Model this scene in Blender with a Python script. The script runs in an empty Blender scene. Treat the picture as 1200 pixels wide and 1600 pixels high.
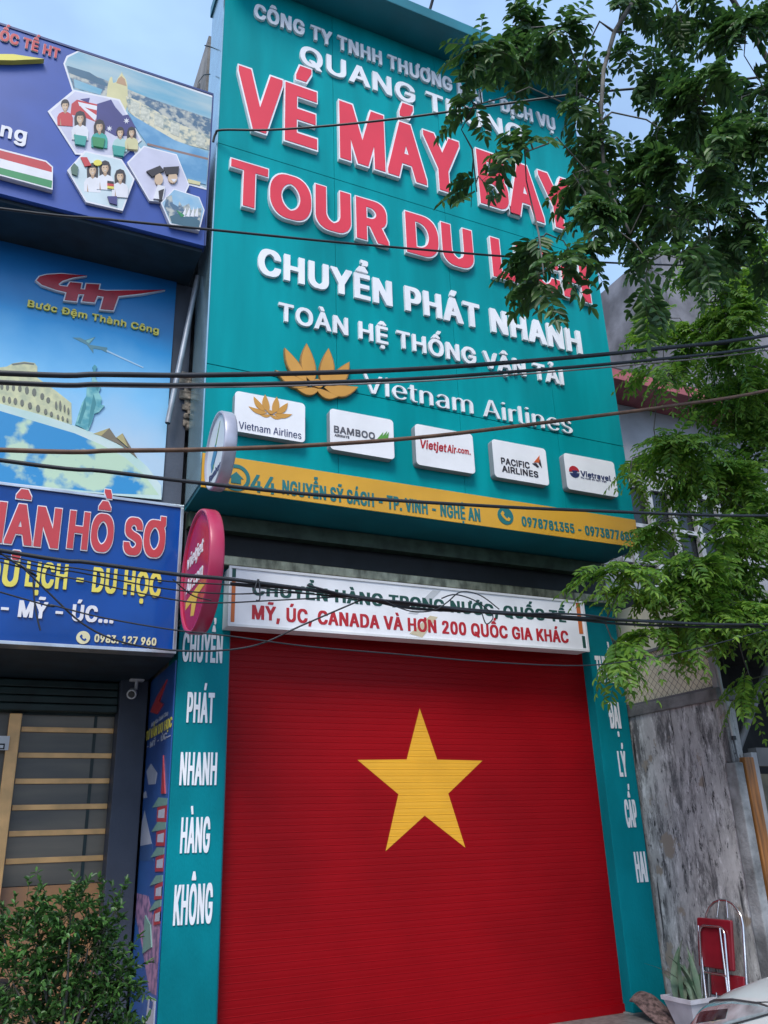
import bpy, bmesh, math, random
import numpy as np
from mathutils import Vector
R = math.radians
random.seed(7)
SC = bpy.context.scene
COL = SC.collection

# ------------------------------------------------------------ camera, world, sun
CAM = Vector((-1.3296, -6.0, 1.6)); FPX = 1310.06          # focal length in pixels of a 1200 x 1600 frame
AZ, PT, RL = R(25.831), R(21.144), R(-2.006)
fwd = Vector((math.sin(AZ)*math.cos(PT), math.cos(AZ)*math.cos(PT), math.sin(PT)))
rt0 = Vector((math.cos(AZ), -math.sin(AZ), 0)); up0 = rt0.cross(fwd)
rt = math.cos(RL)*rt0 + math.sin(RL)*up0; up = -math.sin(RL)*rt0 + math.cos(RL)*up0
cd = bpy.data.cameras.new('camera'); cam = bpy.data.objects.new('camera', cd); COL.objects.link(cam)
cd.sensor_fit = 'VERTICAL'; cd.sensor_height = 24.0; cd.lens = FPX/1600*24.0
cd.clip_start = 0.05; cd.clip_end = 3000
from mathutils import Matrix
M3 = Matrix((rt, up, -fwd)).transposed()
cam.matrix_world = Matrix.Translation(CAM) @ M3.to_4x4()
SC.camera = cam

SUN_EL, SUN_AZ = R(52), R(215)      # compass-like angle, light comes from behind and left of the camera
w = bpy.data.worlds.new('World'); SC.world = w; w.use_nodes = True
nt = w.node_tree; nt.nodes.clear()
sky = nt.nodes.new('ShaderNodeTexSky'); sky.sky_type = 'NISHITA'; sky.sun_disc = False
sky.sun_elevation = SUN_EL; sky.sun_rotation = SUN_AZ; sky.air_density = 1.0; sky.dust_density = 2.5; sky.ozone_density = 1.5
tc = nt.nodes.new('ShaderNodeTexCoord'); nz = nt.nodes.new('ShaderNodeTexNoise')
nz.inputs['Scale'].default_value = 2.2; nz.inputs['Detail'].default_value = 5; nz.inputs['Roughness'].default_value = .55
mp = nt.nodes.new('ShaderNodeMapping'); mp.inputs['Scale'].default_value = (1, 1, 2.4); mp.inputs['Location'].default_value = (.3, .9, .2)
cr = nt.nodes.new('ShaderNodeValToRGB'); cr.color_ramp.elements[0].position = .38; cr.color_ramp.elements[1].position = .72
mx = nt.nodes.new('ShaderNodeMix'); mx.data_type = 'RGBA'
mul = nt.nodes.new('ShaderNodeMath'); mul.operation = 'MULTIPLY_ADD'; mul.inputs[1].default_value = .42; mul.inputs[2].default_value = .38
mx.inputs['B'].default_value = (3.1, 4.7, 7.2, 1)       # thin bright overcast
bg = nt.nodes.new('ShaderNodeBackground'); bg.inputs['Strength'].default_value = 0.10
out = nt.nodes.new('ShaderNodeOutputWorld')
L = nt.links.new
L(tc.outputs['Generated'], mp.inputs['Vector']); L(mp.outputs['Vector'], nz.inputs['Vector']); L(nz.outputs['Fac'], cr.inputs['Fac'])
L(cr.outputs['Color'], mul.inputs[0]); L(mul.outputs[0], mx.inputs['Factor']); L(sky.outputs['Color'], mx.inputs['A'])
L(mx.outputs['Result'], bg.inputs['Color']); L(bg.outputs['Background'], out.inputs['Surface'])
sd = bpy.data.lights.new('sun', 'SUN'); sd.energy = 1.5; sd.angle = R(22); sd.color = (1, .95, .88)
sun = bpy.data.objects.new('sun', sd); COL.objects.link(sun)
sv = Vector((math.sin(SUN_AZ)*math.cos(SUN_EL), math.cos(SUN_AZ)*math.cos(SUN_EL), math.sin(SUN_EL)))
sun.rotation_euler = sv.to_track_quat('Z', 'Y').to_euler()
SC.view_settings.view_transform = 'Standard'; SC.view_settings.look = 'None'; SC.view_settings.gamma = 1
SC.view_settings.exposure = 1.05
SC.cycles.max_bounces = 6; SC.cycles.transparent_max_bounces = 8

# ------------------------------------------------------------ survey helpers: where a sight line meets a real plane
def ray(px, py): return fwd + rt*((px-600)/FPX) + up*((800-py)/FPX)
def atY(px, py, Y): d = ray(px, py); return CAM + d*((Y-CAM.y)/d.y)
def atX(px, py, X): d = ray(px, py); return CAM + d*((X-CAM.x)/d.x)

# ------------------------------------------------------------ materials
def srgb(r, g, b):
    f = lambda c: (c/255/12.92) if c/255 <= .04045 else ((c/255+.055)/1.055)**2.4
    return (f(r), f(g), f(b))
def mat(name, c, rough=.6, metal=0, var=.12, scale=6, bump=0, bscale=40, stretch=(1, 1, 1), spec=.5, coat=0, c2=None, ramp=(.35, .65), detail=4):
    m = bpy.data.materials.new(name); m.use_nodes = True; t = m.node_tree; b = t.nodes['Principled BSDF']
    b.inputs['Roughness'].default_value = rough; b.inputs['Metallic'].default_value = metal
    b.inputs['Specular IOR Level'].default_value = spec; b.inputs['Coat Weight'].default_value = coat
    if c2 is None: c2 = tuple(x*(1-2*var) for x in c); c = tuple(min(1, x*(1+var*.5)) for x in c)
    co = t.nodes.new('ShaderNodeTexCoord'); ma = t.nodes.new('ShaderNodeMapping'); ma.inputs['Scale'].default_value = stretch
    n = t.nodes.new('ShaderNodeTexNoise'); n.inputs['Scale'].default_value = scale; n.inputs['Detail'].default_value = detail
    r = t.nodes.new('ShaderNodeValToRGB'); e = r.color_ramp.elements
    e[0].position, e[1].position = ramp; e[0].color = (*c2, 1); e[1].color = (*c, 1)
    k = t.links.new
    k(co.outputs['Object'], ma.inputs['Vector']); k(ma.outputs['Vector'], n.inputs['Vector']); k(n.outputs['Fac'], r.inputs['Fac']); k(r.outputs['Color'], b.inputs['Base Color'])
    if bump:
        n2 = t.nodes.new('ShaderNodeTexNoise'); n2.inputs['Scale'].default_value = bscale; n2.inputs['Detail'].default_value = 5
        bp = t.nodes.new('ShaderNodeBump'); bp.inputs['Strength'].default_value = bump; bp.inputs['Distance'].default_value = .02
        k(ma.outputs['Vector'], n2.inputs['Vector']); k(n2.outputs['Fac'], bp.inputs['Height']); k(bp.outputs['Normal'], b.inputs['Normal'])
    return m
def flat(name, c, rough=.45, **kw): return mat(name, c, rough, var=.05, scale=3, **kw)
TEAL = mat('teal_cladding', (.001, .295, .325), .36, var=.10, scale=2.2, stretch=(1.6, 1, .22), detail=7, spec=.1, bump=.02, bscale=2)
TEALP = mat('teal_paint', (.001, .22, .265), .5, spec=.1, var=.12, scale=2.2, stretch=(1, 1, .5), bump=.12, bscale=60)
TEALS = mat('teal_side', (.008, .17, .22), .35, var=.1, scale=2)
WHITE = flat('white_acrylic', (.84, .85, .89), .35)
LETRED = mat('pink_red_acrylic', (.74, .034, .062), .4, var=.04, scale=2)
REDPAINT = mat('red_shutter_paint', (.29, .002, .006), .45, var=.07, scale=1.8, stretch=(.8, 1, 1), spec=.13, detail=6)
STARY = mat('yellow_star_paint', (.80, .40, .02), .45, var=.04, scale=3)
YELLOW = mat('mustard_band', (.68, .36, .03), .42, var=.06, scale=2)
GOLD = flat('lotus_gold', (.60, .30, .055), .4)
GREENTXT = flat('dark_green_print', (.008, .07, .055), .5)
TEALTXT = flat('teal_print', (.01, .16, .17), .5)
REDTXT = flat('red_print', (.45, .012, .022), .5)
NAVY = flat('navy_print', (.02, .03, .12), .5)
BLACK = mat('black_recess', (.012, .014, .02), .55, var=.2)
ORANGEP = flat('orange_print', (.60, .15, .03), .5)
BRASS = mat('tarnished_steel', (.34, .31, .21), .3, metal=.75, var=.3, scale=7, stretch=(2, 1, 1), bump=.15, bscale=9)
CABLE = mat('cable_rubber', (.018, .02, .026), .5, var=.2)
CABLEB = mat('brown_cable', (.13, .065, .035), .6, var=.2, scale=12)
CABLEG = mat('grey_cable', (.30, .27, .27), .6, var=.2)
GREYW = mat('slate_grey_wall', (.055, .068, .10), .55, var=.12, scale=3, bump=.1)
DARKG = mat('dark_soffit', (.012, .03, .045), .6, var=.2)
STEEL = mat('galvanised_pipe', (.34, .37, .42), .4, metal=.4, var=.15)
ALU = mat('aluminium_trim', (.55, .57, .60), .28, metal=.8, var=.12)
WHITEPL = flat('white_plastic', (.72, .73, .75), .35)

# ------------------------------------------------------------ mesh helpers
class MB:
    def __init__(s): s.v = []; s.f = []; s.m = []; s.sm = []; s.mats = []
    def mi(s, m):
        if m not in s.mats: s.mats.append(m)
        return s.mats.index(m)
    def add(s, vs, fs, m, smooth=False):
        b = len(s.v); s.v += [tuple(p) for p in vs]; i = s.mi(m)
        for f in fs: s.f.append(tuple(b+k for k in f)); s.m.append(i); s.sm.append(smooth)
    def box(s, x0, x1, y0, y1, z0, z1, m, c=0):
        if c <= 0:
            vs = [(x, y, z) for z in (z0, z1) for y in (y0, y1) for x in (x0, x1)]
            s.add(vs, [(0, 2, 3, 1), (4, 5, 7, 6), (0, 1, 5, 4), (2, 6, 7, 3), (0, 4, 6, 2), (1, 3, 7, 5)], m)
        else:                                             # chamfered edges
            bm = bmesh.new(); bmesh.ops.create_cube(bm, size=1)
            for v in bm.verts: v.co = ((x0+x1)/2+v.co.x*(x1-x0), (y0+y1)/2+v.co.y*(y1-y0), (z0+z1)/2+v.co.z*(z1-z0))
            bmesh.ops.bevel(bm, geom=bm.edges[:], offset=c, segments=2, affect='EDGES', profile=.6)
            bm.verts.index_update(); s.add([v.co[:] for v in bm.verts], [[v.index for v in f.verts] for f in bm.faces], m); bm.free()
    def prism(s, poly, y0, y1, m, side=None):             # poly of (x, z), front at y0 (towards the street)
        a = sum(poly[i][0]*poly[(i+1) % len(poly)][1]-poly[(i+1) % len(poly)][0]*poly[i][1] for i in range(len(poly)))
        if a < 0: poly = poly[::-1]
        n = len(poly); vs = [(x, y0, z) for x, z in poly]+[(x, y1, z) for x, z in poly]
        s.add(vs, [tuple(range(n))], m)
        s.add(vs, [tuple(range(2*n-1, n-1, -1))]+[(i, i+n, (i+1) % n+n, (i+1) % n) for i in range(n)], side or m)
    def prismx(s, poly, x0, x1, m, side=None):            # poly of (y, z), front at x0 (looking from -x)
        n = len(poly); vs = [(x0, y, z) for y, z in poly]+[(x1, y, z) for y, z in poly]
        s.add(vs, [tuple(range(n))], m)
        s.add(vs, [tuple(range(n, 2*n))]+[(i, (i+1) % n, (i+1) % n+n, i+n) for i in range(n)], side or m)
    def tube(s, pts, r, m, n=8, cap=True):
        pts = [Vector(p) for p in pts]; rs = r if isinstance(r, (list, tuple)) else [r]*len(pts)
        vs = []; prev = None
        for i, p in enumerate(pts):
            d = (pts[min(i+1, len(pts)-1)]-pts[max(i-1, 0)]).normalized()
            a = Vector((0, 0, 1)) if abs(d.z) < .9 else Vector((1, 0, 0))
            if prev is not None: a = prev
            u = (a-d*a.dot(d)).normalized(); prev = u; q = d.cross(u)
            for k in range(n): t = 2*math.pi*k/n; vs.append(p+(u*math.cos(t)+q*math.sin(t))*rs[i])
        fs = [(i*n+k, i*n+(k+1) % n, (i+1)*n+(k+1) % n, (i+1)*n+k) for i in range(len(pts)-1) for k in range(n)]
        s.add(vs, fs, m, True)
        if cap: b = (len(pts)-1)*n; s.add(vs, [tuple(range(n-1, -1, -1)), tuple(range(b, b+n))], m)
    def build(s, name, parent=None):
        me = bpy.data.meshes.new(name); me.from_pydata(s.v, [], s.f)
        for m in s.mats: me.materials.append(m)
        me.polygons.foreach_set('material_index', s.m); me.polygons.foreach_set('use_smooth', s.sm); me.update()
        bm = bmesh.new(); bm.from_mesh(me); bmesh.ops.recalc_face_normals(bm, faces=bm.faces[:]); bm.to_mesh(me); bm.free()
        o = bpy.data.objects.new(name, me); COL.objects.link(o)
        if parent is not None: adopt(o, parent)
        return o
def world_loc(p):
    q = Vector(p.location)
    while p.parent: p = p.parent; q += p.location
    return q
def adopt(o, parent):
    wl = world_loc(parent); o.parent = parent
    for v in o.data.vertices: v.co -= wl
def tag(o, label=None, cat=None, group=None, kind=None):
    if label: o['label'] = label
    if cat: o['category'] = cat
    if group: o['group'] = group
    if kind: o['kind'] = kind
    return o
def thing(name, loc, label, cat, group=None):
    o = bpy.data.objects.new(name, None); o.empty_display_size = .2; COL.objects.link(o); o.location = loc
    return tag(o, label, cat, group)

# ------------------------------------------------------------ lettering: outlines of a plain grotesque alphabet in six weights
GLY = {
 'O': {
  'A': (276, [[-19,-18,78,-18,107,51,109,53,168,52,195,-14,199,-18,296,-18,296,19,188,273,86,272,-20,20,-20,-16], [134,118,136,125,138,126,141,118]]),
  'B': (262, [[6,-18,196,-17,217,-13,230,-8,243,-2,254,7,264,23,269,38,270,93,268,104,264,115,256,127,248,135,255,149,259,161,259,212,256,223,251,236,239,251,225,260,213,266,186,272,168,273,5,272,5,-16], [103,48,102,95,103,97,122,97,143,92,160,82,169,71,169,68,163,61,155,55,147,51,126,47], [103,161,102,205,103,208,124,207,139,203,152,194,158,187,158,185,153,177,139,168,119,162]]),
  'C': (293, [[123,-22,200,-21,214,-19,237,-12,256,-3,272,9,287,26,297,45,302,62,302,96,300,98,206,98,197,79,185,65,170,55,153,49,136,56,119,68,103,88,95,107,90,129,94,144,101,163,112,178,123,189,135,198,153,205,167,201,182,191,194,179,206,156,301,156,302,192,297,209,291,222,282,235,269,248,257,256,241,265,220,272,195,276,113,276,83,271,67,265,53,258,36,246,16,224,3,200,-3,181,-7,155,-7,100,-3,72,2,56,10,40,25,19,35,9,52,-4,68,-11,85,-17,100,-20]]),
  'D': (289, [[6,-18,179,-17,198,-14,219,-8,234,-2,255,12,269,26,283,49,291,72,295,99,295,156,292,178,286,199,281,211,264,235,249,248,225,261,207,267,187,271,158,273,5,273,5,-16], [103,48,102,205,103,207,105,208,124,206,143,201,159,193,171,185,182,172,191,156,197,137,198,124,196,113,189,95,178,78,171,70,157,61,140,53,118,48]]),
  'H': (297, [[6,-18,101,-18,102,96,104,98,196,97,197,-18,292,-18,292,273,197,272,196,165,194,162,102,163,101,273,5,272,5,-16]]),
  'L': (226, [[6,-18,235,-18,237,-17,237,45,236,47,104,47,102,49,102,271,100,273,7,273,5,272,5,-16]]),
  'M': (361, [[6,-18,99,-18,100,55,133,-16,136,-18,226,-18,260,55,261,-18,356,-18,356,272,244,273,181,132,178,136,117,273,5,273,5,-16]]),
  'N': (301, [[6,-18,101,-18,102,104,193,-18,296,-18,296,273,200,272,199,152,198,150,107,273,5,272,5,-16]]),
  'O': (307, [[123,-22,200,-21,225,-16,239,-11,259,-1,272,9,290,29,303,51,310,73,313,100,313,154,308,186,301,207,285,232,264,251,238,266,215,273,194,276,113,276,83,271,55,259,36,246,19,228,11,216,3,200,-3,181,-7,155,-7,100,-3,72,2,56,10,40,26,17,39,6,54,-5,73,-13,85,-17,106,-21], [152,50,138,55,125,63,109,79,103,88,95,104,90,128,94,144,98,157,112,178,130,195,143,202,153,205,174,197,184,189,196,177,209,155,215,135,216,125,213,110,207,95,194,75,186,66,173,57,155,49]]),
  'Q': (307, [[201,-42,297,-42,299,-41,299,-5,281,17,294,35,303,51,309,72,312,89,313,100,312,165,308,186,301,207,285,232,264,251,238,266,216,273,194,276,113,276,92,273,67,265,42,250,23,233,11,216,3,200,-2,186,-7,155,-7,100,-3,73,5,50,15,32,32,12,50,-2,65,-10,85,-17,106,-21,182,-22], [110,78,97,100,90,125,93,140,98,157,112,178,130,195,152,205,164,202,179,193,190,184,200,173,209,155,216,128,214,115,210,101,208,99,206,98,113,98,112,96,111,79]]),
  'R': (258, [[6,-18,101,-18,102,78,104,81,111,81,114,78,174,-18,275,-18,276,19,229,93,230,95,242,103,255,118,262,135,265,152,265,199,263,212,256,231,244,248,231,257,218,264,201,269,183,272,165,273,5,272,5,-16], [103,147,103,207,123,207,139,203,152,195,162,184,165,178,165,175,160,166,151,157,143,152,130,148,119,146]]),
  'S': (257, [[93,-23,162,-23,185,-21,204,-17,225,-8,239,0,251,12,259,25,264,44,264,96,261,108,251,124,239,135,218,147,192,155,129,171,113,179,102,188,111,198,129,207,144,201,152,195,158,187,164,173,166,171,260,172,261,208,258,221,254,232,240,250,230,257,212,267,192,273,172,276,89,276,74,274,49,267,33,259,14,244,5,229,0,210,0,162,4,147,13,133,24,123,44,112,65,104,119,91,137,85,151,79,158,74,163,69,156,61,146,53,131,47,127,47,109,55,100,63,93,75,89,86,-7,86,-7,41,0,22,11,7,24,-4,45,-14,67,-20]]),
  'T': (258, [[82,-18,177,-18,178,206,180,208,269,208,269,273,-11,272,-11,208,78,208,81,206,81,-16]]),
  'U': (297, [[102,-22,193,-22,218,-18,235,-12,256,-1,270,11,281,25,287,38,292,58,292,273,197,272,195,96,191,83,181,67,166,55,150,48,130,56,114,70,106,83,102,97,100,272,5,272,5,61,8,45,12,34,20,20,40,0,52,-7,73,-16]]),
  'V': (276, [[88,-18,187,-18,190,-17,295,233,296,238,296,273,198,273,139,128,133,139,78,273,-20,272,-20,235]]),
  'Y': (271, [[89,-18,183,-18,184,86,290,234,291,238,291,273,190,273,136,198,82,273,-20,272,-20,238,-19,234,87,86,88,-16]]),
  'Á': (276, [[-19,-18,78,-18,107,51,109,53,168,52,195,-14,199,-18,296,-18,296,19,188,273,86,272,-20,20,-20,-16], [134,118,136,125,138,126,141,118], [94,290,181,291,218,340,218,376,120,376,93,327,92,293]]),
  'É': (241, [[6,-18,245,-18,245,45,244,47,104,47,102,50,102,94,103,96,234,97,234,161,103,162,102,164,102,205,104,208,243,208,244,210,244,273,5,272,5,-16], [81,290,168,291,205,340,205,376,107,376,80,327,80,293]]),
  'Ơ': (306, [[123,-22,200,-21,234,-13,254,-4,272,9,283,20,297,40,305,56,309,72,313,100,312,165,308,186,304,200,297,213,309,225,312,237,312,308,221,309,219,306,219,276,218,274,200,276,113,276,83,271,65,264,42,250,23,233,11,216,3,200,-2,186,-7,154,-6,89,-3,72,5,49,15,32,25,19,33,11,50,-2,66,-10,85,-17,106,-21], [152,50,138,55,125,63,109,79,103,88,95,104,90,128,94,144,98,157,112,178,130,195,143,202,153,205,174,197,184,189,196,177,209,155,215,135,216,125,213,110,207,95,194,75,186,66,173,57,155,49]]),
  'Ậ': (276, [[103,-120,173,-120,186,-114,192,-104,192,-60,190,-54,183,-47,173,-43,104,-43,93,-48,87,-54,85,-59,85,-104,90,-113], [-19,-18,78,-18,107,51,109,53,168,52,195,-14,199,-18,296,-18,296,19,188,273,86,272,-20,20,-20,-16], [134,118,136,125,138,126,141,118], [47,294,229,294,231,297,231,330,185,377,92,377,46,332,45,297]]),
  'Ế': (241, [[6,-18,245,-18,245,45,244,47,104,47,102,50,102,94,103,96,234,97,234,161,103,162,102,164,102,205,104,208,243,208,244,210,244,273,5,272,5,-16], [35,290,218,290,219,292,219,326,173,373,81,373,34,326,34,292], [125,380,212,380,249,425,249,463,151,463,124,418,124,382]]),
  'Ị': (97, [[13,-120,82,-120,90,-118,96,-114,101,-108,103,-100,103,-63,98,-51,89,-45,81,-43,15,-43,7,-45,1,-49,-4,-56,-6,-60,-6,-103,-4,-109,2,-115], [0,-18,96,-18,98,-17,98,271,97,273,1,273,-1,272,-1,-16]]),
  'Ố': (307, [[123,-22,200,-21,225,-16,239,-11,259,-1,272,9,290,29,303,51,310,73,313,100,313,154,308,186,301,207,285,232,264,251,238,266,215,273,194,276,113,276,83,271,55,259,36,246,19,228,11,216,3,200,-3,181,-7,155,-7,100,-3,72,2,56,10,40,26,17,39,6,54,-5,73,-13,85,-17,106,-21], [152,50,138,55,125,63,109,79,103,88,95,104,90,128,94,144,98,157,112,178,130,195,143,202,153,205,174,197,184,189,196,177,209,155,215,135,216,125,213,110,207,95,194,75,186,66,173,57,155,49], [64,290,246,290,247,292,247,326,200,373,109,373,63,327,63,292], [153,380,240,380,278,426,277,463,179,463,152,417,152,382]]),
  'Ồ': (307, [[123,-22,200,-21,225,-16,239,-11,259,-1,272,9,290,29,303,51,310,73,313,100,313,154,308,186,301,207,285,232,264,251,238,266,215,273,194,276,113,276,83,271,55,259,36,246,19,228,11,216,3,200,-3,181,-7,155,-7,100,-3,72,2,56,10,40,26,17,39,6,54,-5,73,-13,85,-17,106,-21], [152,50,138,55,125,63,109,79,103,88,95,104,90,128,94,144,98,157,112,178,130,195,143,202,153,205,174,197,184,189,196,177,209,155,215,135,216,125,213,110,207,95,194,75,186,66,173,57,155,49], [64,290,246,290,247,292,247,326,200,373,109,373,63,327,63,292], [161,380,249,380,249,418,222,463,124,463,123,426]]),
  ' ': (108, []),
 },
 'I': {
  'A': (276, [[-11,-10,71,-10,99,59,101,61,175,60,203,-6,206,-10,288,-10,288,11,181,265,94,265,-12,12,-12,-8], [120,110,137,153,155,113,155,110]]),
  'B': (262, [[14,-10,188,-10,209,-5,223,-1,235,6,246,15,257,30,261,46,262,85,260,97,254,112,242,125,231,134,244,149,249,159,251,170,251,203,249,215,242,230,231,243,218,253,205,258,178,264,160,265,13,265,13,-8], [95,40,94,102,96,105,129,105,150,100,168,89,173,84,180,73,180,68,174,56,163,47,154,44,134,39], [95,153,95,215,124,215,141,212,154,206,165,196,169,188,169,183,161,170,151,163,142,158,126,154]]),
  'C': (293, [[130,-14,193,-13,206,-11,229,-5,249,5,264,17,280,34,289,52,294,70,294,90,214,90,205,72,193,58,174,45,152,39,132,46,112,60,95,80,87,100,82,128,86,151,93,169,104,186,115,197,127,206,146,213,153,215,162,213,178,207,189,200,202,187,214,164,294,164,294,183,293,190,287,207,278,223,262,240,253,247,228,259,212,264,187,268,120,268,100,265,79,259,56,248,44,238,30,225,19,208,8,185,3,164,1,148,1,106,3,90,7,73,12,59,20,43,32,27,42,17,62,3,75,-4,93,-9,107,-12]]),
  'D': (289, [[14,-10,160,-11,179,-9,202,-4,216,1,233,10,247,20,261,34,275,57,283,79,287,106,287,150,282,179,272,205,256,227,241,240,217,253,200,259,179,263,150,265,13,265,13,-8], [95,40,94,214,97,215,114,215,145,210,157,206,173,197,186,185,195,172,203,153,207,133,207,122,204,105,198,89,189,74,178,63,165,53,148,45,131,41,117,39]]),
  'H': (297, [[14,-10,94,-10,94,103,97,106,203,105,204,-10,284,-10,284,265,204,265,204,157,201,155,95,155,94,265,13,265,13,-8]]),
  'L': (226, [[14,-10,227,-11,230,-9,230,37,228,39,95,40,94,263,93,265,15,265,13,264,13,-8]]),
  'M': (361, [[14,-10,92,-10,93,96,143,-10,219,-10,264,90,268,96,269,-10,348,-10,349,265,254,265,251,264,181,107,179,109,109,265,13,265,13,-8]]),
  'N': (301, [[14,-10,94,-10,95,132,200,-10,202,-11,288,-10,288,265,207,265,207,124,205,121,100,264,98,265,13,265,13,-8]]),
  'O': (307, [[130,-14,175,-14,200,-12,226,-5,245,3,264,16,279,32,290,50,300,73,304,90,306,107,306,146,302,174,296,193,285,213,269,233,257,244,246,251,220,262,187,268,121,268,100,265,79,259,63,252,50,243,31,225,19,208,11,193,6,178,1,147,2,97,5,79,10,64,22,40,41,18,64,2,80,-5,97,-10,114,-13], [151,40,134,45,124,51,111,61,102,71,95,80,88,97,84,112,82,127,85,147,89,160,94,171,104,186,114,196,127,206,140,211,153,215,167,211,181,205,192,197,204,185,217,163,223,143,225,125,222,107,218,94,210,78,202,67,194,59,180,49,163,42]]),
  'Q': (307, [[209,-35,289,-35,291,-33,291,-13,266,18,279,32,289,48,297,64,304,90,306,108,305,157,301,178,293,200,277,224,262,239,246,251,220,262,187,268,121,268,100,265,75,257,49,243,31,225,19,208,11,193,6,178,1,148,1,106,5,79,13,57,23,40,40,19,57,6,73,-2,93,-9,114,-13,132,-14,189,-14], [139,44,117,55,101,72,95,80,88,97,84,112,82,128,85,147,89,160,94,171,104,186,114,196,127,206,140,211,153,215,167,211,181,205,192,197,204,185,217,163,223,143,225,125,221,102,215,87,211,81,200,90,120,90,120,69,139,46]]),
  'R': (258, [[14,-10,94,-10,94,86,97,88,120,88,181,-10,268,-10,268,11,214,97,215,99,233,110,242,118,253,137,257,152,258,191,256,204,249,224,236,240,224,250,210,256,194,261,175,264,157,265,13,265,13,-8], [95,139,95,215,123,215,141,212,156,206,168,195,173,186,175,174,170,161,159,150,146,143,133,139]]),
  'S': (257, [[100,-15,170,-14,188,-11,205,-6,225,3,237,13,247,25,254,38,257,52,256,93,250,108,236,124,224,132,205,141,184,148,137,159,117,166,98,177,90,187,94,197,103,205,118,213,130,216,144,212,159,203,166,195,173,179,252,179,252,208,245,226,232,242,223,250,204,259,184,265,164,268,97,268,76,265,56,259,35,248,22,235,15,225,11,217,8,201,9,164,15,149,26,135,42,124,61,116,126,99,150,91,166,82,172,76,175,70,168,57,159,49,145,42,127,37,113,42,97,51,88,61,81,79,0,78,0,54,2,44,9,27,21,13,36,1,52,-6,75,-12]]),
  'T': (258, [[90,-10,170,-10,170,214,173,215,261,216,261,265,-3,265,-3,216,86,215,88,214,88,-8]]),
  'U': (297, [[110,-14,185,-14,210,-10,227,-5,249,7,262,18,273,32,280,46,285,66,284,265,204,265,204,97,203,87,195,68,184,55,164,43,150,38,134,43,116,53,105,64,96,80,93,98,93,265,13,265,13,69,19,44,31,24,43,12,53,4,80,-8]]),
  'V': (276, [[96,-10,179,-11,182,-9,287,241,288,246,288,265,205,265,139,101,136,105,71,264,68,265,-12,265,-12,243]]),
  'Y': (271, [[97,-10,175,-10,176,94,282,242,284,246,283,265,198,265,136,179,74,265,-12,265,-12,246,-11,242,95,94,95,-8]]),
  'Á': (276, [[-11,-10,71,-10,99,59,101,61,175,60,203,-6,206,-10,288,-10,288,11,181,265,94,265,-12,12,-12,-8], [120,110,137,153,155,113,155,110], [101,298,173,299,210,348,210,369,127,369,100,320,100,300]]),
  'É': (241, [[14,-10,237,-10,237,37,236,39,97,39,94,42,94,101,96,104,225,104,227,106,227,151,225,154,95,154,95,215,235,215,237,218,236,265,13,265,13,-8], [89,298,160,299,198,348,198,369,115,369,88,320,88,300]]),
  'Ơ': (306, [[130,-14,193,-13,226,-5,247,4,264,16,275,27,289,48,297,64,304,90,306,108,306,146,302,174,296,193,281,219,295,225,301,233,304,239,305,246,304,300,228,301,227,299,227,268,225,265,192,268,121,268,91,263,73,257,49,243,31,225,19,208,11,193,6,178,1,147,1,107,3,90,10,64,17,50,33,26,47,13,62,3,80,-5,93,-9,114,-13], [151,40,134,45,124,51,111,61,102,71,95,80,88,97,84,112,82,127,85,147,89,160,94,171,104,186,114,196,127,206,140,211,153,215,167,211,181,205,192,197,204,185,217,163,223,143,225,125,222,107,218,94,210,78,202,67,194,59,180,49,163,42]]),
  'Ậ': (276, [[111,-112,165,-112,179,-106,185,-97,185,-67,182,-62,175,-55,165,-51,112,-51,101,-55,95,-62,92,-67,92,-97,97,-105], [-11,-10,71,-10,99,59,101,61,175,60,203,-6,206,-10,288,-10,288,11,181,265,94,265,-12,12,-12,-8], [120,110,137,153,155,113,155,110], [54,302,131,302,138,307,145,302,222,302,223,304,223,323,177,369,100,369,53,325,53,304]]),
  'Ế': (241, [[14,-10,237,-10,237,37,236,39,97,39,94,42,94,101,96,104,225,104,227,106,227,151,225,154,95,154,95,215,235,215,237,218,236,265,13,265,13,-8], [43,297,120,297,126,302,133,297,210,297,212,300,211,319,165,365,89,365,42,319,41,300], [133,388,204,388,241,433,241,455,159,455,132,410,132,390]]),
  'Ị': (97, [[21,-112,75,-112,87,-107,93,-100,95,-94,95,-71,91,-60,83,-54,74,-51,23,-51,10,-56,5,-61,2,-68,2,-96,4,-101,10,-108], [8,-10,88,-11,90,-9,90,263,89,265,9,265,7,264,7,-8]]),
  'Ố': (307, [[130,-14,175,-14,200,-12,226,-5,245,3,264,16,279,32,290,50,300,73,304,90,306,107,306,146,302,174,296,193,285,213,269,233,257,244,246,251,220,262,187,268,121,268,100,265,79,259,63,252,50,243,31,225,19,208,11,193,6,178,1,147,2,97,5,79,10,64,22,40,41,18,64,2,80,-5,97,-10,114,-13], [151,40,134,45,124,51,111,61,102,71,95,80,88,97,84,112,82,127,85,147,89,160,94,171,104,186,114,196,127,206,140,211,153,215,167,211,181,205,192,197,204,185,217,163,223,143,225,125,222,107,218,94,210,78,202,67,194,59,180,49,163,42], [72,297,148,297,154,302,161,297,238,297,239,300,239,319,193,365,117,365,71,320,70,300], [161,388,232,388,270,434,270,455,187,455,160,409,160,390]]),
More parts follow.
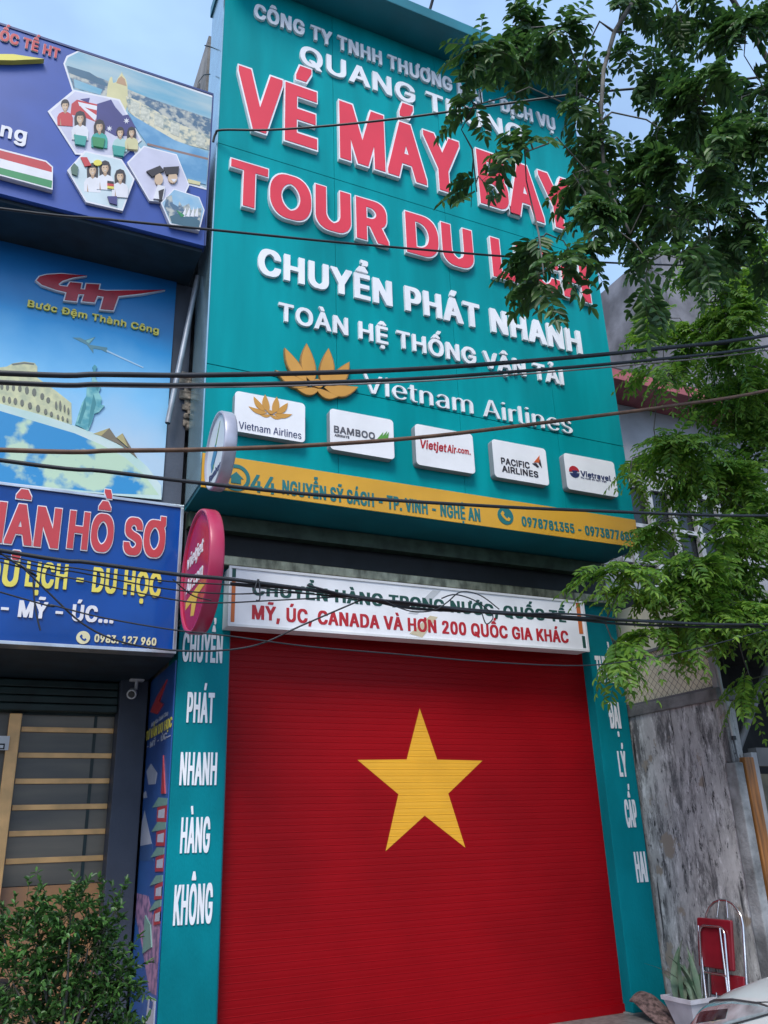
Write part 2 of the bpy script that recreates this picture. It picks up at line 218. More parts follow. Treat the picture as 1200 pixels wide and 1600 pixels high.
  'Ồ': (307, [[130,-14,175,-14,200,-12,226,-5,245,3,264,16,279,32,290,50,300,73,304,90,306,107,306,146,302,174,296,193,285,213,269,233,257,244,246,251,220,262,187,268,121,268,100,265,79,259,63,252,50,243,31,225,19,208,11,193,6,178,1,147,2,97,5,79,10,64,22,40,41,18,64,2,80,-5,97,-10,114,-13], [151,40,134,45,124,51,111,61,102,71,95,80,88,97,84,112,82,127,85,147,89,160,94,171,104,186,114,196,127,206,140,211,153,215,167,211,181,205,192,197,204,185,217,163,223,143,225,125,222,107,218,94,210,78,202,67,194,59,180,49,163,42], [72,297,148,297,154,302,161,297,238,297,239,300,239,319,193,365,117,365,71,320,70,300], [169,388,241,388,241,410,214,455,131,455,131,434]]),
  ' ': (108, []),
 },
 'K': {
  ',': (103, [[1,-67,65,-67,68,-66,96,25,96,43,19,43,16,42,0,-48,0,-65]]),
  '-': (249, [[43,87,205,87,207,89,207,128,204,130,43,130,41,127,41,89]]),
  '.': (103, [[25,-9,78,-10,90,-4,95,0,99,12,99,29,98,35,94,42,85,49,76,51,27,51,20,49,14,45,8,37,6,29,7,7,10,0,14,-4]]),
  '0': (249, [[102,-11,160,-11,175,-7,193,0,210,13,224,31,232,49,240,75,244,108,244,146,240,178,232,205,227,218,218,231,206,244,188,257,169,263,154,265,94,265,74,261,56,254,40,241,27,225,18,207,9,178,5,141,6,97,11,67,18,45,33,21,50,4,62,-3,75,-7,90,-11], [123,37,116,41,104,51,93,70,84,100,82,116,82,139,88,172,97,194,109,209,120,216,125,218,134,213,145,203,157,183,165,155,168,126,164,94,158,74,153,62,147,53,137,43,125,37]]),
  '1': (249, [[23,-8,236,-7,236,34,175,35,173,36,172,262,88,262,26,221,27,172,68,171,93,188,95,187,95,37,93,35,22,34,21,-5]]),
  '2': (249, [[16,-8,235,-7,236,33,234,35,120,36,195,109,217,136,226,152,231,173,230,206,226,220,220,230,205,247,184,258,163,264,93,265,72,261,51,253,42,246,27,231,20,216,16,205,15,175,17,173,90,173,91,175,94,191,100,204,108,211,123,219,136,213,146,204,153,193,154,183,146,164,129,143,15,32,14,-5]]),
  '3': (249, [[97,-11,157,-11,186,-4,199,2,211,11,223,22,232,39,237,60,237,85,233,103,227,117,215,131,199,142,182,149,160,153,226,223,226,260,225,262,20,262,17,261,17,221,19,218,123,218,66,157,65,118,68,116,96,116,117,113,131,108,145,100,154,89,159,73,156,62,150,51,135,40,119,35,104,41,94,48,87,56,80,74,5,74,3,73,3,55,8,36,15,24,25,13,39,3,53,-4,76,-10]]),
  '5': (249, [[99,-11,157,-11,173,-7,186,-3,203,7,217,20,225,31,230,43,235,56,236,72,236,102,230,124,223,136,216,145,199,160,178,170,160,174,101,174,99,176,103,212,105,218,222,219,223,260,222,262,34,262,32,261,15,133,16,119,46,115,91,115,103,123,120,128,134,121,147,109,155,97,158,84,159,79,155,68,149,55,138,44,122,36,109,42,99,50,93,57,87,73,12,72,12,55,16,38,23,24,34,12,46,3,64,-5,80,-10]]),
  '6': (249, [[102,-11,159,-11,183,-5,202,6,213,16,226,32,230,43,235,60,235,98,230,115,221,133,212,143,203,150,185,159,163,164,139,164,137,166,197,245,198,260,197,262,118,262,45,166,30,142,19,117,14,92,14,69,17,50,25,29,35,16,52,2,75,-7,90,-11], [123,36,111,43,100,53,94,66,90,80,95,95,101,105,109,113,125,121,138,114,148,104,155,94,159,78,155,64,147,51,133,40,125,36]]),
  '7': (249, [[34,-8,110,-8,113,-6,235,216,235,262,14,262,13,221,15,218,146,218,148,217,33,10,33,-5]]),
  '8': (249, [[101,-11,162,-11,192,-4,209,5,225,17,232,27,240,46,241,52,241,82,238,97,234,105,225,119,207,134,220,148,225,157,230,168,231,175,231,205,229,216,221,231,208,245,198,253,177,261,155,265,94,265,75,262,56,256,38,243,26,229,20,214,17,201,17,178,20,167,23,156,30,146,42,134,22,117,16,107,10,94,8,84,8,52,11,39,17,27,23,19,29,13,43,3,57,-4,70,-7,87,-11], [121,35,105,42,95,50,87,63,86,71,91,84,101,96,115,104,125,107,137,103,150,94,158,83,163,69,158,56,149,45,133,37,125,35], [123,156,113,161,103,170,96,181,95,189,97,197,102,205,113,214,125,219,134,215,145,206,152,196,154,187,151,178,145,170,135,161,125,156]]),
  '9': (249, [[52,-8,132,-7,201,86,218,111,228,130,233,146,235,156,235,193,230,210,224,225,216,235,209,243,196,253,173,262,155,265,86,264,67,259,51,252,34,237,23,223,15,201,14,188,13,165,17,145,25,125,40,109,58,97,83,90,111,89,110,86,51,8,51,-5], [121,134,109,141,99,153,94,163,90,175,95,191,100,200,112,212,125,219,134,214,146,205,154,193,159,175,154,158,148,150,133,137,125,133]]),
  'A': (264, [[-10,-8,68,-7,95,62,98,63,168,63,197,-7,275,-7,276,8,173,262,92,262,89,261,-11,10,-12,-5], [113,107,131,156,150,108,149,107]]),
  'C': (281, [[125,-11,184,-11,205,-6,222,0,245,13,259,25,271,43,279,61,281,71,281,85,279,87,204,87,197,71,189,60,182,53,164,42,146,37,125,44,107,57,94,74,86,89,81,105,78,126,80,144,85,163,92,177,100,190,112,201,129,212,148,218,158,215,173,208,185,199,192,191,204,166,280,167,281,184,280,190,271,211,261,226,248,239,234,249,207,260,179,265,116,265,96,262,78,257,55,246,43,237,32,225,18,205,7,180,1,146,1,108,6,77,11,63,19,46,29,32,39,21,59,6,85,-5,109,-11]]),
  'D': (276, [[13,-8,153,-8,172,-6,197,0,213,7,232,19,246,32,258,50,269,75,273,92,275,108,275,147,271,173,264,194,251,216,235,234,224,242,207,251,191,256,172,261,144,262,12,262,12,-5], [90,37,90,217,92,218,108,218,130,215,149,209,161,203,175,190,184,178,190,167,196,147,198,133,196,108,191,91,185,78,175,64,165,55,149,45,131,40,113,37]]),
  'G': (286, [[125,-11,185,-11,210,-5,227,1,248,14,262,28,273,44,280,63,284,80,284,133,282,135,135,135,135,93,202,92,205,91,199,73,190,60,184,53,165,42,150,37,133,41,112,53,97,69,86,89,81,105,78,126,80,144,85,163,93,179,100,190,117,205,133,214,147,218,164,212,176,205,191,190,204,166,281,167,282,183,280,189,273,208,263,223,251,236,241,244,222,255,209,259,178,265,115,265,95,262,77,257,56,247,35,229,19,207,7,180,3,163,1,146,1,108,7,74,13,58,20,44,32,28,41,19,62,4,79,-4,97,-8]]),
  'H': (284, [[13,-8,89,-7,89,106,92,109,194,108,195,-7,272,-7,271,262,195,262,194,154,192,152,90,152,89,262,12,262,12,-5]]),
  'I': (92, [[8,-8,83,-8,85,-6,86,260,84,262,9,262,7,261,7,-5]]),
  'K': (257, [[13,-8,89,-7,89,75,100,87,106,90,183,-7,267,-7,267,6,266,10,162,143,266,246,267,262,179,262,91,176,89,178,89,262,12,262,12,-5]]),
  'L': (216, [[13,-8,218,-8,220,-6,220,34,219,36,90,37,89,260,88,262,14,262,12,261,12,-5]]),
  'M': (346, [[13,-8,88,-7,89,98,91,96,137,-8,209,-7,253,95,255,97,256,-7,333,-7,333,262,241,262,176,108,173,105,104,262,12,262,12,-5]]),
  'N': (288, [[13,-8,89,-7,90,136,192,-7,275,-7,275,262,199,262,198,118,193,123,96,262,12,262,12,-5]]),
  'O': (293, [[125,-11,168,-12,191,-10,217,-3,231,4,251,18,265,33,278,52,286,74,292,108,292,145,289,168,281,194,267,219,250,237,228,252,210,259,179,265,116,265,96,262,74,255,48,241,33,226,17,203,6,176,1,145,2,99,5,81,10,66,21,43,38,23,61,5,85,-5,109,-11], [144,37,128,43,114,51,104,60,96,70,88,84,82,100,78,127,80,144,85,163,92,177,100,190,111,201,124,209,147,218,162,213,176,206,188,196,198,184,206,171,210,158,214,140,215,125,212,104,207,88,202,76,192,63,184,55,173,46,152,38]]),
  'P': (244, [[13,-8,89,-7,90,85,166,86,179,88,203,96,216,103,228,114,239,132,244,147,246,161,246,187,242,208,238,218,229,232,220,241,207,250,195,255,168,261,150,262,12,262,12,-5], [90,129,90,218,124,217,139,213,151,206,162,193,167,178,166,164,158,148,143,136,129,131,115,129]]),
  'Q': (293, [[200,-31,276,-32,279,-30,279,-16,252,18,266,34,277,50,286,74,290,92,292,109,292,146,289,168,281,194,267,219,250,237,228,252,210,259,179,265,116,265,96,262,74,255,48,241,33,226,17,203,6,176,1,146,1,109,5,82,12,61,21,43,36,24,50,12,73,-1,85,-5,109,-11,126,-12,181,-11], [138,39,125,44,114,51,104,60,95,71,88,84,82,100,78,127,80,144,85,163,92,177,100,190,111,201,124,209,147,218,162,213,176,206,188,196,198,184,206,171,210,158,214,140,215,125,211,100,202,78,192,87,114,87,114,72,140,40,140,38]]),
  'R': (247, [[13,-8,89,-7,89,89,92,91,113,91,115,90,174,-7,255,-7,255,10,202,99,203,100,221,111,231,121,240,136,245,152,246,192,243,208,233,228,223,240,207,251,199,255,181,260,168,261,150,262,12,262,12,-5], [90,136,90,218,125,217,140,213,154,205,162,195,168,177,166,166,159,152,146,143,128,137,121,136]]),
  'S': (246, [[97,-12,163,-11,194,-5,210,3,225,14,237,29,244,46,246,62,246,77,244,93,238,106,225,122,212,131,194,139,125,158,109,164,95,173,90,178,86,186,88,195,96,206,108,214,125,219,143,212,153,205,158,199,164,184,166,182,241,182,241,201,240,208,235,222,228,233,210,249,198,255,181,261,157,265,93,265,65,260,46,253,30,242,18,228,10,212,8,201,9,166,15,150,26,137,40,127,61,118,125,101,141,95,156,87,166,75,168,70,166,63,162,55,154,48,141,40,125,35,108,39,94,47,84,58,77,76,0,75,0,56,2,46,11,26,21,14,36,3,52,-5,71,-10]]),
  'T': (247, [[86,-8,162,-7,163,217,165,218,249,219,249,262,-3,262,-3,219,82,218,85,217,85,-5]]),
  'U': (284, [[105,-11,177,-12,204,-6,218,-1,235,8,251,22,260,34,267,48,272,68,271,262,196,262,194,86,188,68,182,58,173,50,154,39,143,36,128,40,112,49,101,60,92,79,89,92,89,262,12,262,12,77,13,66,17,50,22,37,31,24,47,10,72,-4,89,-9]]),
  'V': (264, [[92,-8,172,-8,175,-6,275,244,276,249,275,262,199,262,196,261,134,100,132,98,68,261,65,262,-12,262,-12,247,84,9]]),
  'Y': (260, [[92,-8,168,-7,169,97,271,246,271,262,189,262,130,176,71,262,-12,262,-12,247,90,98,90,-5]]),
  'À': (264, [[-10,-8,68,-7,95,62,98,63,168,63,197,-7,275,-7,276,8,173,262,92,262,89,261,-11,10,-12,-5], [113,107,131,156,150,108,149,107], [99,284,167,284,167,300,141,349,62,348,62,333]]),
  'Á': (264, [[-10,-8,68,-7,95,62,98,63,168,63,197,-7,275,-7,276,8,173,262,92,262,89,261,-11,10,-12,-5], [113,107,131,156,150,108,149,107], [98,284,166,284,201,332,200,348,122,349,96,300,96,286]]),
  'Ô': (293, [[125,-11,168,-12,191,-10,217,-3,231,4,251,18,265,33,278,52,286,74,292,108,292,145,289,168,281,194,267,219,250,237,228,252,210,259,179,265,116,265,96,262,74,255,48,241,33,226,17,203,6,176,1,145,2,99,5,81,10,66,21,43,38,23,61,5,85,-5,109,-11], [144,37,128,43,114,51,104,60,96,70,88,84,82,100,78,127,80,144,85,163,92,177,100,190,111,201,124,209,147,218,162,213,176,206,188,196,198,184,206,171,210,158,214,140,215,125,212,104,207,88,202,76,192,63,184,55,173,46,152,38], [67,288,140,288,147,293,153,288,226,288,228,290,228,303,184,349,110,349,66,304,65,290]]),
  'Ú': (284, [[105,-11,177,-12,204,-6,218,-1,235,8,251,22,260,34,267,48,272,68,271,262,196,262,194,86,188,68,182,58,173,50,154,39,143,36,128,40,112,49,101,60,92,79,89,92,89,262,12,262,12,77,13,66,17,50,22,37,31,24,47,10,72,-4,89,-9], [108,284,175,284,211,332,211,348,132,349,107,300,107,286]]),
  'Ý': (260, [[92,-8,168,-7,169,97,271,246,271,262,189,262,130,176,71,262,-12,262,-12,247,90,98,90,-5], [96,284,163,284,198,331,199,335,199,348,120,349,95,300,94,286]]),
  'Đ': (282, [[20,-8,159,-8,183,-5,205,1,223,9,237,18,252,33,263,48,270,61,278,85,281,106,281,150,276,178,269,197,260,212,247,228,226,244,213,251,197,256,177,261,150,262,19,262,18,150,16,148,-17,147,-17,109,-16,107,16,107,18,105,18,-5], [97,37,97,106,168,107,170,108,170,148,99,148,96,150,97,218,115,218,136,215,152,210,164,205,175,197,187,183,197,165,203,143,204,121,202,107,197,90,190,76,183,66,170,54,154,45,136,39,119,37]]),
  'Ơ': (292, [[125,-11,184,-11,201,-7,217,-3,236,7,251,18,265,33,277,50,286,74,290,92,292,109,292,146,289,168,283,189,276,205,266,222,277,225,283,229,290,241,291,247,291,298,219,298,217,296,217,265,215,263,183,265,116,265,96,262,78,257,60,249,42,236,29,222,17,203,6,176,3,162,1,145,1,109,5,81,10,66,18,50,24,40,36,24,46,15,61,5,85,-5,109,-11], [144,37,128,43,114,51,104,60,96,70,88,84,82,100,78,127,80,144,85,163,92,177,100,190,111,201,124,209,147,218,162,213,176,206,188,196,198,184,206,171,210,158,214,140,215,125,212,104,207,88,202,76,192,63,184,55,173,46,152,38]]),
  'Ư': (283, [[105,-11,177,-12,204,-6,218,-1,235,8,251,22,260,34,267,48,272,67,272,221,274,222,281,222,295,226,300,230,305,238,307,247,306,298,234,298,233,296,233,266,231,263,196,262,194,86,188,68,177,53,166,44,154,39,144,36,128,40,112,49,101,60,92,79,89,92,89,262,12,262,12,77,13,66,17,50,22,37,31,24,47,10,72,-4,89,-9]]),
  'Ạ': (264, [[106,-92,157,-92,165,-90,174,-82,177,-75,177,-53,175,-48,168,-41,157,-37,108,-37,99,-40,92,-45,89,-51,88,-72,90,-80,92,-84,99,-89], [-10,-8,68,-7,95,62,98,63,168,63,197,-7,275,-7,276,8,173,262,92,262,89,261,-11,10,-12,-5], [113,107,131,156,150,108,149,107]]),
  'Ấ': (264, [[-10,-8,68,-7,95,62,98,63,168,63,197,-7,275,-7,276,8,173,262,92,262,89,261,-11,10,-12,-5], [113,107,131,156,150,108,149,107], [53,283,126,283,133,288,139,283,213,283,214,285,214,299,170,345,97,345,52,300,52,285], [139,356,207,356,243,402,243,418,164,418,138,372,138,358]]),
  'Ậ': (264, [[106,-92,157,-92,165,-90,174,-82,177,-75,177,-53,175,-48,168,-41,157,-37,108,-37,99,-40,92,-45,89,-51,88,-72,90,-80,92,-84,99,-89], [-10,-8,68,-7,95,62,98,63,168,63,197,-7,275,-7,276,8,173,262,92,262,89,261,-11,10,-12,-5], [113,107,131,156,150,108,149,107], [52,288,125,288,131,293,138,288,212,288,213,289,213,302,207,311,170,349,96,349,51,305,51,290]]),
  'Ế': (230, [[13,-8,227,-7,228,34,226,36,92,37,89,39,90,106,214,107,216,109,216,149,215,151,90,151,90,218,225,218,226,221,225,262,12,262,12,-5], [41,283,114,283,121,288,127,283,200,283,202,285,202,299,158,345,85,345,40,299,39,285], [127,356,195,356,231,402,231,418,152,418,126,373,126,358]]),
  'Ể': (230, [[13,-8,227,-7,228,34,226,36,92,37,89,39,90,106,214,107,216,109,216,149,215,151,90,151,90,218,225,218,226,221,225,262,12,262,12,-5], [41,283,114,283,121,288,127,283,200,283,202,285,202,299,158,345,85,345,40,299,39,285], [126,356,192,356,203,370,206,378,207,402,205,407,198,413,185,417,106,418,106,383,128,383,130,381,125,372,125,358]]),
  'Ễ': (230, [[13,-8,227,-7,228,34,226,36,92,37,89,39,90,106,214,107,216,109,216,149,215,151,90,151,90,218,225,218,226,221,225,262,12,262,12,-5], [41,283,114,283,121,288,127,283,200,283,202,285,202,299,158,345,85,345,40,299,39,285], [47,361,174,361,183,365,189,371,193,378,196,390,196,410,194,412,133,412,129,410,124,412,68,411,60,408,55,405,48,394,45,381,45,363]]),
  'Ệ': (230, [[94,-92,146,-92,157,-87,163,-80,165,-73,165,-56,161,-46,154,-40,146,-37,96,-37,85,-41,79,-47,76,-53,76,-75,78,-81,84,-87], [13,-8,227,-7,228,34,226,36,92,37,89,39,90,106,214,107,216,109,216,149,215,151,90,151,90,218,225,218,226,221,225,262,12,262,12,-5], [40,288,113,288,120,293,126,288,200,288,201,290,201,303,157,349,83,349,40,306,38,301,39,289]]),
  'Ị': (92, [[20,-92,72,-92,83,-87,87,-83,90,-76,90,-52,86,-44,79,-39,70,-37,22,-37,11,-41,4,-47,2,-52,2,-75,7,-86,12,-89], [8,-8,83,-8,85,-6,86,260,84,262,9,262,7,261,7,-5]]),
  'Ọ': (293, [[121,-92,173,-92,183,-88,189,-82,192,-74,192,-55,190,-49,184,-42,173,-37,123,-37,112,-41,106,-47,103,-53,103,-75,106,-82,110,-87], [125,-11,168,-12,191,-10,217,-3,231,4,251,18,265,33,278,52,286,74,292,108,292,145,289,168,281,194,267,219,250,237,228,252,210,259,179,265,116,265,96,262,74,255,48,241,33,226,17,203,6,176,1,145,2,99,5,81,10,66,21,43,38,23,61,5,85,-5,109,-11], [144,37,128,43,114,51,104,60,96,70,88,84,82,100,78,127,80,144,85,163,92,177,100,190,111,201,124,209,147,218,162,213,176,206,188,196,198,184,206,171,210,158,214,140,215,125,212,104,207,88,202,76,192,63,184,55,173,46,152,38]]),
  'Ố': (293, [[125,-11,168,-12,191,-10,217,-3,231,4,251,18,265,33,278,52,286,74,292,108,292,145,289,168,281,194,267,219,250,237,228,252,210,259,179,265,116,265,96,262,74,255,48,241,33,226,17,203,6,176,1,145,2,99,5,81,10,66,21,43,38,23,61,5,85,-5,109,-11], [144,37,128,43,114,51,104,60,96,70,88,84,82,100,78,127,80,144,85,163,92,177,100,190,111,201,124,209,147,218,162,213,176,206,188,196,198,184,206,171,210,158,214,140,215,125,212,104,207,88,202,76,192,63,184,55,173,46,152,38], [68,283,141,283,148,288,154,283,228,283,230,284,230,298,185,345,112,345,67,299,66,285], [154,356,223,356,258,402,258,418,179,418,153,373,153,358]]),
  'Ồ': (293, [[125,-11,168,-12,191,-10,217,-3,231,4,251,18,265,33,278,52,286,74,292,108,292,145,289,168,281,194,267,219,250,237,228,252,210,259,179,265,116,265,96,262,74,255,48,241,33,226,17,203,6,176,1,145,2,99,5,81,10,66,21,43,38,23,61,5,85,-5,109,-11], [144,37,128,43,114,51,104,60,96,70,88,84,82,100,78,127,80,144,85,163,92,177,100,190,111,201,124,209,147,218,162,213,176,206,188,196,198,184,206,171,210,158,214,140,215,125,212,104,207,88,202,76,192,63,184,55,173,46,152,38], [68,283,141,283,148,288,154,283,228,283,230,284,230,298,185,345,112,345,67,299,66,285], [161,356,230,356,230,373,205,418,125,418,125,402]]),
  'Ớ': (292, [[125,-11,184,-11,201,-7,217,-3,236,7,251,18,265,33,277,50,286,74,290,92,292,109,292,146,289,168,283,189,276,205,266,222,277,225,283,229,290,241,291,247,291,298,219,298,217,296,217,265,215,263,183,265,116,265,96,262,78,257,60,249,42,236,29,222,17,203,6,176,3,162,1,145,1,109,5,81,10,66,18,50,24,40,36,24,46,15,61,5,85,-5,109,-11], [144,37,128,43,114,51,104,60,96,70,88,84,82,100,78,127,80,144,85,163,92,177,100,190,111,201,124,209,147,218,162,213,176,206,188,196,198,184,206,171,210,158,214,140,215,125,212,104,207,88,202,76,192,63,184,55,173,46,152,38], [112,271,180,271,215,319,216,323,216,336,137,336,111,287,111,274]]),
  'Ụ': (284, [[117,-92,169,-92,178,-88,185,-82,187,-75,187,-54,184,-47,178,-41,168,-37,118,-37,106,-42,100,-49,98,-56,99,-77,106,-87], [105,-11,177,-12,204,-6,218,-1,235,8,251,22,260,34,267,48,272,68,271,262,196,262,194,86,188,68,182,58,173,50,154,39,143,36,128,40,112,49,101,60,92,79,89,92,89,262,12,262,12,77,13,66,17,50,22,37,31,24,47,10,72,-4,89,-9]]),
  'Ỹ': (260, [[92,-8,168,-7,169,97,271,246,271,262,189,262,130,176,71,262,-12,262,-12,247,90,98,90,-5], [130,293,177,292,192,297,198,303,204,315,206,328,205,343,139,342,129,344,82,344,73,342,66,338,59,329,56,322,54,310,54,294,122,294]]),
  ' ': (103, []),
 },
 'B': {
  ',': (97, [[9,-66,52,-66,55,-65,81,26,81,42,24,42,8,-52,8,-65]]),
  '.': (97, [[32,-8,66,-9,72,-6,80,0,84,8,85,26,82,38,75,45,65,50,33,50,25,47,19,42,14,32,15,8,18,1,23,-4]]),
  '0': (233, [[104,-10,127,-11,147,-9,163,-3,181,8,196,23,207,45,215,69,219,93,220,105,219,161,213,193,207,211,196,231,179,249,159,259,137,264,98,264,85,262,66,256,50,244,37,229,27,212,20,194,14,164,13,153,14,90,20,60,31,34,46,14,63,0,78,-6,93,-10], [114,33,103,38,96,43,87,53,80,65,74,80,70,98,68,114,68,140,73,171,78,185,84,197,88,203,99,214,110,220,117,221,124,220,136,212,145,204,154,187,160,170,163,154,165,137,165,118,163,100,159,81,150,58,141,47,134,41,122,34]]),
  '1': (233, [[29,-7,210,-7,212,-5,212,33,156,34,154,35,154,259,152,261,91,261,33,220,33,175,34,172,56,172,96,201,98,200,98,36,96,34,29,33,28,-4]]),
  '2': (233, [[23,-7,211,-6,212,32,210,35,103,35,118,52,161,95,182,119,198,142,205,157,208,173,208,200,205,211,199,227,192,237,174,253,153,261,137,264,88,263,70,258,56,252,39,237,32,226,26,214,23,201,22,176,24,174,76,175,80,194,89,209,100,217,115,222,126,219,139,212,149,199,153,184,147,167,135,149,22,31,21,-4]]),
  '3': (233, [[99,-10,139,-10,166,-3,177,3,193,15,206,31,209,40,213,55,213,90,210,102,205,115,196,126,179,140,168,146,154,150,143,151,140,153,204,224,204,259,202,261,26,262,24,260,24,222,25,219,125,219,70,156,69,119,72,117,97,117,115,115,129,110,144,101,153,89,158,74,155,60,150,53,145,46,131,38,116,33,109,33,91,39,80,47,71,59,67,73,13,73,11,72,12,52,15,40,23,24,33,13,45,4,58,-3,79,-9]]),
  '4': (233, [[135,-7,188,-6,189,46,222,46,224,48,224,88,191,88,189,90,188,163,187,165,134,165,133,89,78,88,76,90,170,245,171,259,170,261,116,261,9,85,9,49,10,46,133,46,134,-4]]),
  '5': (233, [[100,-10,139,-10,153,-6,170,0,188,14,202,31,210,52,212,65,212,99,207,121,200,136,187,152,170,164,152,171,142,173,97,173,84,171,89,218,92,219,199,219,200,222,200,259,199,261,40,262,38,260,23,136,24,120,50,116,76,116,93,126,113,131,129,125,141,116,150,104,156,89,157,77,155,69,147,53,141,47,132,40,115,33,100,37,88,45,79,56,74,72,20,71,19,54,21,44,27,29,35,19,49,5,66,-4,83,-9]]),
  '6': (233, [[103,-10,141,-10,161,-5,173,1,182,8,194,20,204,34,208,47,211,61,211,97,205,122,195,137,182,150,165,158,144,163,119,164,177,247,177,259,175,261,121,262,118,260,48,161,33,134,24,111,21,95,21,66,26,43,35,25,48,11,62,0,81,-7], [112,33,101,38,88,49,79,65,76,79,81,98,89,110,102,120,117,125,132,119,143,110,153,96,157,77,155,67,150,56,139,43,124,34,117,32]]),
  '7': (233, [[40,-7,95,-7,97,-5,212,217,212,261,21,261,20,222,22,219,146,219,148,218,40,9,38,-4]]),
  '8': (233, [[103,-10,128,-11,150,-9,169,-4,181,2,194,11,207,25,213,36,218,57,218,77,213,100,208,109,199,122,184,134,197,147,205,165,208,175,208,206,205,216,196,234,183,248,163,258,138,264,95,264,78,261,59,254,45,243,37,234,29,221,25,205,25,175,28,162,36,147,49,133,40,127,30,117,22,105,18,93,15,83,15,53,20,37,30,19,39,11,53,1,78,-8], [114,32,98,37,84,45,76,55,71,70,77,86,88,98,102,106,113,110,120,110,131,106,145,98,156,86,159,78,161,69,156,53,148,45,130,35], [112,153,98,160,90,166,82,180,81,191,86,203,93,212,107,220,118,222,132,217,144,207,151,196,152,184,146,171,136,161,120,153]]),
  '9': (233, [[57,-7,115,-6,184,93,197,114,205,133,212,158,211,191,205,215,201,225,189,240,176,251,162,258,136,264,96,264,74,259,61,254,46,243,37,232,26,213,21,190,21,161,26,138,35,121,47,109,65,97,86,91,112,90,114,89,56,7,56,-4], [113,130,100,136,89,145,80,160,77,175,79,189,88,204,102,217,117,222,129,218,144,206,154,190,157,174,154,161,149,151,138,139,125,132,119,130]]),
  'A': (247, [[-1,-7,55,-6,79,60,81,64,83,64,165,64,192,-6,250,-6,250,6,248,13,153,261,95,262,92,260,-2,11,-3,-4], [97,106,121,179,124,181,150,107,148,106]]),
  'B': (235, [[21,-7,160,-6,175,-3,193,4,203,11,215,23,222,35,226,49,227,79,225,93,220,106,212,119,192,134,206,146,212,156,216,172,216,202,213,216,207,228,201,237,190,247,175,255,150,261,134,262,20,261,19,-4], [77,36,77,108,123,109,135,106,149,101,155,96,162,90,167,81,171,69,169,61,162,50,150,42,128,36], [77,150,77,219,126,218,142,213,149,209,156,200,160,190,160,182,155,170,143,158,133,153,122,150]]),
  'C': (263, [[125,-10,150,-11,175,-8,195,-2,213,8,234,27,242,38,250,53,255,72,255,85,253,86,200,86,189,64,175,49,157,39,138,34,121,38,102,48,88,61,75,80,70,96,65,117,65,137,70,162,79,181,89,196,101,206,113,213,125,218,140,220,150,218,165,212,177,204,185,196,191,187,200,168,254,168,255,183,250,200,241,218,232,230,218,243,202,253,182,260,168,263,159,264,108,263,84,257,66,249,50,237,40,227,29,212,18,188,11,159,10,104,13,84,20,59,34,35,48,19,69,4,80,-2,95,-6,111,-10]]),
  'E': (216, [[21,-7,204,-6,205,33,203,35,78,36,76,38,77,107,192,108,194,110,194,148,193,150,77,150,76,219,202,219,204,222,203,261,20,261,19,-4]]),
  'F': (211, [[21,-7,75,-6,77,103,187,104,189,105,189,144,188,146,76,147,76,219,200,219,202,222,201,261,20,261,19,-4]]),
  'G': (268, [[125,-10,150,-11,172,-9,194,-3,213,7,225,15,233,24,244,39,252,55,257,75,258,132,255,135,134,134,134,94,199,93,201,92,195,73,186,58,170,44,150,36,139,34,128,36,107,44,97,52,88,61,76,79,70,96,65,117,65,137,70,162,79,181,88,195,101,206,115,214,128,219,140,220,155,216,167,210,184,195,192,183,200,167,255,168,256,182,250,201,243,215,229,233,216,244,200,254,181,260,167,263,116,264,101,262,78,255,58,244,43,231,27,209,20,196,15,179,11,159,10,104,12,89,20,61,33,36,50,17,73,2,96,-7,111,-10]]),
  'H': (266, [[21,-7,75,-6,76,107,78,110,190,109,191,-6,247,-6,246,261,191,261,190,153,188,151,77,151,75,261,20,261,19,-4]]),
  'I': (87, [[16,-7,70,-7,72,-5,72,259,71,261,17,262,15,260,14,-4]]),
  'L': (202, [[21,-7,195,-7,197,-5,197,33,196,35,78,36,76,37,76,259,75,261,22,262,19,260,19,-4]]),
  'M': (324, [[21,-7,72,-7,74,-5,75,140,77,138,134,-2,136,-6,138,-7,185,-7,188,-6,245,137,248,139,248,-5,250,-7,303,-6,303,261,234,261,162,81,90,260,87,262,20,261,19,-4]]),
  'N': (270, [[21,-7,74,-7,76,-5,76,162,187,-6,190,-7,250,-6,249,261,197,262,194,260,194,91,186,101,82,260,79,262,20,261,19,-4]]),
  'O': (275, [[125,-10,150,-11,179,-7,195,-1,217,11,237,29,249,48,255,62,263,91,265,109,264,156,258,184,247,210,233,229,215,245,191,257,167,263,117,264,102,262,79,255,60,245,41,228,28,210,18,188,11,159,10,104,13,84,20,59,32,38,47,20,67,5,80,-2,95,-6,111,-10], [137,34,116,40,105,45,97,51,84,66,76,78,70,96,65,117,65,136,67,150,73,170,79,181,89,196,104,208,113,213,125,218,140,220,155,216,166,211,180,201,190,190,200,174,205,158,210,136,210,119,204,90,195,72,187,61,177,51,165,43,148,36]]),
  'P': (229, [[21,-7,75,-6,77,86,147,87,168,91,187,99,194,104,200,110,210,123,216,134,221,152,222,161,221,196,217,211,211,224,202,236,189,247,176,254,149,261,131,262,20,261,19,-4], [77,128,76,219,125,218,138,214,152,205,160,194,165,177,163,161,155,146,142,135,128,130,116,128]]),
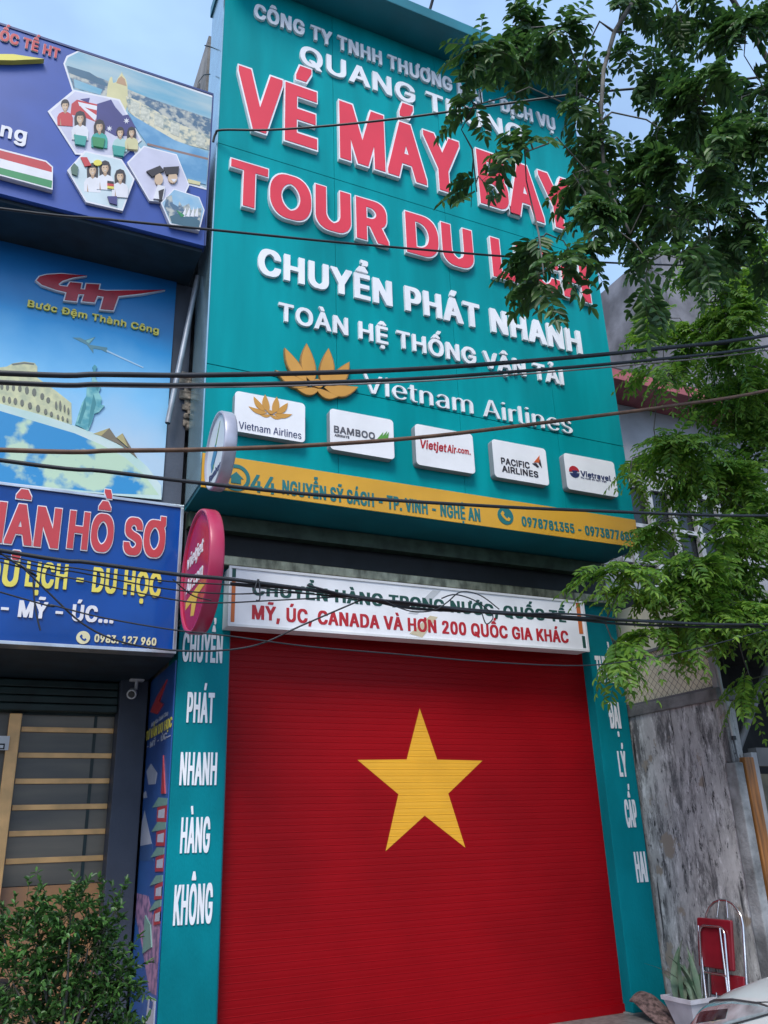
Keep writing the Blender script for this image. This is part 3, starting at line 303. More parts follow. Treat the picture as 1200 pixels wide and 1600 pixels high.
  'Q': (275, [[196,-31,250,-31,253,-29,253,-17,226,18,240,34,250,50,259,74,263,91,265,109,265,147,261,173,255,195,241,219,226,236,207,250,191,257,177,261,158,264,116,264,98,261,84,257,60,245,42,229,28,210,18,188,13,170,10,150,10,104,13,84,19,64,27,46,38,29,53,14,67,5,88,-5,111,-10,149,-11,176,-7], [137,34,116,40,105,45,97,51,84,66,76,78,70,96,65,117,65,136,67,150,73,170,79,181,89,196,104,208,113,213,125,218,140,220,155,216,166,211,180,201,190,190,200,174,205,158,210,136,210,119,204,90,195,72,190,65,172,86,115,86,115,73,143,36,143,35]]),
  'R': (231, [[21,-7,75,-6,76,90,78,92,113,92,116,91,171,-6,231,-6,232,5,231,9,180,100,200,113,208,122,217,138,222,159,222,193,217,214,207,232,192,246,173,255,150,261,132,262,20,261,19,-4], [77,135,77,219,125,218,142,213,150,208,157,201,164,186,165,171,159,155,150,145,136,138,122,135]]),
  'S': (230, [[99,-11,129,-12,150,-10,171,-5,185,2,198,11,210,24,217,37,221,51,222,79,221,89,213,108,205,119,192,129,171,139,118,154,97,162,81,171,73,181,71,187,72,192,75,199,82,207,100,218,116,222,137,216,149,209,156,200,163,183,218,183,218,197,216,210,208,227,202,236,191,246,180,253,165,259,148,263,95,264,81,262,61,256,41,245,29,233,21,222,16,207,15,173,18,162,24,148,34,137,52,124,68,118,138,97,153,88,164,75,165,71,164,63,154,48,146,42,136,37,116,32,98,36,87,41,79,46,71,55,64,75,9,74,9,54,13,39,21,24,34,10,46,2,66,-6,80,-10]]),
  'T': (231, [[89,-7,142,-7,144,-5,145,219,225,220,225,261,5,261,5,220,85,219,87,218,88,-4]]),
  'U': (266, [[107,-10,158,-11,186,-5,206,5,219,14,230,27,238,39,244,55,247,75,246,261,193,262,190,260,190,88,189,81,182,63,169,47,152,38,137,34,128,34,120,36,101,45,86,60,78,76,76,87,75,261,20,261,19,75,22,55,26,45,36,27,53,10,62,4,80,-5]]),
  'V': (247, [[95,-7,152,-7,155,-5,250,247,249,261,192,261,125,72,55,260,52,262,-2,261,-3,248,-1,241,92,-2]]),
  'W': (353, [[70,-7,130,-6,176,157,223,-5,225,-7,284,-6,356,248,356,261,300,261,253,91,206,261,149,262,146,260,103,100,100,92,54,260,51,262,-2,261,-3,248,-2,242,67,-1]]),
  'Y': (243, [[95,-7,150,-6,150,99,246,248,246,261,185,261,122,162,58,261,-2,261,-3,247,93,98,93,-4]]),
  'a': (200, [[58,-10,106,-11,120,-7,129,-3,133,-7,182,-7,185,-5,185,143,184,150,180,163,171,176,164,183,147,193,132,197,118,199,80,199,58,195,38,186,26,178,19,169,10,153,10,139,41,130,63,130,70,141,75,147,86,153,99,158,109,155,118,150,124,145,129,135,130,130,128,126,118,121,64,114,37,107,25,102,17,95,9,84,4,65,4,44,7,27,11,19,17,11,30,-1,40,-5], [84,31,74,35,66,40,63,45,60,53,65,63,73,69,84,74,104,78,130,80,131,75,129,63,120,47,113,41,101,34,92,31]]),
  'b': (219, [[96,-10,139,-11,154,-7,168,-2,178,5,191,17,198,27,205,41,211,68,212,111,208,136,200,157,189,173,173,187,159,194,136,199,100,199,83,196,71,191,70,261,17,261,15,259,15,-5,18,-7,67,-7,69,-6,71,-1,80,-6], [110,32,99,37,92,41,79,57,71,80,70,102,75,124,85,140,97,151,110,156,115,157,130,151,145,136,151,125,155,114,157,95,157,86,153,69,146,54,141,47,135,42,125,35,116,32]]),
  'c': (204, [[83,-10,129,-11,145,-7,158,-3,174,7,185,18,193,30,198,42,198,56,197,58,169,65,147,65,136,48,131,42,118,34,106,31,94,35,85,41,72,55,66,70,62,88,62,99,67,121,71,131,79,142,94,153,104,157,110,157,125,151,137,140,146,124,168,124,197,132,197,149,191,161,184,172,168,185,157,191,144,196,125,199,89,199,71,196,61,193,43,183,28,169,19,156,10,133,6,106,6,81,11,51,18,35,31,16,42,6,63,-5]]),
  'e': (208, [[85,-10,132,-11,157,-5,171,2,183,12,194,25,199,36,199,50,198,53,169,60,148,60,136,44,131,39,122,34,107,31,97,34,82,42,71,54,66,66,63,75,64,78,202,79,203,110,201,128,196,147,191,157,181,173,171,182,155,191,142,196,125,199,88,199,75,197,58,192,42,182,32,174,20,158,11,136,6,106,6,80,10,54,18,33,29,17,37,10,50,0,70,-7], [64,118,65,122,70,133,80,145,94,154,105,157,116,155,126,149,139,133,145,119,143,117]]),
  'g': (219, [[80,-81,131,-82,152,-78,170,-71,182,-63,188,-56,197,-44,202,-28,204,-9,204,194,202,196,151,196,149,190,132,197,120,199,84,199,71,197,53,191,39,182,27,170,17,153,10,135,7,119,6,107,7,72,14,45,21,30,29,21,48,6,63,-1,77,-4,91,-5,125,-4,140,0,148,4,149,3,147,-12,140,-25,128,-34,112,-40,106,-41,100,-40,83,-33,75,-27,63,-14,41,-14,15,-28,15,-42,23,-54,30,-62,46,-72,57,-77], [102,38,96,40,85,46,79,50,70,62,63,84,62,101,67,123,72,134,79,143,93,153,107,157,123,150,135,140,139,133,143,125,148,109,149,92,144,70,135,53,128,47,118,41,108,38]]),
  'h': (211, [[17,-7,70,-6,71,120,74,130,81,141,92,151,107,157,120,153,131,144,136,135,140,122,142,-6,193,-7,195,-5,195,138,189,163,179,179,170,187,157,194,143,198,100,199,87,197,71,191,70,259,69,261,18,262,15,260,15,-4]]),
  'i': (86, [[17,-7,68,-7,70,-5,70,194,69,196,18,196,15,195,15,-4], [28,222,56,222,66,225,72,230,76,236,77,242,77,256,76,262,71,270,59,276,27,276,21,274,14,269,10,258,10,239,13,232,18,227]]),
  'j': (86, [[-15,-78,24,-78,40,-74,51,-68,59,-60,64,-51,68,-41,70,-28,70,194,69,196,18,196,15,195,15,-15,12,-25,8,-31,0,-35,-15,-37,-16,-38,-16,-75], [28,222,56,222,64,224,72,230,76,238,76,260,71,270,59,276,27,276,21,274,13,268,10,259,10,238,12,233,19,226]]),
  'l': (97, [[50,-7,92,-8,103,-6,105,-4,105,7,99,33,76,35,72,40,70,49,70,260,68,262,17,261,15,259,15,30,19,16,24,6,33,-2]]),
  'm': (314, [[17,-7,70,-6,71,125,73,132,79,142,90,152,102,157,109,155,119,149,125,142,129,132,130,-6,184,-6,185,125,188,135,195,147,203,153,214,157,224,155,234,148,240,139,243,129,245,-6,297,-6,298,145,293,165,287,175,278,186,271,191,257,197,241,200,209,200,200,199,184,194,165,182,151,193,144,197,129,200,97,200,82,197,71,192,69,196,67,196,16,196,15,-4]]),
  'n': (211, [[17,-7,70,-6,71,120,74,130,81,141,92,151,107,157,120,153,131,144,136,135,140,122,142,-6,195,-6,195,139,192,154,188,165,175,183,167,189,157,194,135,199,100,199,87,197,71,190,68,196,16,196,15,-4]]),
  'o': (214, [[83,-10,129,-11,145,-7,160,-2,175,9,186,19,196,34,204,53,208,76,208,110,206,125,200,146,191,162,177,178,161,189,144,196,125,199,89,199,71,196,61,193,43,183,28,169,19,156,10,133,6,106,6,81,11,51,18,35,31,16,42,6,63,-5], [105,31,94,35,86,40,77,49,72,55,64,76,62,88,62,99,65,115,69,125,79,142,94,153,104,157,109,157,125,151,140,135,146,125,150,113,153,93,151,79,147,66,138,50,132,43,124,37,112,32]]),
  'r': (133, [[17,-7,70,-6,70,117,71,124,79,139,86,146,96,152,105,155,136,155,136,199,91,199,71,193,67,196,16,196,15,-4]]),
  't': (117, [[66,-8,108,-9,120,-6,121,-4,121,9,116,32,113,34,89,33,86,34,79,41,76,57,76,155,78,157,116,157,116,195,114,196,76,197,75,242,24,242,22,240,22,198,20,196,-8,196,-9,158,-6,157,21,157,22,155,22,32,23,25,27,15,38,2,50,-5]]),
  'v': (200, [[73,-6,125,-7,129,-5,203,182,202,196,146,196,100,76,55,195,52,196,-1,196,-2,180]]),
  'À': (247, [[-1,-7,55,-6,79,60,81,64,83,64,165,64,192,-6,250,-6,250,6,248,13,153,261,95,262,92,260,-2,11,-3,-4], [97,106,121,179,124,181,150,107,148,106], [100,280,146,280,148,281,148,295,125,342,122,343,67,343,66,331,68,327]]),
  'Á': (247, [[-1,-7,55,-6,79,60,81,64,83,64,165,64,192,-6,250,-6,250,6,248,13,153,261,95,262,92,260,-2,11,-3,-4], [97,106,121,179,124,181,150,107,148,106], [100,280,147,280,179,328,179,343,123,343,98,294,98,282]]),
  'à': (200, [[58,-10,106,-11,120,-7,129,-3,133,-7,182,-7,185,-5,185,143,184,150,180,163,171,176,164,183,147,193,132,197,118,199,80,199,58,195,38,186,26,178,19,169,10,153,10,139,41,130,63,130,70,141,75,147,86,153,99,158,109,155,118,150,124,145,129,135,130,130,128,126,118,121,64,114,37,107,25,102,17,95,9,84,4,65,4,44,7,27,11,19,17,11,30,-1,40,-5], [84,31,74,35,66,40,63,45,60,53,65,63,73,69,84,74,104,78,130,80,131,75,129,63,120,47,113,41,101,34,92,31], [74,216,120,215,122,217,122,230,100,275,98,278,96,279,41,278,41,264]]),
  'ô': (214, [[83,-10,129,-11,145,-7,160,-2,175,9,186,19,196,34,204,53,208,76,208,110,206,125,200,146,191,162,177,178,161,189,144,196,125,199,89,199,71,196,61,193,43,183,28,169,19,156,10,133,6,106,6,81,11,51,18,35,31,16,42,6,63,-5], [105,31,94,35,86,40,77,49,72,55,64,76,62,88,62,99,65,115,69,125,79,142,94,153,104,157,109,157,125,151,140,135,146,125,150,113,153,93,151,79,147,66,138,50,132,43,124,37,112,32], [40,218,92,218,106,234,122,218,174,218,175,220,175,232,133,279,81,279,74,273,39,233,38,221]]),
  'Đ': (264, [[26,-7,141,-7,163,-4,184,2,203,12,215,20,231,38,244,60,251,82,255,108,255,148,252,169,244,195,237,208,228,221,212,237,187,252,169,257,150,261,25,261,25,149,23,147,-7,146,-8,110,-6,108,23,108,25,106,25,-4], [82,36,82,107,150,108,151,145,149,147,82,148,82,218,84,219,116,219,131,217,149,212,166,203,177,193,185,181,193,165,199,138,199,118,197,104,191,85,185,74,175,60,160,48,149,43,131,38,119,36]]),
  'Ư': (265, [[107,-10,158,-11,186,-5,206,5,219,14,230,26,237,38,244,55,247,74,247,222,268,227,274,233,277,238,279,247,278,297,227,297,226,295,226,265,225,262,191,261,189,81,182,63,169,47,152,38,138,34,128,34,120,36,101,45,86,60,78,76,76,87,75,261,20,261,19,75,22,55,26,45,36,27,53,10,62,4,80,-5]]),
  'ư': (222, [[77,-9,117,-9,132,-5,141,0,144,-7,195,-6,195,161,215,167,220,171,224,176,226,185,225,238,176,238,174,199,170,196,142,196,141,84,139,68,133,53,123,42,113,36,103,33,92,37,80,46,73,58,71,66,70,196,16,196,15,56,20,33,28,16,42,2,60,-6]]),
  'Ả': (247, [[-1,-7,55,-6,79,60,81,64,83,64,165,64,192,-6,250,-6,250,6,248,13,153,261,95,262,92,260,-2,11,-3,-4], [97,106,121,179,124,181,150,107,148,106], [100,280,143,280,146,281,156,296,161,308,161,327,159,331,154,337,140,343,83,343,83,311,107,310,99,294,99,281]]),
  'Ậ': (247, [[107,-86,139,-86,146,-84,152,-80,158,-68,158,-51,155,-43,149,-37,139,-33,109,-33,100,-36,94,-42,90,-51,92,-73,96,-80], [-1,-7,55,-6,79,60,81,64,83,64,165,64,192,-6,250,-6,250,6,248,13,153,261,95,262,92,260,-2,11,-3,-4], [97,106,121,179,124,181,150,107,148,106], [57,284,109,284,124,299,138,284,190,284,191,285,191,298,150,343,98,343,56,299,56,286]]),
  'Ế': (216, [[21,-7,204,-6,205,33,203,35,78,36,76,38,77,107,192,108,194,110,194,148,193,150,77,150,76,219,202,219,204,222,203,261,20,261,19,-4], [47,279,99,279,113,294,127,279,179,279,181,280,181,293,139,339,88,339,47,296,45,291,45,280], [127,347,175,348,208,394,208,407,150,407,126,362,126,350]]),
  'Ể': (216, [[21,-7,204,-6,205,33,203,35,78,36,76,38,77,107,192,108,194,110,194,148,193,150,77,150,76,219,202,219,204,222,203,261,20,261,19,-4], [47,279,99,279,113,294,127,279,179,279,181,280,181,293,139,339,88,339,47,296,45,291,45,280], [126,347,172,348,181,361,186,371,186,391,182,399,175,404,165,407,108,407,108,375,131,373,125,360,125,349]]),
  'Ệ': (216, [[97,-86,128,-86,138,-82,141,-79,146,-70,146,-50,144,-44,140,-38,127,-33,99,-33,91,-35,84,-41,80,-49,80,-72,82,-77,88,-83], [21,-7,204,-6,205,33,203,35,78,36,76,38,77,107,192,108,194,110,194,148,193,150,77,150,76,219,202,219,204,222,203,261,20,261,19,-4], [46,284,98,284,112,298,126,284,178,284,180,285,180,298,139,343,86,343,45,300,44,286]]),
  'ệ': (208, [[89,-86,121,-86,129,-83,136,-77,139,-67,139,-53,137,-44,131,-38,121,-33,92,-33,86,-34,78,-39,74,-44,72,-50,72,-69,74,-74,77,-80], [85,-10,132,-11,157,-5,171,2,183,12,194,25,199,36,199,50,198,53,169,60,148,60,136,44,131,39,122,34,107,31,97,34,82,42,71,54,66,66,63,75,64,78,202,79,203,110,201,128,196,147,191,157,181,173,171,182,155,191,142,196,125,199,88,199,75,197,58,192,42,182,32,174,20,158,11,136,6,106,6,80,10,54,18,33,29,17,37,10,50,0,70,-7], [64,118,65,122,70,133,80,145,94,154,105,157,116,155,126,149,139,133,145,119,143,117], [39,218,90,218,105,234,120,218,172,218,173,220,173,232,131,279,79,279,38,234,38,221]]),
  'Ố': (275, [[125,-10,150,-11,179,-7,195,-1,217,11,237,29,249,48,255,62,263,91,265,109,264,156,258,184,247,210,233,229,215,245,191,257,167,263,117,264,102,262,79,255,60,245,41,228,28,210,18,188,11,159,10,104,13,84,20,59,32,38,47,20,67,5,80,-2,95,-6,111,-10], [137,34,116,40,105,45,97,51,84,66,76,78,70,96,65,117,65,136,67,150,73,170,79,181,89,196,104,208,113,213,125,218,140,220,155,216,166,211,180,201,190,190,200,174,205,158,210,136,210,119,204,90,195,72,187,61,177,51,165,43,148,36], [73,279,124,279,138,294,140,293,152,279,205,279,207,280,207,292,205,296,165,339,113,339,72,294,71,281], [152,347,200,348,233,394,233,407,175,407,151,361,151,350]]),
  'Ớ': (274, [[125,-10,149,-11,171,-9,187,-5,208,5,222,14,237,29,246,43,254,57,259,74,264,98,265,147,263,163,257,187,247,210,239,222,254,228,260,234,263,241,264,247,264,295,263,297,212,297,211,264,209,262,190,262,163,264,117,264,98,261,84,257,68,250,50,237,34,219,23,201,15,178,10,150,11,96,15,75,21,57,30,41,38,29,53,14,67,5,80,-2,95,-6,111,-10], [137,34,116,40,105,45,97,51,84,66,76,78,70,96,65,117,65,136,67,150,73,170,79,181,89,196,104,208,113,213,125,218,140,220,155,216,166,211,180,201,190,190,200,174,205,158,210,136,210,119,204,90,195,72,187,61,177,51,165,43,148,36], [114,272,161,273,193,320,194,324,194,335,137,335,113,287,113,275]]),
  'ớ': (213, [[83,-10,129,-11,153,-5,165,1,175,9,186,19,197,36,204,53,207,68,208,111,206,125,200,146,189,165,203,170,209,176,211,181,212,187,212,238,162,238,161,236,161,202,158,197,131,199,89,199,70,196,50,187,39,180,28,169,19,156,10,133,6,106,7,71,12,49,21,28,36,11,58,-4,69,-7], [105,31,94,35,86,40,77,49,72,55,64,76,62,88,62,99,65,115,69,125,79,142,94,153,104,157,109,157,125,151,140,135,146,125,150,113,153,93,151,79,147,66,138,50,132,43,124,37,112,32], [83,208,131,208,163,256,163,271,106,271,82,223,82,210]]),
  ' ': (97, []),
 },
 'S': {
  'A': (240, [[11,8,45,8,48,9,71,77,75,79,167,79,193,8,230,8,230,11,222,32,143,247,99,247,96,246,12,16,10,9], [82,92,82,107,118,214,120,217,137,164,156,109,157,93,154,91]]),
  'V': (240, [[98,8,144,8,230,247,195,247,192,246,144,106,121,37,119,41,102,94,47,246,45,247,10,247,13,236]]),
  'a': (195, [[63,4,96,4,102,5,112,8,122,13,132,21,134,20,134,9,135,8,171,8,173,9,173,126,171,139,167,150,160,162,151,170,136,179,122,183,108,185,86,185,72,183,57,179,42,171,32,163,23,152,25,150,42,145,53,145,55,146,63,158,74,166,85,171,99,173,110,171,120,166,129,156,131,149,133,143,133,117,129,111,126,109,115,106,74,101,45,94,34,89,27,85,19,76,14,67,11,53,15,38,22,26,29,18,39,12,53,6], [79,16,72,18,62,23,55,29,52,35,51,40,51,66,55,75,64,83,75,88,95,92,132,97,133,54,128,40,123,33,116,26,107,21,90,15]]),
  'e': (202, [[89,4,122,4,144,9,156,15,166,21,176,31,180,38,178,40,157,45,149,45,140,31,128,21,115,17,103,15,90,19,75,26,66,36,59,48,55,59,53,72,53,90,54,92,188,92,190,94,189,109,186,125,181,138,173,154,163,164,151,173,140,179,122,184,113,185,83,184,63,178,50,170,36,158,29,149,21,134,14,112,13,98,13,88,14,75,21,53,30,38,45,22,57,14,71,8], [54,103,53,121,55,131,59,142,64,150,71,159,77,164,86,169,98,172,108,172,119,169,129,163,135,157,143,145,147,134,150,118,150,104,149,103]]),
  'i': (83, [[23,8,59,8,61,9,62,179,60,182,24,182,21,180,21,10], [34,229,49,229,56,231,64,238,66,243,61,249,52,254,33,254,28,253,21,248,18,241,24,233]]),
  'l': (95, [[55,7,84,7,90,8,92,9,90,17,89,19,75,18,67,21,64,25,62,35,61,246,59,247,23,247,21,245,21,48,22,39,26,26,33,17,44,10]]),
  'm': (305, [[23,8,59,8,61,9,62,131,63,138,67,150,75,161,88,170,100,172,109,171,122,163,129,154,132,146,133,137,133,9,135,8,171,8,172,133,173,141,177,152,181,158,187,164,197,170,208,173,219,171,232,163,238,156,242,145,243,138,243,9,246,8,283,8,284,121,281,139,279,150,275,157,267,168,256,177,244,182,227,186,208,186,196,183,187,180,169,170,159,159,154,167,144,176,133,182,125,185,100,186,86,182,77,179,61,166,60,180,59,182,22,181,21,10]]),
  'n': (205, [[23,8,61,8,62,126,64,139,68,149,72,155,79,162,91,169,103,172,119,169,129,162,137,152,142,139,143,130,143,9,146,8,183,8,184,117,183,128,180,142,176,151,170,161,163,169,152,177,141,181,125,185,104,185,92,183,82,180,72,174,61,165,60,180,59,182,22,181,21,10]]),
  'r': (130, [[23,8,59,8,61,9,62,130,64,141,68,150,77,161,89,167,100,170,126,170,126,184,96,185,89,183,82,181,73,177,61,168,60,180,59,182,22,181,21,10]]),
  's': (182, [[74,4,107,4,124,7,137,12,150,20,160,29,164,36,168,45,170,53,167,64,160,76,151,84,138,91,127,95,79,107,66,114,62,120,60,125,59,131,59,145,61,156,68,165,82,172,95,174,110,170,120,162,130,146,139,146,160,151,160,153,156,159,149,168,136,177,124,181,106,185,82,185,60,180,49,176,36,167,30,161,25,154,20,144,19,135,23,123,30,113,38,106,48,100,66,94,111,82,121,77,125,72,128,68,129,63,129,40,128,35,120,25,105,18,96,15,86,15,75,19,69,21,61,27,50,45,40,45,18,40,19,36,26,26,31,21,42,14,58,7]]),
  't': (114, [[70,6,99,6,106,7,108,9,106,16,104,19,96,19,85,17,77,20,71,25,68,34,68,170,71,171,105,171,107,173,107,180,104,182,69,182,68,227,29,228,28,225,27,182,0,182,-2,180,-2,173,0,171,26,171,28,170,28,47,30,36,36,24,45,15,54,10]]),
  ' ': (94, []),
 },
 'R': {
  'B': (228, [[27,-4,138,-4,158,-1,172,3,189,13,196,18,206,32,212,55,212,82,210,93,205,106,197,117,191,123,173,133,191,148,199,159,203,175,202,204,198,218,190,231,173,247,154,255,139,258,26,258,26,-1], [67,33,66,109,68,111,126,112,139,109,158,99,170,83,174,69,172,59,163,45,151,38,131,33], [67,147,67,222,129,221,147,215,158,203,163,191,162,176,155,163,143,153,134,149,117,146]]),
  'C': (255, [[128,-7,151,-7,168,-4,186,3,204,14,217,26,228,41,234,54,240,75,239,84,201,84,192,63,182,50,160,36,140,31,116,33,95,43,80,55,67,75,60,94,56,117,58,151,63,170,70,186,86,204,99,214,111,220,130,224,153,221,171,213,187,200,196,184,201,171,238,170,240,172,238,188,231,208,219,225,207,238,191,249,178,255,148,261,120,261,98,257,76,249,55,234,39,214,28,195,19,166,16,144,16,111,20,84,30,55,42,36,59,17,81,3,104,-5]]),
  'N': (262, [[27,-4,64,-4,66,-2,66,192,189,-3,235,-3,235,258,198,259,195,257,196,63,72,258,26,258,26,-1]]),
  'T': (224, [[94,-4,130,-4,133,-2,133,221,135,222,211,222,212,225,212,256,211,259,15,259,13,257,13,225,14,222,90,222,92,221,92,-1]]),
  'V': (240, [[99,-4,141,-4,143,-2,233,245,236,251,235,258,196,259,193,257,121,46,46,257,44,259,5,258,5,250,7,243]]),
  'c': (198, [[88,-7,125,-7,151,3,171,20,180,32,185,45,184,55,156,62,150,62,141,46,131,36,116,29,102,27,86,31,76,37,67,46,59,60,52,89,54,111,58,125,64,137,71,147,81,155,98,161,109,161,121,157,129,153,138,145,149,127,155,127,184,135,184,144,179,157,163,176,141,190,123,195,94,196,80,194,67,190,50,181,38,170,27,155,21,144,15,124,13,110,14,76,18,55,24,38,36,21,50,7,66,-2]]),
  'd': (212, [[83,-7,111,-8,125,-5,137,2,152,17,154,-3,187,-4,189,-2,189,256,188,259,154,259,152,257,151,173,137,186,121,194,108,196,75,194,61,189,45,179,32,165,21,146,13,111,14,76,21,43,32,23,46,9,67,-4], [94,28,77,36,64,50,54,75,52,100,59,129,68,145,78,153,86,157,97,161,107,161,119,157,127,153,142,136,150,114,152,88,146,61,136,44,129,37,119,31,108,28]]),
  'g': (213, [[85,-79,120,-79,151,-71,172,-57,185,-37,190,-12,190,191,189,193,154,193,152,172,136,187,125,193,108,196,88,196,72,193,57,187,43,177,30,162,20,141,14,113,14,71,24,40,34,25,44,15,55,8,72,1,100,-2,114,-1,128,3,140,10,152,21,152,-4,148,-21,140,-32,124,-41,111,-44,96,-44,80,-40,66,-31,53,-16,47,-17,23,-30,22,-39,24,-44,40,-61,63,-74], [96,34,78,41,70,47,63,56,54,78,52,100,58,127,69,146,86,157,97,161,108,161,127,153,137,145,143,135,151,112,152,87,147,66,134,46,125,40,113,35]]),
  'h': (205, [[24,-4,58,-4,60,-2,61,115,63,127,67,137,78,151,90,157,102,161,120,157,130,151,138,141,142,131,144,119,145,-3,180,-4,183,-2,183,128,180,150,176,160,169,173,156,185,143,192,125,196,104,196,92,194,73,185,61,175,61,256,59,259,25,259,22,257,22,-1]]),
  'i': (83, [[24,-4,58,-4,60,-2,61,191,59,193,25,193,22,192,22,-1], [35,218,48,217,55,220,63,226,66,231,67,246,65,254,54,264,29,264,22,259,18,251,16,240,19,229,25,222]]),
  'l': (95, [[56,-5,90,-4,94,-1,94,5,89,30,74,30,67,32,63,37,61,47,60,257,58,259,24,259,22,256,22,35,26,17,33,6,45,-2]]),
  'm': (305, [[24,-4,58,-4,60,-2,62,127,66,139,74,150,87,158,100,161,110,159,123,152,130,143,133,134,134,-3,169,-4,171,-2,172,129,176,141,186,153,196,158,208,161,220,159,233,152,239,145,243,133,244,-2,247,-4,282,-3,283,132,279,158,270,175,263,183,253,189,243,194,226,197,209,197,188,192,170,181,159,169,153,178,144,187,125,196,101,197,87,194,72,186,61,175,58,193,23,193,22,-1]]),
  'n': (205, [[24,-4,58,-4,60,-2,61,115,63,127,67,137,78,151,90,157,102,161,120,157,130,151,138,141,142,131,144,119,144,-2,147,-4,182,-3,182,140,179,153,173,167,164,178,158,184,148,190,131,195,104,196,81,190,72,185,60,174,58,193,23,193,22,-1]]),
  't': (114, [[71,-5,98,-6,109,-4,111,-1,104,30,85,29,76,31,70,36,67,46,67,158,70,160,105,160,106,192,103,193,68,194,67,239,30,239,29,237,29,195,26,193,0,193,-1,161,29,158,29,35,31,25,37,13,46,3,55,-2]]),
  'u': (205, [[82,-6,99,-7,121,-2,133,5,144,15,147,-4,182,-3,182,193,145,193,144,75,141,59,134,46,126,38,115,32,100,29,86,32,76,38,68,48,62,63,60,192,58,193,23,193,22,62,25,40,33,22,46,7,60,-2]]),
  'à': (195, [[64,-7,95,-8,105,-5,121,1,134,12,136,-4,170,-4,172,-2,171,146,167,160,159,174,150,181,135,190,106,196,78,195,58,190,48,185,34,175,23,163,17,150,18,141,44,134,52,134,62,146,73,155,88,160,100,161,111,159,121,154,130,145,132,137,133,127,127,121,116,117,75,112,46,105,28,96,20,87,15,79,12,66,12,42,19,21,23,14,35,3,49,-4], [78,27,64,32,54,41,50,53,55,65,63,72,75,77,133,86,134,66,130,53,124,45,116,37,103,30,91,27], [79,211,109,211,111,212,111,219,88,267,85,268,47,268,47,258]]),
  'ô': (208, [[88,-7,125,-7,142,-2,157,7,172,21,180,31,188,50,192,65,194,79,193,118,187,141,181,155,170,170,158,181,141,190,123,195,94,196,80,194,67,190,50,181,38,170,27,155,21,144,15,124,13,110,14,76,18,55,24,38,36,21,50,7,66,-2], [101,27,80,34,67,47,59,60,55,72,52,99,58,125,69,145,87,157,98,161,109,161,121,157,129,153,144,137,154,112,156,89,151,65,140,46,132,38,122,31], [47,214,82,214,103,238,125,214,161,214,162,222,122,268,86,268,47,225,45,221]]),
  'Đ': (256, [[33,-4,129,-4,156,0,174,6,193,17,210,32,220,45,230,66,238,97,240,118,238,159,232,184,222,207,212,221,189,241,160,254,139,258,32,258,32,146,29,144,0,144,0,113,1,111,29,111,32,109,32,-1], [72,33,72,110,138,111,139,113,139,142,137,144,72,145,71,221,74,222,120,222,140,219,156,213,171,204,181,193,192,175,198,157,201,138,201,118,199,102,192,80,183,65,173,53,151,40,123,33]]),
  'ư': (216, [[82,-6,99,-7,121,-2,133,5,144,15,147,-4,182,-3,183,164,201,169,210,180,212,190,212,235,179,235,176,195,173,193,145,193,143,68,141,59,133,45,123,36,107,30,99,29,80,35,70,44,64,55,61,72,60,193,23,193,22,62,25,40,33,22,46,7,60,-2]]),
  'ệ': (202, [[94,-76,114,-75,122,-70,127,-62,127,-42,122,-34,114,-29,91,-29,86,-32,79,-40,78,-62,86,-72], [90,-7,127,-7,153,2,165,10,175,20,181,29,186,42,185,50,150,57,141,43,129,33,115,28,102,27,89,30,74,38,65,47,58,59,53,76,54,81,187,81,189,82,189,111,187,126,182,145,174,162,162,175,150,184,139,190,121,195,84,195,64,189,50,181,37,169,27,155,20,141,14,118,14,70,20,47,29,29,36,20,53,5,69,-3], [54,115,59,132,71,148,85,157,102,161,120,157,131,150,143,135,149,117,147,114], [45,214,80,214,101,238,123,214,159,214,161,222,121,268,84,268,44,223]]),
  'ị': (83, [[34,-76,54,-75,61,-70,66,-63,66,-41,60,-33,53,-29,31,-29,25,-33,19,-41,19,-63,25,-71], [24,-4,58,-4,60,-2,61,191,59,193,25,193,22,192,22,-1], [35,218,48,217,55,220,63,226,66,231,67,246,65,254,54,264,29,264,22,259,18,251,16,240,19,229,25,222]]),
  'ớ': (207, [[88,-7,119,-8,133,-5,150,2,162,11,172,21,186,45,194,78,193,118,185,146,172,167,189,172,197,181,199,190,199,233,198,235,163,235,162,198,159,194,93,196,75,193,55,184,38,170,21,144,14,111,13,77,18,55,24,38,36,21,50,7,66,-2], [101,27,80,34,67,47,59,60,55,72,52,99,58,125,69,145,87,157,98,161,109,161,121,157,129,153,144,137,154,112,156,89,151,65,140,46,132,38,122,31], [88,211,120,212,151,258,151,268,110,268,87,219]]),
  'ờ': (207, [[88,-7,119,-8,133,-5,150,2,162,11,172,21,186,45,194,78,193,118,185,146,172,167,189,172,197,181,199,190,199,233,198,235,163,235,162,198,159,194,93,196,75,193,55,184,38,170,21,144,14,111,13,77,18,55,24,38,36,21,50,7,66,-2], [101,27,80,34,67,47,59,60,55,72,52,99,58,125,69,145,87,157,98,161,109,161,121,157,129,153,144,137,154,112,156,89,151,65,140,46,132,38,122,31], [88,211,118,211,120,212,120,220,98,266,95,268,56,268,57,257]]),
  'ụ': (205, [[95,-76,115,-75,120,-72,127,-64,128,-43,124,-36,115,-29,92,-29,84,-34,79,-42,78,-57,80,-65,86,-72], [82,-6,99,-7,121,-2,133,5,144,15,147,-4,182,-3,182,193,145,193,144,75,141,59,134,46,126,38,115,32,100,29,86,32,76,38,68,48,62,63,60,192,58,193,23,193,22,62,25,40,33,22,46,7,60,-2]]),
  ' ': (94, []),
 },
}
FONT = {st: {ch: (r[0]/500, [[(c[i]/500, c[i+1]/500) for i in range(0, len(c), 2)] for c in r[1]]) for ch, r in d.items()} for st, d in GLY.items()}
CAPU = .5087
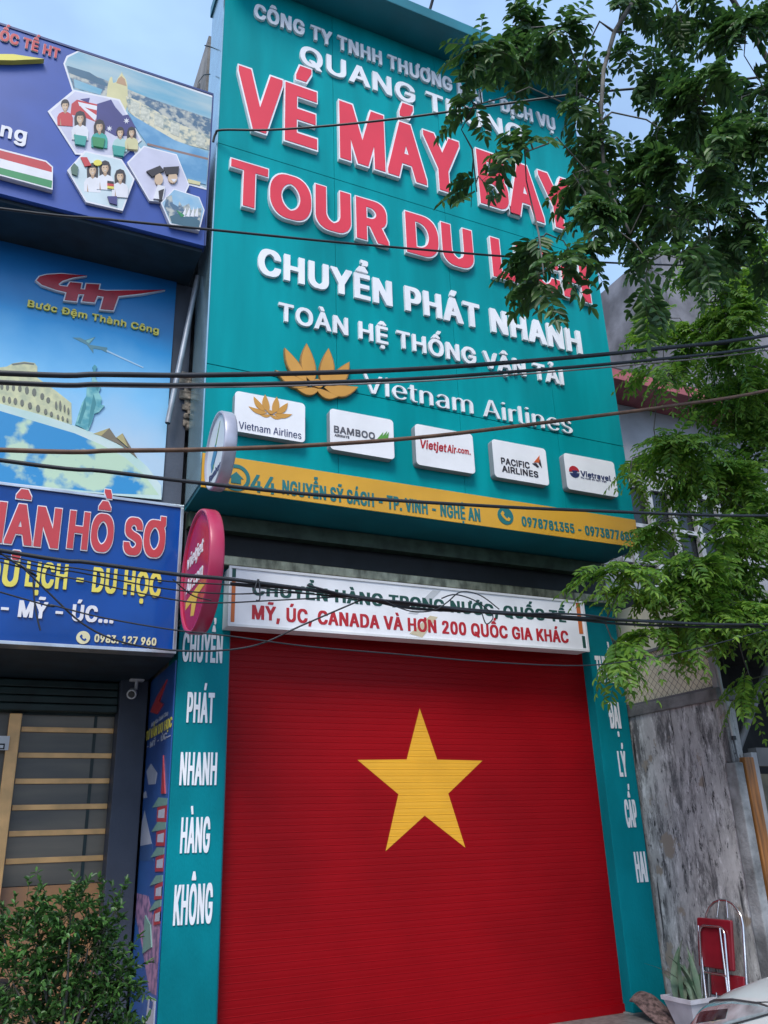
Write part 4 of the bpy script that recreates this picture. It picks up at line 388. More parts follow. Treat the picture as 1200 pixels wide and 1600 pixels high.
def layout(s, st, track):
    x = 0; res = []
    for ch in s:
        if ch not in FONT[st]: raise KeyError((ch, st, s))
        a, cs = FONT[st][ch]; res.append((x, cs)); x += a+track
    return res
def extent(lay): xs = [x+q[0] for x, cs in lay for c in cs for q in c]; return min(xs), max(xs)
TRACK = {'O': .04, 'I': .04, 'K': .05, 'B': .032, 'S': .01, 'R': .015}
def glyphs(s, st, track=0):
    lay = layout(s, st, TRACK[st]+track); c = bpy.data.curves.new('t', 'CURVE'); c.dimensions = '2D'; c.fill_mode = 'BOTH'; c.extrude = .5
    for x, cs in lay:
        for k in cs:
            sp = c.splines.new('POLY'); sp.points.add(len(k)-1); sp.use_cyclic_u = True
            for p, q in zip(sp.points, k): p.co = (x+q[0], q[1], 0, 1)
    o = bpy.data.objects.new('t', c); COL.objects.link(o); dg = bpy.context.evaluated_depsgraph_get(); dg.update()
    me = bpy.data.meshes.new_from_object(o.evaluated_get(dg)); bpy.data.objects.remove(o); bpy.data.curves.remove(c)
    v = np.empty(len(me.vertices)*3); me.vertices.foreach_get('co', v); v = v.reshape(-1, 3)
    f = [tuple(p.vertices) for p in me.polygons]; bpy.data.meshes.remove(me)
    return v, f, extent(lay)
def put_text(mb, s, o, U, V, width, cap, m, depth=.004, st='B', shear=0, track=0, ref=None):
    """text whose baseline starts at o, runs along U for `width` metres, capitals `cap` metres tall along V, `depth` thick"""
    v, f, (x0, x1) = glyphs(s, st, track)
    if ref: x0, x1 = extent(layout(s, ref, TRACK[ref]+track))
    sx = width/(x1-x0); sz = cap/CAPU; U, V, o = Vector(U), Vector(V), Vector(o); N = U.cross(V)
    a = (v[:, 0]-x0)*sx; b = v[:, 1]*sz; n = (v[:, 2]+.5)*depth
    P = np.outer(a+shear*b, U)+np.outer(b, V)+np.outer(n, N)+np.array(o)
    mb.add(P.tolist(), f, m)
X, Z = (1, 0, 0), (0, 0, 1)
def text_px(mb, s, bl, br, top, y, m, depth=.004, st='B', shear=0, track=0, back=None, ref=None):
    """letters on the wall plane y: surveyed baseline ends and the top of the first capital"""
    a, b, t = atY(*bl, y), atY(*br, y), atY(*top, y); z = (a.z+b.z)/2
    cap = t.z-a.z
    put_text(mb, s, (a.x, (y+depth) if back is None else back, z), X, Z, b.x-a.x, cap, m, depth, st, shear, track, ref)
    return a.x, b.x, z, cap
def letters(parent, s, bl, br, top, y, m, depth=.004, st='B', label=None, **kw):
    mb = MB(); text_px(mb, s, bl, br, top, y, m, depth, st, **kw); o = mb.build('lettering', parent)
    if label: o['label'] = label
    return o

# ============================================================ SETTING
W = 4.354
ASPH = mat('asphalt', (.05, .05, .052), .9, var=.25, scale=30, bump=.4, bscale=200)
PAVE = mat('pavement_concrete', (.24, .23, .22), .85, var=.2, scale=8, bump=.3, bscale=80)
b = MB(); b.add([(-600, -600, 0), (600, -600, 0), (600, 600, 0), (-600, 600, 0)], [(0, 1, 2, 3)], ASPH); tag(b.build('ground'), kind='structure')
b = MB(); b.box(-12, 14, -2.9, 6, -.2, .1, PAVE, .01); tag(b.build('pavement'), kind='structure')

# ============================================================ TEAL SHOP HOUSE
house = thing('shop_house', (W/2, 2, .1), 'narrow teal shop house with a red star shutter and teal pillars', 'building')
CONC = mat('raw_concrete', (.27, .26, .25), .85, var=.25, scale=3, bump=.3)
b = MB(); b.box(.02, W-.02, .80, 11, .1, 9.9, CONC); b.build('wall', house)
# transom recess, black panel between the ledge and the billboard
b = MB(); b.box(.03, W-.03, .62, .78, 3.78, 4.2, BLACK); b.build('transom_panel', house)
b = MB(); b.box(.03, W-.03, .50, .60, 4.03, 4.16, mat('mossy_beam', (.05, .085, .06), .5, var=.25, scale=9)); b.build('beam', house)
b = MB(); b.box(.16, W-.02, .36, .79, 3.685, 3.765, BRASS, .006); b.build('ledge', house)
LH = [('CHUYỂN', (284, 1036), (347, 1031), (285, 993)), ('PHÁT', (291, 1129), (334, 1127), (292, 1084)), ('NHANH', (280, 1227), (338, 1224), (283, 1178)),
      ('HÀNG', (281, 1333), (327, 1329), (283, 1280)), ('KHÔNG', (270, 1446), (331, 1439), (274, 1386))]
def stack_words(pl, xs, rows):
    for s, x0, x1, z, cap, bd in rows:
        mb = MB(); put_text(mb, s, (x0, .478, z), X, Z, x1-x0, cap, WHITE, .006, bd); mb.build('lettering', pl)
pl = MB(); pl.box(0, .4, .48, .82, .14, 3.69, TEALP, .006); pl = pl.build('pillar', house)
rows = []
for s, bl, br, tp in LH:
    a, c, t = atY(*bl, .475), atY(*br, .475), atY(*tp, .475); rows.append((s, a.x, c.x, (a.z+c.z)/2, t.z-a.z, 'K'))
stack_words(pl, None, rows)
pr = MB(); pr.box(W-.375, W, .48, .82, .14, 3.69, TEALP, .006); pr = pr.build('pillar', house)
rows = []
for s, bl, br, tp in [('TUYỂN', (934, 1066), (966, 1065), (929, 1027)), ('ĐẠI', (954, 1137), (971, 1137), (949, 1098)), ('LÝ', (969, 1213), (981, 1212), (964, 1175)),
                      ('CẤP', (980, 1293), (997, 1290), (975, 1252)), ('HAI', (996, 1378), (1013, 1376), (989, 1333))]:
    a, c, t = atY(*bl, .475), atY(*br, .475), atY(*tp, .475); rows.append((s, a.x, c.x, (a.z+c.z)/2, t.z-a.z, 'K'))
stack_words(pr, None, rows)
b = MB(); b.box(-.02, .43, .46, .83, .1, .14, mat('grey_plinth', (.30, .33, .32), .6, var=.2)); b.build('plinth', house)
b = MB(); b.box(W-.4, W+.02, .46, .83, .1, .14, mat('grey_plinth', (.30, .33, .32), .6, var=.2)); b.build('plinth', house)
b = MB(); b.box(.43, W-.4, -.3, .9, .1, .132, mat('threshold_tile', (.22, .20, .19), .5, var=.2, scale=20)); b.build('threshold', house)
# roller shutter: curved slats
SH_Y, PITCH, ZB, ZT = .60, .0523, .135, 3.45
XL_, XR_ = .40, W-.375
def slat_profile():
    pts = []; z = ZB
    while z < ZT:
        for k, (dz, dy) in enumerate([(0, 0), (.0012, -.0019), (.0032, -.0022), (.0062, 0), (.028, -.0009), (.051, 0)]): pts.append((z+dz, SH_Y+dy))
        z += PITCH
    return pts
prof = slat_profile()
b = MB(); vs = []; 
for z, y in prof: vs += [(XL_, y, z), (XR_, y, z)]
b.add(vs, [(2*i, 2*i+1, 2*i+3, 2*i+2) for i in range(len(prof)-1)], REDPAINT)
b.box(XL_, XR_, SH_Y+.008, SH_Y+.02, ZB, ZT, BLACK)
b.box(XL_+.002, XR_-.002, SH_Y-.02, SH_Y+.003, .133, .20, REDPAINT)
shut = b.build('roller_shutter', house)
star_px = [(651, 1106), (673, 1187), (753, 1188), (690, 1239), (729, 1322), (659, 1278), (604, 1333), (624, 1239), (560, 1188), (634, 1187)]
ctr = atY(655, 1229, SH_Y); 
outer = [atY(*star_px[i], SH_Y) for i in (0, 2, 4, 6, 8)]
rad = sum(math.hypot(p.x-ctr.x, p.z-ctr.z) for p in outer)/5
ctr = sum(outer, Vector((0, 0, 0)))/5
star = []
for k in range(10):
    t = math.pi/2-k*math.pi/5; rr = rad if k % 2 == 0 else rad*.395
    star.append((ctr.x+rr*math.cos(t), ctr.z+rr*math.sin(t)))
def cuts(z):
    xs = []
    for i in range(10):
        (x0, z0), (x1, z1) = star[i], star[(i+1) % 10]
        if (z0 <= z) != (z1 <= z): xs.append(x0+(x1-x0)*(z-z0)/(z1-z0))
    return sorted(xs)
b = MB(); sv_ = sorted(p[1] for p in star)
for (z0, y0), (z1, y1) in zip(prof[:-1], prof[1:]):
    ks = [z0]+[q for q in sv_ if z0+1e-5 < q < z1-1e-5]+[z1]
    for za, zb in zip(ks[:-1], ks[1:]):
        e = (zb-za)*1e-3; A, B = cuts(za+e), cuts(zb-e)
        if len(A) != len(B) or not A: continue
        ya = y0+(y1-y0)*(za-z0)/(z1-z0)-.0015; yb = y0+(y1-y0)*(zb-z0)/(z1-z0)-.0015
        for i in range(0, len(A), 2): b.add([(A[i], ya, za), (A[i+1], ya, za), (B[i+1], yb, zb), (B[i], yb, zb)], [(0, 1, 2, 3)], STARY)
b.build('painted_star', shut)
b = MB(); b.box(XL_-.001, XL_+.03, SH_Y-.03, SH_Y+.02, .14, 3.6, TEALS); b.build('guide_rail', house)

# ============================================================ THE BILLBOARD
bb = thing('billboard', (W/2, .25, 4.17), 'tall teal billboard box with red and white raised letters over the shutter', 'sign')
FZ0, FZ1, YF = 4.17, 9.85, 0.0
b = MB(); b.box(0, W, .02, .545, FZ0, FZ1, TEALS); b.build('box', bb)
zs1, zs2 = 7.63, 5.28                                     # horizontal joints of the cladding
b = MB()
cols = [0, 1.16, 2.40, 3.52, W]
for z0, z1 in ((FZ0, zs2), (zs2, zs1), (zs1, FZ1)):
    for x0, x1 in zip(cols[:-1], cols[1:]): b.box(x0+.002, x1-.002, YF, .02, z0+.004, z1-.004, TEAL)
b.build('face_panels', bb)
b = MB(); b.box(-.012, .0, -.004, .5, 4.2, FZ1, mat('bright_edge_trim', (.35, .55, .62), .18, metal=.7, var=.08)); b.build('edge_trim', bb)
b = MB(); b.box(-.03, W+.03, -.40, .545, FZ1+.001, FZ1+.15, TEALS, .01); b.build('cornice', bb)
# yellow address band
tl, br_ = atY(377, 716, -.01), atY(993, 812, -.01); ZY = (atY(680, 765, -.01).z+br_.z+tl.z)/3
band = MB(); band.box(.003, W-.003, -.012, -.001, FZ0+.002, ZY, YELLOW); band = band.build('address_band', bb)
yb = -.016
letters(band, '44', (391, 767), (431, 772), (391, 741), yb, TEALTXT, .006, 'B')
letters(band, 'NGUYỄN SỸ SÁCH - TP. VINH - NGHỆ AN', (441, 774), (751, 812), (441, 753), yb, TEALTXT, .004, 'K')
letters(band, '0978781355 - 0973877689', (816, 821), (991.5, 846), (816, 807), yb, TEALTXT, .004, 'K')
def disc(mb, x, z, r, y0, y1, m, n=28, r2=None):
    if r2 is None: mb.prism([(x+r*math.cos(2*math.pi*k/n), z+r*math.sin(2*math.pi*k/n)) for k in range(n)], y0, y1, m)
    else:
        for k in range(n):
            a, c = 2*math.pi*k/n, 2*math.pi*(k+1)/n
            mb.prism([(x+r*math.cos(a), z+r*math.sin(a)), (x+r*math.cos(c), z+r*math.sin(c)), (x+r2*math.cos(c), z+r2*math.sin(c)), (x+r2*math.cos(a), z+r2*math.sin(a))], y0, y1, m)
b = MB(); p = atY(369, 746, yb); disc(b, p.x, p.z, .115, yb, -.012, TEALTXT, r2=.085)
b.prism([(p.x-.06, p.z-.005), (p.x, p.z+.05), (p.x+.06, p.z-.005), (p.x+.04, p.z-.005), (p.x+.04, p.z-.05), (p.x-.04, p.z-.05), (p.x-.04, p.z-.005)], yb, -.012, TEALTXT)
b.build('house_symbol', band)
def handset(mb, x, z, r, y0, y1, m):
    pts = []
    for k in range(9): t = R(200+k*12.5-20); pts.append((x+.16*r+r*.72*math.cos(t), z+.16*r+r*.72*math.sin(t)))
    mb.prism([(x-.62*r, z+.18*r), (x-.35*r, z+.55*r), (x-.12*r, z+.30*r), (x-.25*r, z+.08*r), (x-.02*r, z-.20*r), (x+.22*r, z-.32*r), (x+.34*r, z-.10*r), (x+.60*r, z-.30*r), (x+.36*r, z-.60*r), (x-.02*r, z-.52*r), (x-.42*r, z-.18*r)], y0, y1, m)
b = MB(); p = atY(790, 806, yb); disc(b, p.x, p.z, .085, yb, -.012, TEALTXT); handset(b, p.x, p.z, .085, yb-.003, yb, YELLOW); b.build('phone_symbol', band)
# raised lettering
LD = .030; yl = -LD
letters(bb, 'CÔNG TY TNHH THƯƠNG MẠI - DỊCH VỤ', (397, 31.5), (868, 198), (396, 10), yl, WHITE, LD-.001, 'K', label='small white raised lettering under the cornice')
letters(bb, 'QUANG TRUNG', (469, 114), (818, 209), (467.5, 85), yl, WHITE, LD-.001, 'B', label='white raised letters of the company name')
letters(bb, 'CHUYỂN PHÁT NHANH', (403, 426), (911, 551.5), (402, 387), yl, WHITE, LD-.001, 'K', label='bold white raised courier lettering')
letters(bb, 'TOÀN HỆ THỐNG VẬN TẢI', (435.5, 498), (882, 601.5), (437.5, 472), yl, WHITE, LD-.001, 'B', label='thinner white raised lettering')
letters(bb, 'Vietnam Airlines', (569, 612), (896, 679), (574, 583), yl*.7, WHITE, LD*.7-.001, 'S', label='fine white airline name beside the gold lotus')
def twotone(s, bl, br, tp, lab):
    mb = MB(); text_px(mb, s, bl, br, tp, -.048, WHITE, .047, 'O')
    e = mb.build('lettering', bb); e['label'] = lab
    mb = MB(); text_px(mb, s, bl, br, tp, -.05, LETRED, .005, 'I', back=-.0475, ref='O'); mb.build('letter_face', e)
twotone('VÉ MÁY BAY', (367, 209), (899, 345), (371, 123), 'large pink-red raised letters with white edges, upper line')
twotone('TOUR DU LỊCH', (357, 314), (925, 470), (360, 252), 'large pink-red raised letters with white edges, lower line')
# lotus emblem
def petal(p0, p1, w, bend=0, n=7):
    p0, p1 = Vector(p0), Vector(p1); d = p1-p0; q = Vector((-d.y, d.x)).normalized()
    L1, L2 = [], []
    for k in range(n+1):
        t = k/n; h = w*(math.sin(math.pi*min(1, t**.8)))**.9; c = p0+d*t+q*(bend*math.sin(math.pi*t))
        L1.append(c+q*h); L2.append(c-q*h)
    return [tuple(v) for v in L1+L2[::-1][1:-1]]
PETALS = [((-.07, .12), (-.14, .62), .085, .02), ((.07, .12), (.14, .62), .085, -.02), ((-.14, .13), (-.41, .50), .075, .03), ((.14, .13), (.41, .50), .075, -.03),
          ((-.08, .10), (-.52, .19), .07, .05), ((.08, .10), (.52, .19), .07, -.05), ((-.02, .06), (.28, .03), .045, -.04), ((.02, .06), (-.28, .03), .045, .04)]
def lotus(mb, x, z, sx, sz, y, m, depth=.006, rim=None):
    for i, (a, c, wd, bd) in enumerate(PETALS):
        pts = petal(a, c, wd, bd); e = i*.0007
        if rim: mb.prism([(x+px*sx*1.0, z+pz*sz) for px, pz in petal(a, Vector(c)*1.02, wd*1.16, bd)], y+e+.002, y+depth, rim)
        mb.prism([(x+px*sx, z+pz*sz) for px, pz in pts], y+e, y+depth+e, m)
    mb.prism([(x+.07*sx*math.cos(t*math.pi/6), z+(.13+.055*math.sin(t*math.pi/6))*sz) for t in range(12)], y-.001, y+depth, m)
a, c, t, u = atY(434, 575, -.04), atY(557, 600, -.04), atY(487, 532, -.04), atY(500, 612, -.04)
b = MB(); lotus(b, (a.x+c.x)/2, u.z-.02, (c.x-a.x)/1.0, (t.z-u.z)/.64*.98, -.04, GOLD, .035, flat('lotus_rim', (.32, .17, .04)))
e = b.build('lotus_emblem', bb); e['label'] = 'large gold lotus emblem'

# five airline plaques hung on the billboard: things of their own
def round_rect(x0, x1, z0, z1, r, n=5):
    pts = []
    for cx, cz, a0 in ((x1-r, z1-r, 0), (x0+r, z1-r, 90), (x0+r, z0+r, 180), (x1-r, z0+r, 270)):
        for k in range(n+1): t = R(a0+90*k/n); pts.append((cx+r*math.cos(t), cz+r*math.sin(t)))
    return pts
PLY = -.075; GREYSIDE = flat('plaque_side', (.30, .31, .34), .4)
def plaque(cs, label):
    q = [atY(*c, PLY) for c in cs]
    x0, x1 = (q[0].x+q[3].x)/2, (q[1].x+q[2].x)/2; z1, z0 = (q[0].z+q[1].z)/2, (q[2].z+q[3].z)/2
    t = thing('airline_plaque', ((x0+x1)/2, 0, z0), label, 'plaque', 'white airline plaques along the foot of the billboard')
    b = MB(); b.prism(round_rect(x0, x1, z0, z1, .035), PLY, -.003, WHITE, GREYSIDE); b.build('board', t)
    return t, x0, x1, z0, z1
yp = PLY-.004
t, x0, x1, z0, z1 = plaque([(366, 610.5), (476, 630), (477.3, 693), (367, 672)], 'white plaque with a gold lotus above thin airline lettering, beside the white round sign')
b = MB(); lotus(b, (x0+x1)/2, z0+.22*(z1-z0)+.10, .36, .32, yp-.003, GOLD, .004); b.build('lotus_emblem', t)
letters(t, 'Vietnam Airlines', (373, 671), (471, 684), (373, 659.5), yp, NAVY, .003, 'S')
t, x0, x1, z0, z1 = plaque([(515, 638), (614, 656), (616.7, 717), (516, 702.5)], 'white plaque with grey wide capitals and small green bamboo leaves')
GREYT = flat('grey_print', (.10, .10, .12)); LEAFG = flat('leaf_green_print', (.10, .32, .05))
letters(t, 'BAMBOO', (522, 676), (586, 685), (522, 666), yp, GREYT, .003, 'B')
letters(t, 'AIRWAYS', (523, 681.5), (546, 684.6), (523, 678), yp, GREYT, .003, 'B')
b = MB()
for k, (bx, by, tx, ty) in enumerate([(591, 688, 599, 675), (595, 688, 605, 673.5), (601, 688, 607.5, 675)]):
    a, c = atY(bx, by, yp), atY(tx, ty, yp); b.prism([(a.x-.02, a.z), (a.x+.03, a.z-.002), (c.x, c.z)], yp-.001*k, yp+.003, LEAFG)
b.build('bamboo_leaves', t)
t, x0, x1, z0, z1 = plaque([(648, 662.5), (739, 678), (741.7, 739.5), (651, 726.5)], 'white plaque with slanted red lettering ending in com')
letters(t, 'Vietjet', (656, 699), (697.5, 706), (655, 686.5), yp, REDTXT, .003, 'B', shear=.12)
letters(t, 'Air', (699, 706), (712.5, 708.5), (699, 694.5), yp, REDTXT, .003, 'B', shear=.12)
letters(t, '.com.', (713.5, 706.5), (735.5, 710.2), (713.5, 698), yp, REDTXT, .003, 'B')
t, x0, x1, z0, z1 = plaque([(768.5, 686.7), (852.7, 700.5), (857.7, 758.5), (773, 745)], 'white plaque with two lines of black capitals and an orange and black fin')
DK = flat('near_black_print', (.025, .02, .03))
letters(t, 'PACIFIC', (783.5, 724.5), (828, 731.8), (783.3, 715), yp, DK, .003, 'B')
letters(t, 'AIRLINES', (785, 737), (841.5, 745.5), (784.7, 727.8), yp, DK, .003, 'B')
b = MB()
P2 = lambda px, py: (atY(px, py, yp).x, atY(px, py, yp).z)
b.prism([P2(834, 722.5), P2(843, 711.5), P2(843, 723), P2(838.5, 722.3)], yp, yp+.003, flat('fin_orange', (.62, .12, .03)))
b.prism([P2(831.5, 724), P2(838, 723.5), P2(842.5, 729.5), P2(840, 730.5)], yp, yp+.003, DK); b.prism([P2(842, 724.5), P2(844, 717), P2(847, 731.5)], yp, yp+.003, DK)
b.build('fin_mark', t)
t, x0, x1, z0, z1 = plaque([(880.5, 708), (960, 721.5), (965.5, 777), (886.5, 763.5)], 'white plaque with navy lettering and a red and blue globe, half behind leaves')
letters(t, 'Vietravel', (908, 743.5), (955, 751.5), (907, 735.5), yp, NAVY, .003, 'B')
letters(t, 'Nụ cười du lịch Việt', (908, 747), (948, 754), (908, 744.5), yp, NAVY, .002, 'R')
b = MB(); p = atY(897.5, 737, yp); n = 24
b.prism([(p.x+.062*math.cos(R(200+k*14)), p.z+.062*math.sin(R(200+k*14))) for k in range(12)], yp, yp+.003, NAVY)
b.prism([(p.x+.062*math.cos(R(10+k*16)), p.z+.062*math.sin(R(10+k*16))) for k in range(12)], yp-.001, yp+.003, REDTXT)
b.prism([(p.x-.03, p.z+.01), (p.x+.045, p.z+.018), (p.x, p.z-.04)], yp-.002, yp+.003, NAVY)
b.build('globe_mark', t)

# lamp arm over the cornice
t = thing('lamp_arm', (2.38, -.2, 10.0), 'thin dark arm rising over the edge of the teal cornice', 'lamp arm')
b = MB(); b.tube([(2.36, .1, 9.99), (2.36, -.02, 10.45), (2.42, -.25, 10.9), (2.46, -.75, 11.05)], .018, CABLE); b.build('arm', t)
b = MB(); b.box(2.38, 2.54, -1.05, -.72, 11.0, 11.09, CABLE, .01); b.build('lamp_head', t)

# ============================================================ WHITE SHIPPING BANNER
SB = thing('shipping_banner', (2.1, .33, 3.17), 'long white lightbox sign with green and red lettering above the red shutter', 'sign')
c4 = [atY(*q, .30) for q in [(359, 887), (910, 939), (920, 1015), (356.5, 980)]]
x0, x1 = (c4[0].x+c4[3].x)/2, (c4[1].x+c4[2].x)/2; z1, z0 = (c4[0].z+c4[1].z)/2, (c4[2].z+c4[3].z)/2
b = MB(); b.box(x0, x1, .302, .475, z0, z1, WHITE, .004); b.build('box', SB)
b = MB()
for q in ((x0-.006, x1+.006, z0-.006, z0+.014), (x0-.006, x1+.006, z1-.014, z1+.006)): b.box(q[0], q[1], .292, .31, q[2], q[3], WHITEPL)
b.box(x0-.006, x0+.012, .292, .31, z0+.014, z1-.014, WHITEPL); b.box(x1-.012, x1+.006, .292, .31, z0+.014, z1-.014, WHITEPL)
b.build('frame', SB)
ys = .299
b = MB(); Q = lambda px, py: (atY(px, py, ys).x, atY(px, py, ys).z)
b.prism([Q(638, 958), Q(676, 922), Q(690, 922), Q(652, 960)], ys+.0005, ys+.003, flat('pale_arrow', (.55, .57, .60))); b.prism([Q(640, 990), Q(672, 962), Q(684, 964), Q(660, 996)], ys+.0005, ys+.003, flat('pale_gold', (.60, .52, .36)))
b.build('arrow_print', SB)
letters(SB, 'CHUYỂN HÀNG TRONG NƯỚC, QUỐC TẾ', (394, 930), (885, 971), (394, 910.5), ys, GREENTXT, .003, 'K')
letters(SB, 'MỸ, ÚC, CANADA VÀ HƠN 200 QUỐC GIA KHÁC', (393.5, 968), (889, 1003), (393.5, 947), ys, REDTXT, .003, 'K')
zz = lambda f: z0+f*(z1-z0)
b = MB(); b.box(x0+.02, x0+.05, ys, ys+.003, zz(.82), zz(.98), GREENTXT); b.box(x0+.02, x0+.05, ys, ys+.003, zz(.06), zz(.78), ORANGEP)
b.box(x1-.085, x1-.04, ys, ys+.003, zz(.34), zz(.97), ORANGEP); b.box(x1-.06, x1-.025, ys, ys+.003, zz(.06), zz(.30), GREENTXT); b.build('side_bars', SB)

# ============================================================ ROUND BLADE SIGNS
def blade(name, x0, x1, yc, zc, r, face, rim, label, arms, yaw=0):
    t = thing(name, (x0, yc, zc-r), label, 'sign')
    n = 48; cir = lambda k, rr: (yc+rr*math.cos(2*math.pi*k/n), zc+rr*math.sin(2*math.pi*k/n))
    b = MB(); prof = [(x0+.02, r-.035), (x0, r-.02), (x0, r-.006), (x0+.012, r), (x1-.012, r), (x1, r-.006), (x1, r-.02), (x1-.02, r-.035)]
    vs = [(xx, *cir(k, rr)) for xx, rr in prof for k in range(n)]
    b.add(vs, [(i*n+k, i*n+(k+1) % n, (i+1)*n+(k+1) % n, (i+1)*n+k) for i in range(len(prof)-1) for k in range(n)], rim, True)
    b.build('rim', t)
    b = MB(); b.prismx([cir(k, r-.03) for k in range(n)], x0+.014, x1-.014, face); b.build('disc', t)
    for z in arms:
        b = MB(); b.tube([((x0+x1)/2, yc+.6*r, z), ((x0+x1)/2, .02 if yc < -.3 else .49, z)], .018, ALU); b.build('bracket_arm', t)
    return t
DISCW = flat('disc_white', (.70, .76, .80), .3)
wd = blade('round_sign', .0, .095, -.40, 4.31, .30, DISCW, mat('grey_rim', (.45, .46, .55), .35, metal=.3), 'white round blade sign with green and blue leaf strokes at the billboard edge', (4.2, 4.42))
b = MB(); xq = .0105
yz = lambda dy, dz: (-.40+dy, 4.31+dz)
b.prismx([yz(-.10, .20), yz(.02, .02), yz(.05, -.13), yz(.08, -.02)], xq, xq+.003, LEAFG)
b.prismx([yz(-.05, -.02), yz(.10, -.14), yz(.13, -.06), yz(.02, .06)], xq-.001, xq+.003, flat('print_blue', (.03, .22, .42)))
b.build('leaf_print', wd)
b = MB(); put_text(b, 'Bamboo', (xq+.003, -.40+.17, 4.31-.20), (0, -1, 0), Z, .34, .055, NAVY, .003, 'B'); b.build('lettering', wd)
RDF = flat('gloss_red', (.48, .006, .022), .22, coat=.08, spec=.3); RDR = flat('red_rim', (.42, .03, .09), .3)
rd = blade('round_sign', -.06, .045, -.20, 3.43, .455, RDF, RDR, 'large glossy red round blade sign beside the white shipping banner', (3.2, 3.65))
b = MB(); put_text(b, 'vietjet', (-.047, .10, 3.52), (0, -1, 0), Z, .50, .10, WHITE, .003, 'B', shear=.15); put_text(b, 'Air.com', (-.047, .08, 3.33), (0, -1, 0), Z, .50, .10, WHITE, .003, 'B', shear=.1); b.build('lettering', rd)
b = MB(); yz = lambda dy, dz: (-.20+dy, 3.43+dz)
b.prismx([yz(.28, -.16), yz(-.16, -.13), yz(-.30, -.18), yz(-.10, -.20), yz(.0, -.33), yz(.10, -.31), yz(.08, -.21), yz(.28, -.22)], -.0475, -.044, flat('yellow_print', (.78, .52, .06))); b.build('plane_print', rd)

# ============================================================ NEIGHBOUR'S SHOP ON THE LEFT
LX = -6.0
lshop = thing('neighbour_shop', (-3, 2, .1), 'slate grey shop front with blue signs and a recessed door, left of the teal house', 'building')
b = MB(); b.box(LX, -.03, 1.80, 9, .1, 6.45, GREYW); b.box(LX, -.03, .57, 1.80, 2.96, 6.40, GREYW); b.build('wall', lshop)
b = MB(); b.box(LX, -.10, .09, 1.9, 6.441, 7.9, GREYW); b.build('canopy', lshop)
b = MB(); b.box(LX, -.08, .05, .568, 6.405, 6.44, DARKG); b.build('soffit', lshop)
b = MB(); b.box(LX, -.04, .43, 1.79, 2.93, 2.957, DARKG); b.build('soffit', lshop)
b = MB(); b.box(-.262, -.03, 1.50, 1.795, .1, 2.93, GREYW, .006); b.build('pillar', lshop)
HOUSING = mat('dark_green_housing', (.012, .035, .035), .45, var=.25, scale=4)
b = MB()
for k in range(4): b.box(LX, -.264, 1.56+.012*k, 1.72, 2.66+.066*k, 2.72+.066*k, HOUSING, .01)
b.build('shutter_housing', lshop)
GLASSD = mat('dark_door_glass', (.21, .18, .135), .30, scale=1.6, spec=.5, stretch=(.4, 1, 2.5), c2=(.09, .085, .075))
GOLDBAR = mat('gold_sunset_tint', (.92, .52, .20), .30, metal=.1, var=.12, scale=5)  # gold metal, with reflected sunset glow brightened into the base colour
b = MB(); b.box(LX, -.263, 1.72, 1.74, 1.33, 2.66, GLASSD); dr = b.build('door', lshop)
WARMREFL = mat('orange_reflection', (.55, .26, .10), .4, scale=2.5, c2=(.34, .18, .10))  # orange sunset reflection in the lower door glass, painted as a colour
b = MB(); b.box(LX, -.263, 1.70, 1.745, .1, 1.325, WARMREFL); b.build('reflection_panel', dr)
for z in (2.525, 2.318, 2.114, 1.912, 1.716, 1.513):
    b = MB(); b.box(-1.0, -.265, 1.70, 1.719, z-.021, z+.021, GOLDBAR, .003); b.build('gold_bar', dr)
b = MB(); b.box(-1.105, -1.01, 1.60, 1.69, .1, 2.64, GOLDBAR, .008); b.build('door_post', dr)
b = MB(); b.box(-1.0, -.265, 1.70, 1.719, 2.645, 2.66, HOUSING); b.box(-.43, -.405, 1.712, 1.7195, 1.33, 2.645, HOUSING); b.build('seam_and_pole_reflection', dr)  # top seam, and a dark upright strip painted in for a pole's reflection
t = thing('door_notice', (-1.2, 1.58, 2.3), 'small white and black notice hung on the gold door post', 'notice')
b = MB(); p = atY(8, 1160, 1.58); b.box(p.x-.10, p.x+.03, 1.575, 1.585, p.z-.06, p.z+.05, WHITEPL); b.build('card', t)
b = MB(); b.box(p.x-.08, p.x+.0, 1.570, 1.575, p.z-.055, p.z-.01, BLACK); b.box(p.x-.07, p.x-.01, 1.566, 1.57, p.z-.045, p.z-.022, WHITEPL); b.build('print', t)

